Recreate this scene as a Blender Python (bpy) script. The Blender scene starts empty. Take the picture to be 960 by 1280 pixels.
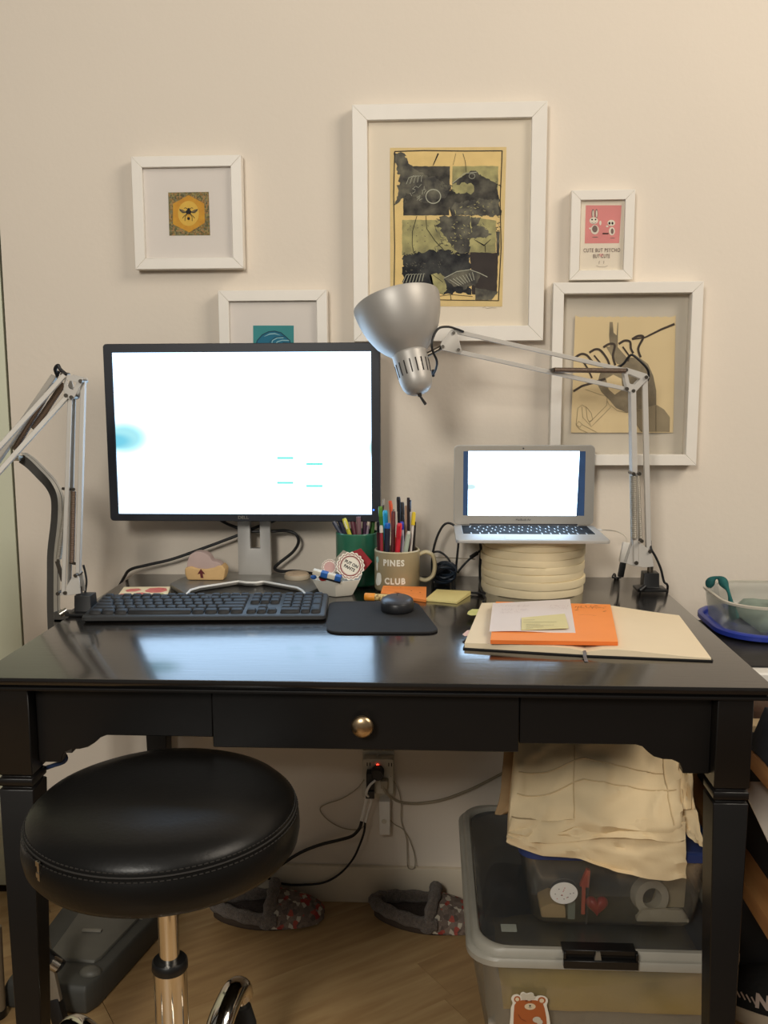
import bpy, bmesh, math, random
from math import sin, cos, pi, radians, sqrt, atan2
from mathutils import Matrix, Vector, noise as mnoise

random.seed(7)
SC = bpy.context.scene
COL = SC.collection

# ------------------------------------------------------------------ camera
CF, CPITCH, CYAW, CROLL = 1150.0, 0.1365, 0.0523, -0.0036
CPOS = Vector((0.0922, -1.9371, 1.1517))
_fw = Vector((-sin(CYAW)*cos(CPITCH), cos(CYAW)*cos(CPITCH), -sin(CPITCH)))
_r = _fw.cross(Vector((0, 0, 1))).normalized()
_u = _r.cross(_fw)
CR = cos(CROLL)*_r + sin(CROLL)*_u
CU = -sin(CROLL)*_r + cos(CROLL)*_u
cd = bpy.data.cameras.new('camera')
cd.sensor_fit = 'HORIZONTAL'
cd.sensor_width = 36.0
cd.lens = CF/960.0*36.0
cd.clip_start = 0.05
cam = bpy.data.objects.new('camera', cd)
COL.objects.link(cam)
mw = Matrix.Identity(4)
for i in range(3):
    mw[i][0], mw[i][1], mw[i][2], mw[i][3] = CR[i], CU[i], -_fw[i], CPOS[i]
cam.matrix_world = mw
SC.camera = cam

# ------------------------------------------------------------------ world, lights, exposure
SC.view_settings.view_transform = 'Standard'
SC.view_settings.look = 'None'
SC.view_settings.gamma = 1.0
SC.view_settings.exposure = 0.0
wd = bpy.data.worlds.new('world')
SC.world = wd
wd.use_nodes = True
bg = wd.node_tree.nodes['Background']
bg.inputs[0].default_value = (1.0, 0.94, 0.84, 1)
bg.inputs[1].default_value = 0.12


def area_light(name, loc, target, size, size_y, energy, col):
    ld = bpy.data.lights.new(name, 'AREA')
    ld.shape = 'RECTANGLE'
    ld.size, ld.size_y = size, size_y
    ld.energy = energy
    ld.color = col
    lo = bpy.data.objects.new(name, ld)
    lo.location = loc
    d = Vector(target) - Vector(loc)
    lo.rotation_euler = d.to_track_quat('-Z', 'Y').to_euler()
    COL.objects.link(lo)
    return lo


area_light('lamp_light', (2.0, -1.5, 2.7), (0.1, 0.0, 1.2), 1.1, 1.1, 40, (1.0, 0.89, 0.75))
area_light('overhead_fill', (-0.2, -1.9, 2.75), (0.0, -0.2, 1.0), 2.2, 1.6, 4, (1.0, 0.94, 0.86))  # added weak overhead fill, soft light from above
area_light('front_fill', (-0.62, -3.1, 2.15), (0.0, 0.0, 1.0), 0.55, 0.6, 40, (1.0, 0.95, 0.86))  # added frontal fill behind the viewpoint, lifts the wall below the monitor

# ------------------------------------------------------------------ helpers


def ray(px, py):
    return _fw + (px-480.0)/CF*CR - (py-640.0)/CF*CU


def PY(px, py, y):      # point of the photograph at world depth y
    d = ray(px, py)
    return CPOS + d*((y-CPOS.y)/d.y)


def PZ(px, py, z):      # point of the photograph at world height z
    d = ray(px, py)
    return CPOS + d*((z-CPOS.z)/d.z)


def PX(px, py, x):
    d = ray(px, py)
    return CPOS + d*((x-CPOS.x)/d.x)


def lin(c):
    c = c/255.0
    return c/12.92 if c <= 0.04045 else ((c+0.055)/1.055)**2.4


def S(r, g, b):
    return (lin(r), lin(g), lin(b), 1.0)


def M(name, col, rough=0.5, metal=0.0, var=0.06, scale=30.0, bump=0.0, bscale=None, spec=0.5,
      stretch=None, coat=0.0, emit=0.0, detail=3.0, dist=0.002, sheen=0.0, col2=None, contrast=None):
    """procedural principled material: noise mottling of the base colour and an optional noise bump"""
    m = bpy.data.materials.new(name)
    m.use_nodes = True
    nt = m.node_tree
    b = nt.nodes['Principled BSDF']
    c = S(*col)
    tc = nt.nodes.new('ShaderNodeTexCoord')
    mp = nt.nodes.new('ShaderNodeMapping')
    if stretch:
        mp.inputs['Scale'].default_value = stretch
    nt.links.new(tc.outputs['Object'], mp.inputs['Vector'])
    nz = nt.nodes.new('ShaderNodeTexNoise')
    nz.inputs['Scale'].default_value = scale
    nz.inputs['Detail'].default_value = detail
    nt.links.new(mp.outputs['Vector'], nz.inputs['Vector'])
    rp = nt.nodes.new('ShaderNodeValToRGB')
    lo, hi = contrast or (0.3, 0.7)
    rp.color_ramp.elements[0].position = lo
    rp.color_ramp.elements[1].position = hi
    if col2:
        rp.color_ramp.elements[0].color = c
        rp.color_ramp.elements[1].color = S(*col2)
    else:
        rp.color_ramp.elements[0].color = tuple(x*(1-var) for x in c[:3])+(1,)
        rp.color_ramp.elements[1].color = tuple(min(1, x*(1+var)) for x in c[:3])+(1,)
    nt.links.new(nz.outputs['Fac'], rp.inputs['Fac'])
    nt.links.new(rp.outputs['Color'], b.inputs['Base Color'])
    b.inputs['Roughness'].default_value = rough
    b.inputs['Metallic'].default_value = metal
    b.inputs['Specular IOR Level'].default_value = spec
    if coat:
        b.inputs['Coat Weight'].default_value = coat
        b.inputs['Coat Roughness'].default_value = 0.1
    if sheen:
        b.inputs['Sheen Weight'].default_value = sheen
    if emit:
        nt.links.new(rp.outputs['Color'], b.inputs['Emission Color'])
        b.inputs['Emission Strength'].default_value = emit
    if bump:
        n2 = nt.nodes.new('ShaderNodeTexNoise')
        n2.inputs['Scale'].default_value = bscale or scale*4
        n2.inputs['Detail'].default_value = 4
        nt.links.new(mp.outputs['Vector'], n2.inputs['Vector'])
        bp = nt.nodes.new('ShaderNodeBump')
        bp.inputs['Strength'].default_value = bump
        bp.inputs['Distance'].default_value = dist
        nt.links.new(n2.outputs['Fac'], bp.inputs['Height'])
        nt.links.new(bp.outputs['Normal'], b.inputs['Normal'])
    return m


def glass_mat(name, tint=(1, 1, 1), body=0.0, body_col=(200, 205, 205), rough=0.03, gloss=1.0):
    """thin clear pane: see-through body plus a mirror coat by Fresnel, optional milky diffuse share"""
    m = bpy.data.materials.new(name)
    m.use_nodes = True
    nt = m.node_tree
    for n in list(nt.nodes):
        nt.nodes.remove(n)
    out = nt.nodes.new('ShaderNodeOutputMaterial')
    tr = nt.nodes.new('ShaderNodeBsdfTransparent')
    tr.inputs[0].default_value = tuple(tint)+(1,)
    df = nt.nodes.new('ShaderNodeBsdfDiffuse')
    df.inputs[0].default_value = S(*body_col)
    nz = nt.nodes.new('ShaderNodeTexNoise')
    nz.inputs['Scale'].default_value = 9
    tc = nt.nodes.new('ShaderNodeTexCoord')
    nt.links.new(tc.outputs['Object'], nz.inputs['Vector'])
    ma = nt.nodes.new('ShaderNodeMath')
    ma.operation = 'MULTIPLY'
    ma.inputs[1].default_value = body*2
    nt.links.new(nz.outputs['Fac'], ma.inputs[0])
    mx0 = nt.nodes.new('ShaderNodeMixShader')
    nt.links.new(ma.outputs[0], mx0.inputs[0])
    nt.links.new(tr.outputs[0], mx0.inputs[1])
    nt.links.new(df.outputs[0], mx0.inputs[2])
    gl = nt.nodes.new('ShaderNodeBsdfGlossy')
    gl.inputs['Roughness'].default_value = rough
    fr = nt.nodes.new('ShaderNodeFresnel')
    fr.inputs[0].default_value = 1.45
    m2 = nt.nodes.new('ShaderNodeMath')
    m2.operation = 'MULTIPLY'
    m2.inputs[1].default_value = gloss
    nt.links.new(fr.outputs[0], m2.inputs[0])
    mx = nt.nodes.new('ShaderNodeMixShader')
    nt.links.new(m2.outputs[0], mx.inputs[0])
    nt.links.new(mx0.outputs[0], mx.inputs[1])
    nt.links.new(gl.outputs[0], mx.inputs[2])
    nt.links.new(mx.outputs[0], out.inputs[0])
    return m


def patch_mat(name, cols, scale=60.0, rough=0.9, bump=0.5):
    """cells of several colours (printed plush, mottled art)"""
    m = bpy.data.materials.new(name)
    m.use_nodes = True
    nt = m.node_tree
    b = nt.nodes['Principled BSDF']
    tc = nt.nodes.new('ShaderNodeTexCoord')
    vo = nt.nodes.new('ShaderNodeTexVoronoi')
    vo.inputs['Scale'].default_value = scale
    nt.links.new(tc.outputs['Object'], vo.inputs['Vector'])
    sp = nt.nodes.new('ShaderNodeSeparateColor')
    nt.links.new(vo.outputs['Color'], sp.inputs[0])
    rp = nt.nodes.new('ShaderNodeValToRGB')
    rp.color_ramp.interpolation = 'CONSTANT'
    el = rp.color_ramp.elements
    while len(el) < len(cols):
        el.new(0.5)
    for i, c in enumerate(cols):
        el[i].position = i/len(cols)
        el[i].color = S(*c)
    nt.links.new(sp.outputs[0], rp.inputs['Fac'])
    nt.links.new(rp.outputs['Color'], b.inputs['Base Color'])
    b.inputs['Roughness'].default_value = rough
    nz = nt.nodes.new('ShaderNodeTexNoise')
    nz.inputs['Scale'].default_value = scale*3
    nt.links.new(tc.outputs['Object'], nz.inputs['Vector'])
    bp = nt.nodes.new('ShaderNodeBump')
    bp.inputs['Strength'].default_value = bump
    bp.inputs['Distance'].default_value = 0.003
    nt.links.new(nz.outputs['Fac'], bp.inputs['Height'])
    nt.links.new(bp.outputs['Normal'], b.inputs['Normal'])
    return m


def V(*a):
    return Vector(a)


def cr(pts, k=6, closed=False):
    """Catmull-Rom through the points"""
    pts = [Vector(p) for p in pts]
    n = len(pts)
    out = []
    rng = range(n) if closed else range(n-1)
    for i in rng:
        p1, p2 = pts[i], pts[(i+1) % n]
        p0 = pts[(i-1) % n] if (closed or i > 0) else p1
        p3 = pts[(i+2) % n] if (closed or i < n-2) else p2
        for j in range(k):
            t = j/k
            out.append(0.5*((2*p1)+(p2-p0)*t+(2*p0-5*p1+4*p2-p3)*t*t+(3*p1-p0-3*p2+p3)*t**3))
    if not closed:
        out.append(pts[-1])
    return out


class G:
    """collects geometry in world coordinates, builds ONE mesh object"""

    def __init__(self):
        self.v, self.f, self.m = [], [], []

    def add(self, vs, fs, mi=0):
        o = len(self.v)
        self.v += [Vector(p) for p in vs]
        self.f += [tuple(i+o for i in f) for f in fs]
        self.m += [mi]*len(fs)
        return self

    def box(self, x0, x1, y0, y1, z0, z1, mi=0):
        vs = [(x, y, z) for z in (z0, z1) for y in (y0, y1) for x in (x0, x1)]
        return self.add(vs, [(0, 2, 3, 1), (4, 5, 7, 6), (0, 1, 5, 4), (2, 6, 7, 3), (0, 4, 6, 2), (1, 3, 7, 5)], mi)

    def obox(self, c, ax, ay, az, mi=0):
        """oriented box: centre and three half-axis vectors"""
        c, ax, ay, az = map(Vector, (c, ax, ay, az))
        vs = [c+sx*ax+sy*ay+sz*az for sz in (-1, 1) for sy in (-1, 1) for sx in (-1, 1)]
        return self.add(vs, [(0, 2, 3, 1), (4, 5, 7, 6), (0, 1, 5, 4), (2, 6, 7, 3), (0, 4, 6, 2), (1, 3, 7, 5)], mi)

    def bar(self, a, b, w, t, side=None, mi=0):
        """rectangular bar from a to b; w = width along side, t = thickness across it"""
        a, b = Vector(a), Vector(b)
        d = (b-a).normalized()
        s = Vector(side) if side else Vector((0, 1, 0))
        s = (s-d*s.dot(d)).normalized()
        n = d.cross(s)
        return self.obox((a+b)/2, (b-a)/2, s*w/2, n*t/2, mi)

    def prism(self, pts, ex, mi=0):
        pts = [Vector(p) for p in pts]
        ex = Vector(ex)
        n = len(pts)
        vs = pts+[p+ex for p in pts]
        fs = [tuple(range(n)), tuple(range(2*n-1, n-1, -1))]
        fs += [(i, i+n, (i+1) % n+n, (i+1) % n) for i in range(n)]
        return self.add(vs, fs, mi)

    def ring(self, outer, inner, ex, mi=0):
        """plate with one hole; both outlines have the same number of points"""
        o = [Vector(p) for p in outer]
        i_ = [Vector(p) for p in inner]
        ex = Vector(ex)
        n = len(o)
        vs = o+i_+[p+ex for p in o]+[p+ex for p in i_]
        fs = []
        for k in range(n):
            j = (k+1) % n
            fs += [(k, j, n+j, n+k), (2*n+k, 3*n+k, 3*n+j, 2*n+j), (k, 2*n+k, 2*n+j, j), (n+k, n+j, 3*n+j, 3*n+k)]
        return self.add(vs, fs, mi)

    def flat(self, pts, mi=0):
        return self.add(pts, [tuple(range(len(pts)))], mi)

    def loops(self, loops, cap0=True, cap1=True, mi=0):
        n = len(loops[0])
        vs = [p for l in loops for p in l]
        fs = []
        for a in range(len(loops)-1):
            for k in range(n):
                j = (k+1) % n
                fs.append((a*n+k, a*n+j, (a+1)*n+j, (a+1)*n+k))
        if cap0:
            fs.append(tuple(range(n-1, -1, -1)))
        if cap1:
            fs.append(tuple(range((len(loops)-1)*n, len(loops)*n)))
        return self.add(vs, fs, mi)

    def lathe(self, prof, n=24, o=(0, 0, 0), axis=(0, 0, 1), mi=0, cap0=True, cap1=True, sq=None):
        o = Vector(o)
        az = Vector(axis).normalized()
        ax = az.orthogonal().normalized() if abs(az.z) < 0.999 else Vector((1, 0, 0))
        ay = az.cross(ax)
        ls = [[o+az*z+(ax*cos(2*pi*k/n)+ay*sin(2*pi*k/n))*r for k in range(n)] for r, z in prof]
        return self.loops(ls, cap0, cap1, mi)

    def cyl(self, a, b, r, n=12, mi=0, r2=None):
        a, b = Vector(a), Vector(b)
        L = (b-a).length
        return self.lathe([(r, 0), (r if r2 is None else r2, L)], n, a, b-a, mi)

    def tube(self, pts, r, n=6, mi=0, closed=False):
        pts = [Vector(p) for p in pts]
        m = len(pts)
        rs = r if isinstance(r, (list, tuple)) else [r]*m
        ls = []
        prev = None
        for i, p in enumerate(pts):
            a = pts[(i-1) % m] if (closed or i > 0) else p
            b = pts[(i+1) % m] if (closed or i < m-1) else p
            t = (b-a)
            t = t.normalized() if t.length > 1e-9 else Vector((0, 0, 1))
            if prev is None:
                s = t.orthogonal().normalized()
            else:
                s = prev-t*prev.dot(t)
                s = s.normalized() if s.length > 1e-6 else t.orthogonal().normalized()
            prev = s
            q = t.cross(s)
            ls.append([p+(s*cos(2*pi*k/n)+q*sin(2*pi*k/n))*rs[i] for k in range(n)])
        if closed:
            ls.append(ls[0])
            return self.loops(ls, False, False, mi)
        return self.loops(ls, True, True, mi)

    def ell(self, c, rx, ry, rz, n=16, k=8, mi=0, R=None):
        c = Vector(c)
        ls = []
        for i in range(k+1):
            th = -pi/2+pi*i/k
            rr = max(cos(th), 0.02)
            l = []
            for j in range(n):
                p = Vector((rx*rr*cos(2*pi*j/n), ry*rr*sin(2*pi*j/n), rz*sin(th)))
                if R:
                    p = R @ p
                l.append(c+p)
            ls.append(l)
        return self.loops(ls, True, True, mi)

    def sheet(self, grid, th=0.001, down=(0, 0, -1), mi=0):
        """solid sheet: grid of points on top, thickness th along down (or flat bottom through zb)"""
        d = Vector(down)*th
        R, C = len(grid), len(grid[0])
        top = [Vector(p) for r in grid for p in r]
        return self._solid(top, [p+d for p in top], R, C, mi)

    def block(self, grid, zb, mi=0):
        R, C = len(grid), len(grid[0])
        top = [Vector(p) for r in grid for p in r]
        return self._solid(top, [Vector((p.x, p.y, zb)) for p in top], R, C, mi)

    def _solid(self, top, bot, R, C, mi):
        n = R*C
        fs = []
        for i in range(R-1):
            for j in range(C-1):
                a, b, c, d = i*C+j, i*C+j+1, (i+1)*C+j+1, (i+1)*C+j
                fs += [(a, b, c, d), (n+a, n+d, n+c, n+b)]
        rim = [j for j in range(C)]+[i*C+C-1 for i in range(1, R)]+[(R-1)*C+j for j in range(C-2, -1, -1)]+[i*C for i in range(R-2, 0, -1)]
        for k in range(len(rim)):
            a, b = rim[k], rim[(k+1) % len(rim)]
            fs.append((a, n+a, n+b, b))
        return self.add(top+bot, fs, mi)

    def bounds(self):
        return ([min(p[i] for p in self.v) for i in range(3)], [max(p[i] for p in self.v) for i in range(3)])

    def build(self, name, mats, parent=None, bevel=0.0, seg=2, angle=40, sub=0, loc=None, flat=False, nobm=False):
        if not isinstance(mats, (list, tuple)):
            mats = [mats]
        if parent is not None:
            F = FR[parent.name]
        else:
            if loc is None:
                lo, hi = self.bounds()
                loc = ((lo[0]+hi[0])/2, (lo[1]+hi[1])/2, lo[2])
            F = Matrix.Translation(Vector(loc))
        inv = F.inverted()
        me = bpy.data.meshes.new(name)
        me.from_pydata([inv @ p for p in self.v], [], self.f)
        for m in mats:
            me.materials.append(m)
        for p, mi in zip(me.polygons, self.m):
            p.material_index = mi
        if not nobm:
            bm = bmesh.new()
            bm.from_mesh(me)
            bmesh.ops.recalc_face_normals(bm, faces=bm.faces)
            if bevel:
                es = [e for e in bm.edges if len(e.link_faces) == 2 and e.calc_face_angle(0) > radians(35)]
                bmesh.ops.bevel(bm, geom=es, offset=bevel, segments=seg, profile=0.6, affect='EDGES', clamp_overlap=True)
            bm.to_mesh(me)
            bm.free()
        if not flat:
            me.shade_smooth()
            me.set_sharp_from_angle(angle=radians(angle))
        o = bpy.data.objects.new(name, me)
        COL.objects.link(o)
        if parent is not None:
            o.parent = parent
        else:
            o.matrix_world = F
        FR[o.name] = F
        if sub:
            md = o.modifiers.new('smooth', 'SUBSURF')
            md.levels = md.render_levels = sub
        return o


FR = {}     # world frame in which each object's geometry was written


def tag(o, label, cat=None, group=None):
    o['label'] = label
    if cat:
        o['category'] = cat
    if group:
        o['group'] = group
    return o


def thing(name, label, cat, loc, rz=0.0, group=None):
    o = bpy.data.objects.new(name, None)
    o.empty_display_size = 0.05
    COL.objects.link(o)
    o.location = loc
    o.rotation_euler = (0, 0, rz)
    FR[o.name] = Matrix.Translation(Vector(loc)) @ Matrix.Rotation(rz, 4, 'Z')
    return tag(o, label, cat, group)


def struct(o):
    o['kind'] = 'structure'
    return o


def dup(root, F, label, group=None):
    """copy of a thing with its parts and sub-parts, put at world frame F"""
    r = root.copy()
    COL.objects.link(r)
    r.matrix_world = F
    r['label'] = label
    if group:
        r['group'] = group
    for ch in [c for c in bpy.data.objects if c.parent == root]:
        c2 = ch.copy()
        COL.objects.link(c2)
        c2.parent = r
        for g in [c for c in bpy.data.objects if c.parent == ch]:
            g2 = g.copy()
            COL.objects.link(g2)
            g2.parent = c2
    FR[r.name] = F
    return r


def text_geo(txt, size, frame, depth=0.0004, bold=0.0, sx=1.0, align='CENTER', space=1.0):
    """lettering as geometry: returns a G with the text laid in the plane of frame (4x4: x right, y up)"""
    cu = bpy.data.curves.new('t', 'FONT')
    cu.body = txt
    cu.size = size
    cu.extrude = depth
    cu.offset = bold
    cu.space_character = space
    cu.align_x = align
    cu.align_y = 'CENTER'
    cu.resolution_u = 3
    o = bpy.data.objects.new('t', cu)
    COL.objects.link(o)
    bpy.context.view_layer.update()
    me = bpy.data.meshes.new_from_object(o.evaluated_get(bpy.context.evaluated_depsgraph_get()))
    g = G()
    g.add([frame @ Vector((v.co.x*sx, v.co.y, v.co.z)) for v in me.vertices], [tuple(p.vertices) for p in me.polygons])
    bpy.data.objects.remove(o)
    bpy.data.curves.remove(cu)
    bpy.data.meshes.remove(me)
    return g


def plane_frame(o, x, y):
    """4x4 with origin o, x axis and y axis directions"""
    x = Vector(x).normalized()
    y = Vector(y)
    y = (y-x*y.dot(x)).normalized()
    z = x.cross(y)
    m = Matrix.Identity(4)
    for i in range(3):
        m[i][0], m[i][1], m[i][2], m[i][3] = x[i], y[i], z[i], o[i]
    return m


def rrect(x0, x1, y0, y1, r, n=4):
    """rounded rectangle outline, 4*(n+1) points"""
    out = []
    for cx, cy, a0 in ((x1-r, y0+r, -90), (x1-r, y1-r, 0), (x0+r, y1-r, 90), (x0+r, y0+r, 180)):
        for k in range(n+1):
            a = radians(a0+90*k/n)
            out.append((cx+r*cos(a), cy+r*sin(a)))
    return out


def circ(c, ax, ay, n=16):
    c, ax, ay = Vector(c), Vector(ax), Vector(ay)
    return [c+ax*cos(2*pi*k/n)+ay*sin(2*pi*k/n) for k in range(n)]


def stroke(g, pts, w, mi=0, nrm=(0, -1, 0)):
    """flat ink stroke along a polyline lying in a plane with normal nrm"""
    pts = [Vector(p) for p in pts]
    n = Vector(nrm)
    ws = w if isinstance(w, (list, tuple)) else [w]*len(pts)
    L, Rr = [], []
    for i, p in enumerate(pts):
        t = (pts[min(i+1, len(pts)-1)]-pts[max(i-1, 0)]).normalized()
        s = n.cross(t)
        L.append(p+s*ws[i]/2)
        Rr.append(p-s*ws[i]/2)
    k = len(pts)
    g.add(L+Rr, [(i, i+1, k+i+1, k+i) for i in range(k-1)], mi)

# ------------------------------------------------------------------ materials
m_wall = M('wall_paint', (227, 216, 201), 0.75, var=0.015, scale=3, bump=0.25, bscale=90, dist=0.0015)
m_door = M('door_paint', (206, 208, 184), 0.5, var=0.02, scale=4)
m_trim = M('trim_paint', (226, 213, 190), 0.5, var=0.03, scale=14)
m_gap = M('gap_shade_backing', (60, 52, 42), 0.9)
m_plank = M('floor_wood', (192, 160, 114), 0.42, scale=5, stretch=(1, 9, 1), bump=0.06, bscale=40, col2=(172, 138, 94), contrast=(0.35, 0.65))
m_plank2 = M('floor_wood_dark', (184, 150, 104), 0.42, scale=6, stretch=(1, 9, 1), bump=0.06, bscale=40, col2=(164, 130, 88), contrast=(0.35, 0.65))
m_subfloor = M('floor_underlay', (92, 68, 42), 0.8)
m_desk = M('desk_black_paint', (24, 21, 19), 0.18, var=0.2, scale=8, bump=0.42, bscale=190, stretch=(0.10, 1.0, 1.0), dist=0.0006, spec=0.7, coat=0.6)
m_deskd = M('desk_black_side', (21, 19, 18), 0.38, var=0.2, scale=8, bump=0.15, bscale=60, stretch=(0.2, 1, 1), dist=0.0008, spec=0.4)
m_knob = M('knob_brass', (196, 170, 134), 0.3, 1.0, var=0.1, scale=60)
m_leather = M('black_vinyl', (17, 16, 15), 0.36, var=0.1, scale=10, bump=0.25, bscale=170, dist=0.0008, spec=0.3)
m_thread = M('black_thread', (44, 42, 40), 0.7)
m_chrome = M('chrome', (232, 226, 216), 0.10, 1.0, var=0.03)
m_satin = M('satin_steel', (190, 184, 174), 0.28, 1.0, var=0.05)
m_blackpl = M('black_plastic', (18, 18, 19), 0.4, var=0.1)
m_rubber = M('black_rubber', (20, 20, 20), 0.75, var=0.1)
m_frame = M('white_frame_paint', (236, 230, 220), 0.45, var=0.015, scale=25)
m_mat = M('mat_board', (228, 220, 212), 0.85, var=0.01)
m_matw = M('warm_mat_board', (234, 222, 202), 0.85, var=0.012)
m_backb = M('grey_backing_board', (205, 196, 180), 0.85, var=0.02)
m_glass = glass_mat('picture_glass', gloss=0.22, rough=0.02)
m_bezel = M('bezel_black', (32, 35, 44), 0.42, var=0.08)
m_silver = M('silver_paint', (196, 192, 185), 0.55, 0.15, var=0.03)
m_shade = M('shade_silver', (176, 172, 166), 0.45, 0.4, var=0.03)
m_silverd = M('dark_silver_paint', (158, 152, 143), 0.5, 0.2, var=0.03)  # darker silver for the rear bar of the left lamp
m_alu = M('aluminium', (186, 184, 180), 0.5, 0.45, var=0.02)
m_alug = M('grey_lid_bezel', (172, 166, 156), 0.45, 0.3, var=0.02)
m_whitep = M('white_plastic', (232, 228, 220), 0.35, var=0.02)
m_cord_b = M('black_cord', (20, 20, 22), 0.5, var=0.1)
m_cord_w = M('white_cord', (214, 206, 190), 0.5, var=0.03)
m_cord_g = M('grey_cord', (158, 146, 124), 0.5, var=0.03)
m_ink = M('black_print', (32, 28, 26), 0.8)

# ------------------------------------------------------------------ setting
g = G()
g.box(-0.809, 3.2, 0.0, 0.12, -0.02, 2.75)
g.box(-3.2, -0.809, 0.0, 0.12, 2.10, 2.75)
g.box(-3.2, -1.66, 0.0, 0.12, -0.02, 2.10)
g.box(-1.66, -0.809, 0.09, 0.12, -0.02, 2.10)
wall = struct(g.build('wall_back', m_wall))
g = G()
g.box(-1.652, -0.8155, 0.002, 0.042, 0.012, 2.094)
door = struct(g.build('door_1', m_door, bevel=0.002))
g = G()
g.box(-1.6585, -0.8095, 0.05, 0.0895, 0.0, 2.0985)  # backing box behind the door gap, dark colour standing in for shade
struct(g.build('gap_backing_1', m_gap))
g = G()
g.box(-0.809, 3.2, -0.013, -0.0005, 0.0, 0.085)
struct(g.build('baseboard_back', m_trim, bevel=0.003))
g = G()
g.box(-3.2, 3.2, -3.2, 0.11, -0.06, -0.012)
floor = struct(g.build('floor', m_subfloor))
# diagonal floor boards
fa = PZ(324, 1228, 0.0)
fb = PZ(527, 1151, 0.0)
ang = atan2(fb.y-fa.y, fb.x-fa.x)
ca, sa = cos(ang), sin(ang)
pw_, pl_ = 0.118, 0.95
pm = None
for i in range(-10, 13):
    off = random.random()*pl_
    for j in range(-3, 3):
        u0 = off+j*pl_
        cx = fa.x+ca*(u0+pl_/2)-sa*(i+0.5)*pw_
        cy = fa.y+sa*(u0+pl_/2)+ca*(i+0.5)*pw_
        poly = []
        for uu, vv in ((u0, i*pw_), (u0+pl_, i*pw_), (u0+pl_, (i+1)*pw_), (u0, (i+1)*pw_)):
            poly.append((fa.x+ca*uu-sa*vv, fa.y+sa*uu+ca*vv))
        if max(p[1] for p in poly) > -0.012 or min(p[1] for p in poly) < -2.4 or max(abs(p[0]) for p in poly) > 2.3:
            # clip boards that would run into the wall
            if min(p[1] for p in poly) > -0.02 or min(p[1] for p in poly) < -2.4 or max(abs(p[0]) for p in poly) > 2.3:
                continue
            res = []
            for a in range(4):
                p, q = poly[a], poly[(a+1) % 4]
                lim = -0.004
                if p[1] <= lim:
                    res.append(p)
                if (p[1] <= lim) != (q[1] <= lim):
                    t = (lim-p[1])/(q[1]-p[1])
                    res.append((p[0]+t*(q[0]-p[0]), lim))
            poly = res
        # shrink for the joint
        mx = sum(p[0] for p in poly)/len(poly)
        my = sum(p[1] for p in poly)/len(poly)
        poly = [(p[0]-(p[0]-mx)/max(0.001, sqrt((p[0]-mx)**2+(p[1]-my)**2))*0.0006, p[1]-(p[1]-my)/max(0.001, sqrt((p[0]-mx)**2+(p[1]-my)**2))*0.0006) for p in poly]
        g = G()
        g.prism([(p[0], p[1], -0.012) for p in poly], (0, 0, 0.012))
        o = g.build('floor_plank', random.choice([m_plank, m_plank, m_plank2]), None, loc=(mx, my, -0.012))
        o.rotation_euler = (0, 0, ang)
        # rotate the mesh back so that the grain follows the board
        o.data.transform(Matrix.Rotation(-ang, 4, 'Z'))
        mwx = o.matrix_basis.copy()
        o.parent = floor
        o.matrix_parent_inverse = FR['floor'].inverted()

# ------------------------------------------------------------------ desk
T = thing('desk', 'black painted wooden writing desk with one drawer and scalloped apron', 'desk', (0, -0.37, 0))
g = G(); g.box(-0.548, 0.552, -0.727, -0.012, 0.7395, 0.750)
g.build('desktop', m_desk, T, bevel=0.0025)
g = G(); g.box(-0.540, 0.544, -0.720, -0.018, 0.7355, 0.7395)
g.box(-0.545, 0.549, -0.7245, -0.0145, 0.7305, 0.7355)
g.build('top_moulding', m_deskd, T, bevel=0.0015)


def post(g, levels):
    g.loops([[(x0, y0, z), (x1, y0, z), (x1, y1, z), (x0, y1, z)] for z, x0, x1, y0, y1 in levels])


def leg(x0, x1, y0, y1, sx, sy):
    g = G()
    e = 0.0035
    lv = [(0.7305, 0, 0), (0.6045, 0, 0), (0.6030, e, 0), (0.6000, e, 0), (0.5985, 0, 0), (0.5880, 0, 0), (0.5865, e, 0), (0.5835, e, 0), (0.5820, 0, 0)]
    L = [(z, x0+d, x1-d, y0+d, y1-d) for z, d, _ in lv]
    # below the grooves the two inner faces taper in
    t = 0.016
    L.append((0.0, x0+(t if sx > 0 else 0.003), x1-(t if sx < 0 else 0.003), y0+(t if sy > 0 else 0.003), y1-(t if sy < 0 else 0.003)))
    post(g, L)
    g.build('leg', m_deskd, T, bevel=0.0012, seg=1)


leg(-0.5235, -0.4735, -0.720, -0.672, -1, -1)
leg(0.4790, 0.5270, -0.720, -0.672, 1, -1)
leg(-0.5235, -0.4735, -0.068, -0.020, -1, 1)
leg(0.4790, 0.5270, -0.068, -0.020, 1, 1)
BR = [(-0.4735, .6148), (-0.4400, .6148), (-0.4392, .622), (-0.4350, .6300), (-0.4250, .6345), (-0.4120, .6352), (-0.4000, .6385), (-0.3900, .6450), (-0.3810, .6530), (-0.3720, .6567)]
g = G()
g.prism([(x, -0.697, z) for x, z in BR+[(-0.2176, .6567), (-0.2176, .7305), (-0.4735, .7305)]], (0, 0.018, 0))
g.build('apron', m_deskd, T, bevel=0.0012, seg=1)
BR2 = [(0.4790, .6148), (0.4425, .6148), (0.4417, .622), (0.4375, .6300), (0.4275, .6345), (0.4145, .6352), (0.4025, .6385), (0.3940, .6450), (0.3860, .6530), (0.3770, .6555)]
g = G()
g.prism([(x, -0.697, z) for x, z in BR2+[(0.2155, .6545), (0.2155, .7305), (0.4790, .7305)]], (0, 0.018, 0))
g.build('apron', m_deskd, T, bevel=0.0012, seg=1)
for x0 in (-0.506, 0.494):
    g = G(); g.box(x0, x0+0.018, -0.672, -0.068, 0.640, 0.7305)
    g.build('apron', m_deskd, T)
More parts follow.
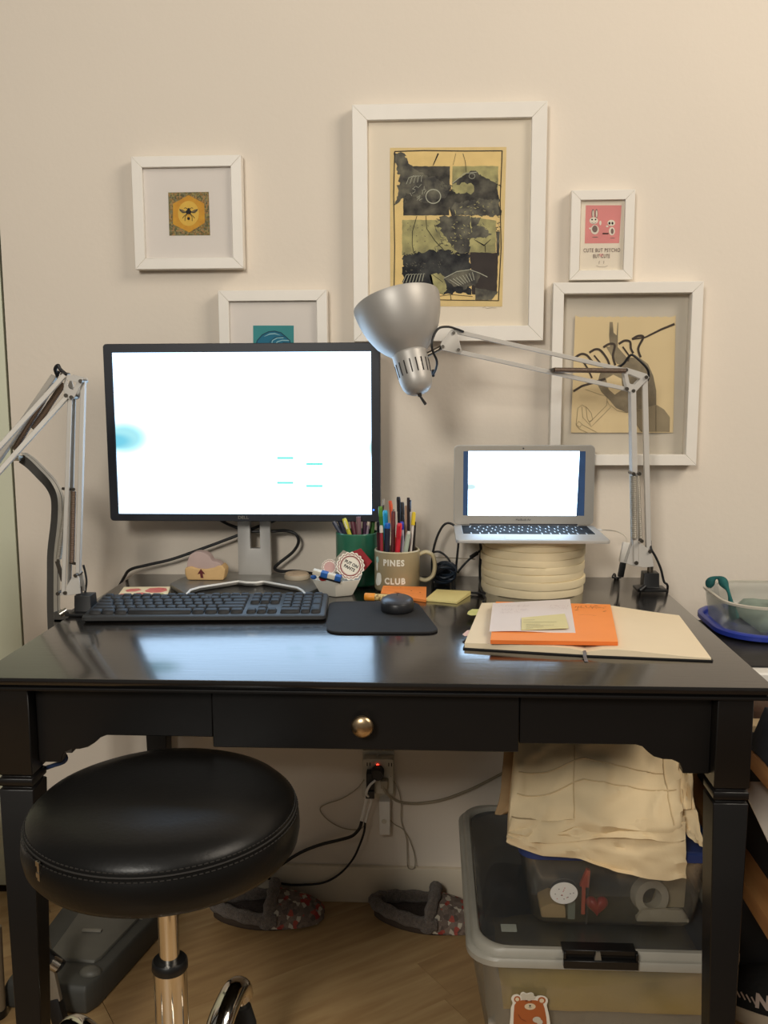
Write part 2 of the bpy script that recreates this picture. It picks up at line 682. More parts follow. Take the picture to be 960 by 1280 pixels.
g = G(); g.box(-0.4735, 0.479, -0.050, -0.032, 0.640, 0.7305)
g.build('apron', m_deskd, T)
g = G(); g.box(-0.2164, 0.2143, -0.703, -0.685, 0.6440, 0.7295)
g.box(-0.205, 0.203, -0.685, -0.22, 0.652, 0.655)
g.box(-0.205, -0.195, -0.685, -0.22, 0.655, 0.715)
g.box(0.193, 0.203, -0.685, -0.22, 0.655, 0.715)
dr = g.build('drawer', m_deskd, T, bevel=0.0012, seg=1)
g = G()
g.lathe([(0.0, 0.0), (0.007, 0.0), (0.006, 0.010), (0.0075, 0.013), (0.0145, 0.016), (0.0158, 0.019), (0.0155, 0.021), (0.0120, 0.0245), (0.0060, 0.0262), (0.0, 0.0265)], 32, (-0.0025, -0.703, 0.6855), (0, -1, 0))
o = g.build('knob', m_knob, dr)
tag(o, 'round brushed brass drawer knob')

# ------------------------------------------------------------------ stool
SX, SY = -0.256, -0.815
T = thing('stool', 'round black vinyl swivel stool with chrome column in front of the desk', 'stool', (SX, SY, 0))
R = 0.182
g = G()
g.lathe([(0.0, 0.6395), (0.06, 0.639), (0.11, 0.6365), (0.140, 0.631), (0.158, 0.623), (0.168, 0.614), (0.1722, 0.606), (0.1718, 0.604), (0.1740, 0.599), (0.1760, 0.589), (0.1766, 0.576), (0.174, 0.562), (0.167, 0.553), (0.158, 0.549), (0.0, 0.547)][::-1], 72, (SX, SY, 0))
seat = g.build('seat', m_leather, T, angle=70)
g = G()
g.tube(circ((SX, SY, 0.6052), (0.1726, 0, 0), (0, 0.1726, 0), 96), 0.0011, 5, closed=True)
for k in range(150):
    a = 2*pi*k/150
    for dz, rr in ((0.0045, 0.1708), (-0.0045, 0.1744)):
        c = V(SX+rr*cos(a), SY+rr*sin(a), 0.6052+dz)
        g.obox(c, (-sin(a)*0.0024, cos(a)*0.0024, 0), (cos(a)*0.0006, sin(a)*0.0006, 0), (0, 0, 0.0005))
g.build('seam', m_thread, seat)
a = radians(232)
g = G()
g.obox((SX+0.1752*cos(a), SY+0.1752*sin(a), 0.592), (-sin(a)*0.0025, cos(a)*0.0025, 0), (cos(a)*0.0012, sin(a)*0.0012, 0), (0, 0, 0.012))
for z in (0.587, 0.601):
    g.obox((SX+0.1760*cos(a), SY+0.1760*sin(a), z), (-sin(a)*0.004, cos(a)*0.004, 0), (cos(a)*0.0012, sin(a)*0.0012, 0), (0, 0, 0.003))
g.build('zip_pull', m_satin, seat)
g = G(); g.lathe([(0.0, 0.547), (0.09, 0.547), (0.09, 0.538), (0.03, 0.532), (0.0, 0.532)], 32, (SX, SY, 0))
g.build('seat_plate', m_blackpl, T)
g = G(); g.cyl((SX, SY, 0.36), (SX, SY, 0.533), 0.0135, 32)
g.build('piston', m_chrome, T)
g = G(); g.lathe([(0.0, 0.0), (0.0215, 0.0), (0.0235, -0.003), (0.0240, -0.012), (0.0228, -0.0145), (0.0, -0.0145)], 32, (SX, SY, 0.3930))
g.build('collar', m_blackpl, T)
g = G(); g.cyl((SX, SY, 0.115), (SX, SY, 0.379), 0.0222, 36)
g.build('column_sleeve', m_chrome, T)
g = G(); g.lathe([(0.0, 0.075), (0.040, 0.075), (0.043, 0.085), (0.038, 0.120), (0.028, 0.128), (0.0, 0.128)], 32, (SX, SY, 0))
g.build('hub', m_chrome, T)
BASE_A, BASE_R, BASE_H = 78, 0.204, 0.226
a0 = radians(BASE_A)
RB, HB = BASE_R, BASE_H
for k in range(5):
    a = a0+2*pi*k/5
    d = V(cos(a), sin(a), 0)
    n = V(-sin(a), cos(a), 0)
    prof = cr([(0.022, 0, 0.088), (RB*0.35, 0, 0.108), (RB*0.66, 0, HB-0.042), (RB*0.86, 0, HB-0.020), (RB, 0, HB-0.0165), (RB+0.016, 0, HB-0.025), (RB+0.024, 0, HB-0.044)], 4)
    ls = []
    for i, p in enumerate(prof):
        t = (prof[min(i+1, len(prof)-1)]-prof[max(0, i-1)]).normalized()
        up = V(-t.z, 0, t.x)
        w, h = 0.0225-0.005*i/len(prof), 0.0185-0.003*i/len(prof)
        c = V(SX, SY, p.z)+d*p.x
        ls.append([c+n*(w*cos(2*pi*q/16))+(d*up.x+V(0, 0, up.z))*(h*sin(2*pi*q/16)) for q in range(16)])
    g = G(); g.loops(ls)
    arm = g.build('base_arm', m_chrome, T, angle=60)
    c = V(SX, SY, 0)+d*(RB+0.022)
    g = G()
    g.cyl(c+V(0, 0, HB-0.066), c+V(0, 0, HB-0.046), 0.0085, 14, 1)
    w = V(cos(a+1.15), sin(a+1.15), 0)
    ax = V(-sin(a+1.15), cos(a+1.15), 0)
    cc = c-w*0.008+V(0, 0, 0.0305)
    for s in (-1, 1):
        g.lathe([(0, 0.002), (0.026, 0.002), (0.0302, 0.006), (0.0302, 0.016), (0.026, 0.020), (0, 0.020)], 20, cc, ax*s)
    # housing between stem and wheels
    g.loops([[c-w*0.006*q+(ax*(rx*cos(2*pi*j/16))+w*(ry*sin(2*pi*j/16)))+V(0, 0, z) for j in range(16)] for q, rx, ry, z in ((1, 0.0205, 0.026, 0.040), (1, 0.0205, 0.027, 0.066), (0.6, 0.017, 0.022, HB-0.085), (0.2, 0.013, 0.014, HB-0.060))])
    g.build('caster', [m_rubber, m_chrome], arm, angle=55)

# ------------------------------------------------------------------ framed pictures


def picture(label, x0, x1, z0, z1, rail, depth, mat_m, mat_d, glass_d=0.005, fm=None):
    """frame on the wall: four mitred rails, backing, mat board at depth mat_d behind the front, glass"""
    yf = -0.0025-depth
    T = thing('picture_frame', label, 'picture', ((x0+x1)/2, -0.0005, z0), 0, 'white framed pictures on the wall')
    q = [(x0, z0), (x1, z0), (x1, z1), (x0, z1)]
    p = [(x0+rail, z0+rail), (x1-rail, z0+rail), (x1-rail, z1-rail), (x0+rail, z1-rail)]
    for k in range(4):
        j = (k+1) % 4
        g = G()
        e = 0.00025
        t = [q[k], q[j], p[j], p[k]]
        if k % 2 == 0:
            t = [(t[0][0]+e, t[0][1]), (t[1][0]-e, t[1][1]), (t[2][0]-e, t[2][1]), (t[3][0]+e, t[3][1])]
        g.prism([(x, yf, z) for x, z in t], (0, depth, 0))
        g.build('frame_rail', m_frame, T, bevel=0.0008, seg=1)
    g = G(); g.box(x0+rail-0.0, x1-rail+0.0, yf+mat_d, -0.003, z0+rail, z1-rail)
    g.build('mat_board', mat_m, T)
    g = G(); g.box(x0+rail, x1-rail, yf+glass_d, yf+glass_d+0.0015, z0+rail, z1-rail)
    g.build('glass_pane', m_glass, T)
    return T, yf+mat_d


def AP(pts, y):
    return [PY(px, py, y) for px, py in pts]


def Z(sx, sy, ox, oy, pts):     # crop pixels to photograph pixels
    return [(ox+x/sx, oy+y/sy) for x, y in pts]


# bee print
T, ya = picture('small square white frame with a bee on a golden hexagon, upper left on the wall', -0.5177, -0.2932, 1.3900, 1.6122, 0.0215, 0.024, m_mat, 0.009)
ma_bee = patch_mat('mottled_print', [(118, 112, 70), (150, 138, 86), (96, 92, 62), (168, 130, 84), (128, 122, 92), (142, 110, 60)], 330, 0.8, 0.0)
ma_hex = M('gold_print', (214, 160, 44), 0.7, var=0.0, scale=70, col2=(200, 140, 40))
ma_hex2 = M('pale_gold_print', (222, 180, 74), 0.7, var=0.05, scale=70)
ma_wing = M('grey_wing_print', (120, 104, 72), 0.8)
b = lambda pts: Z(13.714, 13.714, 200, 230, pts)
g = G()
y = ya-0.0004
g.prism(AP(b([(140, 145), (835, 135), (860, 880), (160, 885)]), y), (0, 0.0003, 0), 0)
y -= 0.0003
g.flat(AP(b([(490, 190), (760, 335), (770, 665), (500, 828), (222, 690), (222, 340)]), y), 1)
y -= 0.0002
g.flat(AP(b([(488+180*cos(k*pi/12), 505+215*sin(k*pi/12)) for k in range(24)]), y), 2)
y -= 0.0002
for sx in (-1, 1):
    g.flat(AP(b([(490+sx*40, 475), (490+sx*100, 440), (490+sx*150, 428), (490+sx*155, 460), (490+sx*110, 500), (490+sx*60, 500)]), y), 4)
    for q in ([(500, 470), (490+sx*90, 490), (490+sx*160, 430)], [(490+sx*30, 510), (490+sx*85, 560), (490+sx*105, 590)], [(490+sx*25, 520), (490+sx*60, 560), (490+sx*62, 635)], [(490+sx*20, 430), (490+sx*55, 405), (490+sx*75, 420)]):
        stroke(g, AP(b(q), y-0.0001), 0.0011, 3)
g.flat(AP(b([(490+50*cos(k*pi/8), 480+40*sin(k*pi/8)) for k in range(16)]), y-0.0002), 3)
g.flat(AP(b([(490+27*cos(k*pi/8), 565+62*sin(k*pi/8)) for k in range(16)]), y-0.0002), 5)
g.flat(AP(b([(490+24*cos(k*pi/8), 592+26*sin(k*pi/8)) for k in range(16)]), y-0.0003), 3)
g.flat(AP(b([(492+26*cos(k*pi/8), 432+20*sin(k*pi/8)) for k in range(16)]), y-0.0002), 3)
g.build('art_print', [ma_bee, ma_hex, ma_hex2, m_ink, ma_wing, ma_hex], T, flat=True, nobm=True)

# teal print (lower half behind the monitor)
T, ya = picture('white frame with a teal print, half hidden behind the top of the monitor', -0.3475, -0.1230, 1.1240, 1.3460, 0.0215, 0.024, m_mat, 0.009)
mt = [M('teal_print', (62, 144, 146), 0.8), M('blue_print', (34, 112, 140), 0.8), M('navy_line', (22, 66, 88), 0.8), M('pale_line', (150, 196, 204), 0.8)]
b = lambda pts: Z(6.4, 6.4, 270, 360, pts)
y = ya-0.0004
g = G()
g.prism(AP(b([(297, 300), (622, 300), (624, 640), (299, 640)]), y), (0, 0.0003, 0), 0)
dome = [(318, 470), (330, 420), (370, 375), (420, 350), (470, 345), (520, 358), (560, 392), (590, 420), (602, 470), (590, 560), (520, 600), (380, 600)]
y -= 0.0002
g.flat(AP(b(dome), y), 1)
stroke(g, AP(b(dome[:9]), y-0.0002), 0.002, 2)
stroke(g, AP(b([(385, 388), (430, 368), (470, 365), (515, 378)]), y-0.0002), [0.0005, 0.0022, 0.0022, 0.0005], 3)
stroke(g, AP(b([(445, 450), (452, 420), (490, 400), (540, 398)]), y-0.0002), 0.0018, 3)
stroke(g, AP(b([(478, 450), (490, 430), (530, 418), (585, 420)]), y-0.0002), 0.0020, 3)
stroke(g, AP(b([(440, 470), (430, 430), (470, 396), (545, 386)]), y-0.0003), 0.0012, 2)
stroke(g, AP(b([(500, 460), (540, 440), (590, 445)]), y-0.0002), 0.003, 2)
g.build('art_print', mt, T, flat=True, nobm=True)

# large etching
T, ya = picture('large white frame with a dark four panel etching, tallest picture in the middle', -0.0685, 0.3163, 1.2413, 1.7033, 0.0300, 0.026, m_matw, 0.012)
m_cream = M('cream_etching_paper', (226, 200, 142), 0.85, var=0.05, scale=40)
m_crm2 = M('golden_cream', (234, 204, 138), 0.85, var=0.05, scale=40)
m_dk = M('etching_charcoal', (40, 38, 38), 0.85, scale=45, col2=(104, 100, 88), detail=10, contrast=(0.36, 0.74))
m_dk2 = M('etching_blue_black', (28, 29, 34), 0.85, scale=40, col2=(84, 84, 80), detail=10, contrast=(0.42, 0.8))
m_ol = M('etching_olive', (188, 180, 124), 0.85, scale=38, col2=(126, 122, 88), detail=10, contrast=(0.36, 0.7))
m_gr = M('etching_grey', (64, 62, 60), 0.85, scale=45, col2=(128, 124, 106), detail=10, contrast=(0.36, 0.7))
m_brn = M('etching_brown', (66, 58, 54), 0.85, scale=40, col2=(54, 48, 46), detail=6)
m_wl = M('etching_pale_line', (184, 184, 164), 0.85)
m_pr = M('pencil_line', (150, 136, 112), 0.9)
b = lambda pts: Z(5.956, 5.956, 480, 175, pts)
g = G()
y = ya-0.0008
g.prism(AP(b([(45, 58), (912, 52), (880, 1240), (47, 1236)]), y), (0, 0.0006, 0), 0)


def ragged(pts, amp, seed, step=14.0):
    out = []
    for k in range(len(pts)):
        p, q = pts[k], pts[(k+1) % len(pts)]
        n = max(1, int(sqrt((p[0]-q[0])**2+(p[1]-q[1])**2)/step))
        for i in range(n):
            x, z = p[0]+(q[0]-p[0])*i/n, p[1]+(q[1]-p[1])*i/n
            out.append((x+amp*mnoise.noise(V(x*0.035, z*0.035, seed))+amp*0.6*mnoise.noise(V(x*0.11, z*0.11, seed+5)), z+amp*mnoise.noise(V(x*0.035, z*0.035, seed+9))+amp*0.6*mnoise.noise(V(x*0.11, z*0.11, seed+3))))
    return out


L = lambda pts, mi, dy: g.flat(AP(b(ragged(pts, 3.0 if len(pts) == 4 else 20.0, dy*9000+len(pts))), y-dy), mi)
L([(78, 85), (880, 80), (855, 1195), (75, 1195)], 1, 0.0002)
L([(145, 195), (490, 195), (485, 562), (145, 562)], 2, 0.0004)
L([(80, 90), (140, 95), (200, 190), (290, 250), (470, 330), (500, 360), (470, 420), (300, 470), (180, 400), (130, 430), (85, 500), (100, 330), (120, 270), (80, 180)], 5, 0.0005)
L([(510, 195), (850, 195), (850, 560), (500, 560)], 4, 0.0004)
L([(505, 330), (600, 245), (690, 238), (760, 280), (855, 320), (868, 560), (500, 560), (480, 520), (480, 350), (550, 395), (665, 400), (665, 330), (600, 320)], 2, 0.0005)
L([(520, 470), (700, 440), (850, 450), (850, 560), (500, 560)], 5, 0.0006)
L([(135, 595), (640, 595), (640, 840), (135, 860)], 4, 0.0004)
L([(420, 570), (640, 565), (640, 840), (560, 840), (500, 780), (430, 690), (400, 640)], 5, 0.0005)
L([(640, 570), (835, 600), (830, 840), (640, 840)], 4, 0.0004)
L([(640, 570), (720, 580), (690, 640), (800, 700), (760, 740), (650, 720)], 5, 0.0005)
L([(135, 860), (250, 840), (330, 830), (440, 815), (640, 845), (640, 1145), (135, 1145)], 3, 0.0005)
L([(640, 835), (850, 840), (840, 1150), (655, 1150)], 6, 0.0006)
L([(835, 680), (862, 680), (858, 860), (840, 860)], 5, 0.0006)
L([(355, 995), (430, 985), (470, 1110), (440, 1145), (370, 1140)], 4, 0.0007)
L([(450, 1030), (560, 970), (640, 965), (710, 990), (690, 1090), (600, 1105), (520, 1080)], 5, 0.0007)
L([(680, 1100), (850, 1130), (800, 1190), (680, 1190)], 5, 0.0007)
S_ = lambda pts, w, mi, dy=0.0009: stroke(g, AP(b(pts), y-dy), w, mi)
S_([(78, 85), (300, 78), (600, 82), (882, 80)], 0.0018, 7)
S_([(80, 85), (72, 400), (80, 800), (74, 1195)], 0.0018, 7)
S_([(880, 80), (865, 450), (872, 800), (852, 1195)], 0.0018, 7)
S_([(74, 1195), (400, 1190), (855, 1196)], 0.0014, 7)
S_([(404, 100), (365, 190)], [0.003, 0.0012], 7)
S_([(588, 100), (605, 160), (612, 240)], 0.0009, 7)
S_([(535, 100), (515, 185)], 0.0006, 7)
S_([(245, 565), (212, 680), (210, 780), (222, 838)], 0.0012, 7)
S_([(312, 565), (318, 660), (380, 750), (455, 830)], 0.0012, 7)
S_([(670, 740), (745, 785), (795, 740)], [0.0006, 0.003, 0.0008], 7)
S_([(752, 780), (755, 835)], 0.0012, 7)
ringp = [(367+55*cos(k*pi/10), 420+52*sin(k*pi/10)) for k in range(21)]
S_(ringp, 0.0018, 8)
S_([(655+22*cos(k*pi/8), 268+20*sin(k*pi/8)) for k in range(17)], 0.0008, 8)
S_([(510, 322), (600, 248), (690, 240)], 0.0011, 8)
for k in range(5):
    S_([(165+k*28, 330-k*5), (185+k*24, 280-k*3), (225+k*16, 265)], 0.0009, 8)
for k in range(14):
    a = random.random()*6
    cx, cy = 200+random.random()*120, 330+random.random()*120
    S_([(cx, cy), (cx+28*cos(a), cy+28*sin(a))], 0.0007, 8)
for k in range(7):
    S_([(140+k*24, 1065-k*2), (165+k*22, 1005-k*2), (185+k*20, 998)], 0.0011, 8)
S_([(445, 1030), (540, 980), (640, 965), (710, 990), (770, 1020)], 0.0013, 8)
for k in range(8):
    S_([(490+k*24, 1040-k*8), (560+k*16, 1085-k*6)], 0.0011, 8)
S_([(360, 1000), (440, 1060)], 0.001, 7)
S_([(400, 1165), (500, 1150), (660, 1165)], 0.001, 7)
S_([(495, 1150), (500, 1190)], 0.0012, 7)
S_([(735, 1250), (750, 1240), (762, 1255), (800, 1248), (838, 1250)], 0.0006, 9)
rs = random.Random(11)
for (cx, cy, rx, ry, mi, cnt, ln) in ((420, 690, 45, 110, 5, 40, 40), (300, 850, 160, 18, 3, 40, 34), (560, 570, 80, 20, 5, 26, 36), (460, 370, 40, 50, 2, 18, 40), (130, 330, 25, 130, 5, 26, 50), (700, 660, 60, 50, 5, 24, 30), (770, 330, 90, 20, 2, 16, 30), (660, 500, 150, 40, 4, 26, 24), (560, 700, 70, 100, 4, 22, 22), (300, 930, 150, 40, 5, 24, 22), (840, 700, 12, 160, 5, 22, 30), (240, 700, 90, 90, 5, 14, 16), (520, 820, 30, 30, 4, 14, 30)):
    for _ in range(cnt):
        x, y0 = cx+rs.uniform(-rx, rx), cy+rs.uniform(-ry, ry)
        a = rs.uniform(-0.6, 1.4)
        l = ln*rs.uniform(0.4, 1.0)
        S_([(x, y0), (x+l*0.5*cos(a), y0+l*0.5*sin(a)+3), (x+l*cos(a), y0+l*sin(a))], [0.0003, 0.0016, 0.0003], mi, 0.00075+rs.random()*0.0001)
g.build('art_print', [m_cream, m_crm2, m_dk, m_dk2, m_ol, m_gr, m_brn, m_ink, m_wl, m_pr], T, flat=True, nobm=True)

# pink print
T, ya = picture('smallest white frame with a pink print of two little animals, upper right', 0.3672, 0.4925, 1.3606, 1.5345, 0.0190, 0.022, m_matw, 0.008)
b = lambda pts: Z(8.727, 8.727, 700, 230, pts)
mp_ = [M('pink_print', (222, 142, 138), 0.85), M('pale_animal_print', (232, 222, 204), 0.85), M('grey_print', (128, 108, 100), 0.85), m_ink, M('pale_pink_heart', (232, 180, 170), 0.85)]
y = ya-0.0004
g = G()
g.prism(AP(b([(282, 232), (672, 232), (645, 645), (270, 648)]), y), (0, 0.0003, 0), 0)
EL = lambda cx, cy, rx, ry, mi, dy: g.flat(AP(b([(cx+rx*cos(k*pi/8), cy+ry*sin(k*pi/8)) for k in range(16)]), y-dy), mi)
for cx in (360, 398):
    EL(cx, 325, 16, 52, 2, 0.0002)
    EL(cx+2, 325, 8, 40, 1, 0.0004)
EL(368, 400, 47, 38, 1, 0.0006)
EL(380, 498, 44, 52, 1, 0.0005)
EL(380, 490, 30, 38, 2, 0.0007)
EL(440, 425, 12, 26, 1, 0.0005)
EL(330, 485, 14, 10, 1, 0.0005)
EL(350, 388, 9, 9, 3, 0.0008)
EL(388, 388, 9, 9, 3, 0.0008)
stroke(g, AP(b([(345, 422), (370, 430), (395, 420)]), y-0.0008), 0.0008, 2)
EL(383, 580, 34, 5, 2, 0.0002)
EL(560, 425, 42, 34, 1, 0.0006)
EL(566, 515, 33, 46, 1, 0.0005)
EL(570, 515, 16, 30, 2, 0.0007)
EL(540, 428, 11, 15, 3, 0.0008)
EL(572, 428, 11, 15, 3, 0.0008)
EL(515, 462, 14, 10, 1, 0.0005)
stroke(g, AP(b([(465, 540), (530, 540)]), y-0.0008), 0.0022, 3)
EL(572, 590, 28, 4, 2, 0.0002)
EL(440, 770, 12, 12, 4, 0.0002)
EL(462, 770, 12, 12, 4, 0.0002)
g.flat(AP(b([(428, 775), (474, 775), (451, 800)]), y-0.0003), 4)
for cx in (430, 480):
    stroke(g, AP(b([(cx, 838), (cx-4, 870)]), y-0.0003), 0.0007, 2)
stroke(g, AP(b([(395, 890), (430, 905), (490, 905), (520, 890)]), y-0.0003), 0.0005, 2)
g.build('art_print', mp_, T, flat=True, nobm=True)
c = PY(*b([(456, 724)])[0], y-0.0004)
g = text_geo('CUTE BUT PSYCHO', 0.0104, plane_frame(c, (1, 0, 0), (0, 0, 1)), 0.0001, 0.0001, 0.70, space=1.18)
g.build('lettering', mp_[2], T)
c = PY(*b([(453, 788)])[0], y-0.0004)
g = text_geo('BUT CUTE', 0.0104, plane_frame(c, (1, 0, 0), (0, 0, 1)), 0.0001, 0.0001, 0.62, space=1.16)
g.build('lettering', mp_[2], T)

# ink drawing in a deep box frame
T, ya = picture('deep white box frame with an ink drawing on torn cream paper behind the lamp arm', 0.3335, 0.6302, 0.9882, 1.3547, 0.0220, 0.034, m_backb, 0.028)
mi_ = [M('torn_cream_paper', (222, 200, 156), 0.9, var=0.03, scale=20), M('grey_wash', (104, 94, 80), 0.9, scale=26, col2=(160, 146, 118), detail=8, contrast=(0.3, 0.75)), M('light_wash', (150, 136, 110), 0.9, var=0.08, scale=30), M('brown_black_ink', (72, 62, 54), 0.9, var=0.15), M('thin_ink', (96, 84, 66), 0.9)]
b = lambda pts: Z(6.0, 6.0, 700, 380, pts)
y = ya-0.004
g = G()
edge = [(115, 85)]
for k in range(25):
    edge.append((130+k*30, 92+(8 if k % 2 else 0)))
edge += [(868, 85), (848, 965), (82, 965)]
g.prism(AP(b(edge), y), (0, 0.0008, 0), 0)
L = lambda pts, mi, dy: g.flat(AP(b(pts), y-dy), mi)
S_ = lambda pts, w, mi, dy=0.0008: stroke(g, AP(b(pts), y-dy), w, mi)
body = [(300, 520), (420, 470), (520, 400), (600, 405), (660, 450), (700, 540), (722, 650), (722, 760), (600, 800), (500, 815), (420, 780), (370, 720), (310, 660), (280, 600)]
L(body, 1, 0.0002)
L([(722, 755), (780, 790), (825, 850), (822, 960), (610, 958), (560, 880), (560, 800)], 2, 0.0003)
L([(345, 560), (400, 530), (460, 560), (470, 640), (410, 680), (365, 640)], 0, 0.0004)
L([(372, 135), (395, 135), (402, 215), (425, 235), (432, 140), (437, 140), (432, 330), (420, 380), (375, 330), (368, 240)], 1, 0.0003)
L([(345, 320), (430, 320), (500, 400), (480, 460), (430, 450), (380, 380)], 1, 0.0004)
S_([(860, 150), (760, 190), (640, 250), (540, 265)], [0.0048, 0.0042, 0.0034, 0.003], 3)
S_([(100, 655), (165, 615), (250, 590), (340, 560)], 0.0046, 3)
for x0, y0, x1, y1 in ((115, 400, 250, 440), (220, 365, 370, 455), (325, 325, 415, 460), (440, 300, 550, 370), (540, 265, 605, 400)):
    S_([(p.x, p.y) for p in cr([(x0, y0, 0), (x0+45, y0-25, 0), (x0+85, y0-16, 0), (x1-18, (y0+y1)/2, 0), (x1, y1, 0)], 6)], 0.0046, 3)
S_([(160, 410), (205, 480), (240, 555)], 0.0036, 3)
S_([(255, 385), (300, 440)], 0.0034, 3)
S_([(470, 320), (520, 390), (510, 430)], 0.0034, 3)
S_([(190, 640), (300, 680), (350, 690)], 0.0005, 4)
for q in ([(120, 905), (135, 780), (165, 758), (200, 775), (235, 820), (245, 870), (220, 880)], [(165, 770), (170, 850), (235, 920), (275, 880), (380, 775), (355, 730)], [(225, 885), (350, 760), (355, 690)], [(120, 905), (150, 925), (165, 900), (140, 880), (120, 905)], [(165, 905), (275, 962)], [(120, 910), (150, 940), (205, 965)], [(195, 770), (205, 860), (230, 905)], [(560, 880), (610, 958)], [(720, 760), (720, 958)], [(380, 760), (430, 800), (500, 815), (600, 800)]):
    S_(q, 0.0007, 4)
g.build('art_print', mi_, T, flat=True, nobm=True)

# ------------------------------------------------------------------ monitor
DZ = 0.750
MX, MY, MZ = -0.2874, -0.1035, 1.0565      # centre of the lit area, front plane
T = thing('monitor', 'large black bezelled monitor glowing white on a silver stand', 'monitor', (MX, -0.055, DZ))
m_base = M('stand_grey', (142, 140, 134), 0.35, 0.7, var=0.04)
m_basee = M('stand_edge_highlight', (236, 234, 228), 0.3, 0.0, var=0.02)  # white put in as the highlight on the base's inner edge
x0, x1, z0, z1 = MX-0.2765, MX+0.2765, MZ-0.1765, MZ+0.1795
ax0, ax1, az0, az1 = MX-0.259, MX+0.259, MZ-0.162, MZ+0.162
oo = rrect(x0, x1, z0, z1, 0.007, 4)
ii = rrect(ax0, ax1, az0, az1, 0.0005, 4)
g = G()
g.ring([(x, MY-0.004, z) for x, z in oo], [(x, MY-0.004, z) for x, z in ii], (0, 0.030, 0))
bz = g.build('bezel', m_bezel, T, bevel=0.0012, seg=1)
g = G(); g.prism([(x, MY+0.004, z) for x, z in rrect(ax0-0.004, ax1+0.004, az0-0.004, az1+0.004, 0.001, 2)], (0, 0.018, 0))
g.prism([(x, MY+0.0262, z) for x, z in rrect(x0+0.03, x1-0.03, z0+0.03, z1-0.03, 0.02, 4)], (0, 0.018, 0))
g.build('back_housing', m_bezel, T, bevel=0.001, seg=1)


def screen_mat(name, strength, blob):
    m = bpy.data.materials.new(name)
    m.use_nodes = True
    nt = m.node_tree
    for n in list(nt.nodes):
        nt.nodes.remove(n)
    out = nt.nodes.new('ShaderNodeOutputMaterial')
    em = nt.nodes.new('ShaderNodeEmission')
    em.inputs[1].default_value = strength
    tc = nt.nodes.new('ShaderNodeTexCoord')
    prev = None
    base = nt.nodes.new('ShaderNodeRGB')
    base.outputs[0].default_value = (0.52, 0.74, 1.0, 1)
    prev = base.outputs[0]
    for cx, cz, rx, rz, col in blob:
        mp = nt.nodes.new('ShaderNodeMapping')
        mp.vector_type = 'POINT'
        mp.inputs['Scale'].default_value = (1/rx, 0, 1/rz)
        mp.inputs['Location'].default_value = (-cx/rx, 0, -cz/rz)
        nt.links.new(tc.outputs['Object'], mp.inputs[0])
        ln = nt.nodes.new('ShaderNodeVectorMath')
        ln.operation = 'LENGTH'
        nt.links.new(mp.outputs[0], ln.inputs[0])
        rg = nt.nodes.new('ShaderNodeMapRange')
        rg.inputs[1].default_value = 0.35
        rg.inputs[2].default_value = 1.0
        rg.inputs[3].default_value = 1.0
        rg.inputs[4].default_value = 0.0
        rg.interpolation_type = 'SMOOTHSTEP'
        nt.links.new(ln.outputs['Value'], rg.inputs[0])
        mx = nt.nodes.new('ShaderNodeMix')
        mx.data_type = 'RGBA'
        nt.links.new(rg.outputs[0], mx.inputs[0])
        nt.links.new(prev, mx.inputs[6])
        mx.inputs[7].default_value = col
        prev = mx.outputs[2]
    nt.links.new(prev, em.inputs[0])
    nt.links.new(em.outputs[0], out.inputs[0])
    return m


SCR = 3.5
o_ = FR[T.name].translation
bl = PY(150, 550, MY)
br = PY(462, 560, MY)
m_scr = screen_mat('screen_glow', SCR, [(bl.x-o_.x+0.008, bl.z-o_.z+0.004, 0.075, 0.048, (0.42/SCR, 0.86/SCR, 0.94/SCR, 1)), (bl.x-o_.x-0.012, bl.z-o_.z-0.002, 0.048, 0.020, (0.20/SCR, 0.66/SCR, 0.84/SCR, 1)), (br.x-o_.x+0.008, br.z-o_.z, 0.015, 0.025, (0.6/SCR, 0.95/SCR, 1.0/SCR, 1))])
m_teal_l = M('screen_teal_line', (96, 200, 192), 0.5, var=0.0, emit=1.0)
m_black0 = M('screen_black', (10, 12, 16), 0.2)
g = G(); g.box(ax0, ax1, MY, MY+0.003, az0, az1)
sc_ = g.build('screen', m_scr, T)
for px, py in ((356.5, 572.5), (393, 580), (356.5, 603.5), (393, 607.5)):
    c = PY(px, py, MY-0.0003)
    g = G()
    g.box(c.x-0.0165, c.x+0.0165, MY-0.0004, MY-0.0001, c.z-0.0021, c.z+0.0021)
    g.build('screen_line', m_teal_l, sc_)

c = PY(304, 647, MY-0.0045)
g = text_geo('DELL', 0.0085, plane_frame(c, (1, 0, 0), (0, 0, 1)), 0.0003, 0.0002, 1.15)
o = g.build('lettering', m_satin, bz)
c = PY(467, 637.5, MY-0.0045)
m_led = M('blue_led', (60, 110, 255), 0.3, var=0.0, emit=3.0)
g = G(); g.lathe([(0, 0), (0.0017, 0), (0.0015, 0.0006), (0, 0.0006)], 12, c, (0, -1, 0))
g.build('power_light', m_led, bz)
# neck: plate with a slot open at the top
n0, n1 = PY(299, 721, -0.05).x, PY(339.5, 721, -0.05).x
s0, s1 = PY(313.7, 685, -0.05).x, PY(325.7, 685, -0.05).x
szb = PY(320, 685, -0.05).z
g = G()
g.prism([(n0, -0.056, 0.757), (n1, -0.056, 0.757), (n1, -0.056, 0.99), (s1, -0.056, 0.99), (s1, -0.056, szb), (s0, -0.056, szb), (s0, -0.056, 0.99), (n0, -0.056, 0.99)], (0, 0.014, 0))
g.build('stand_neck', m_alu, T, bevel=0.0015)
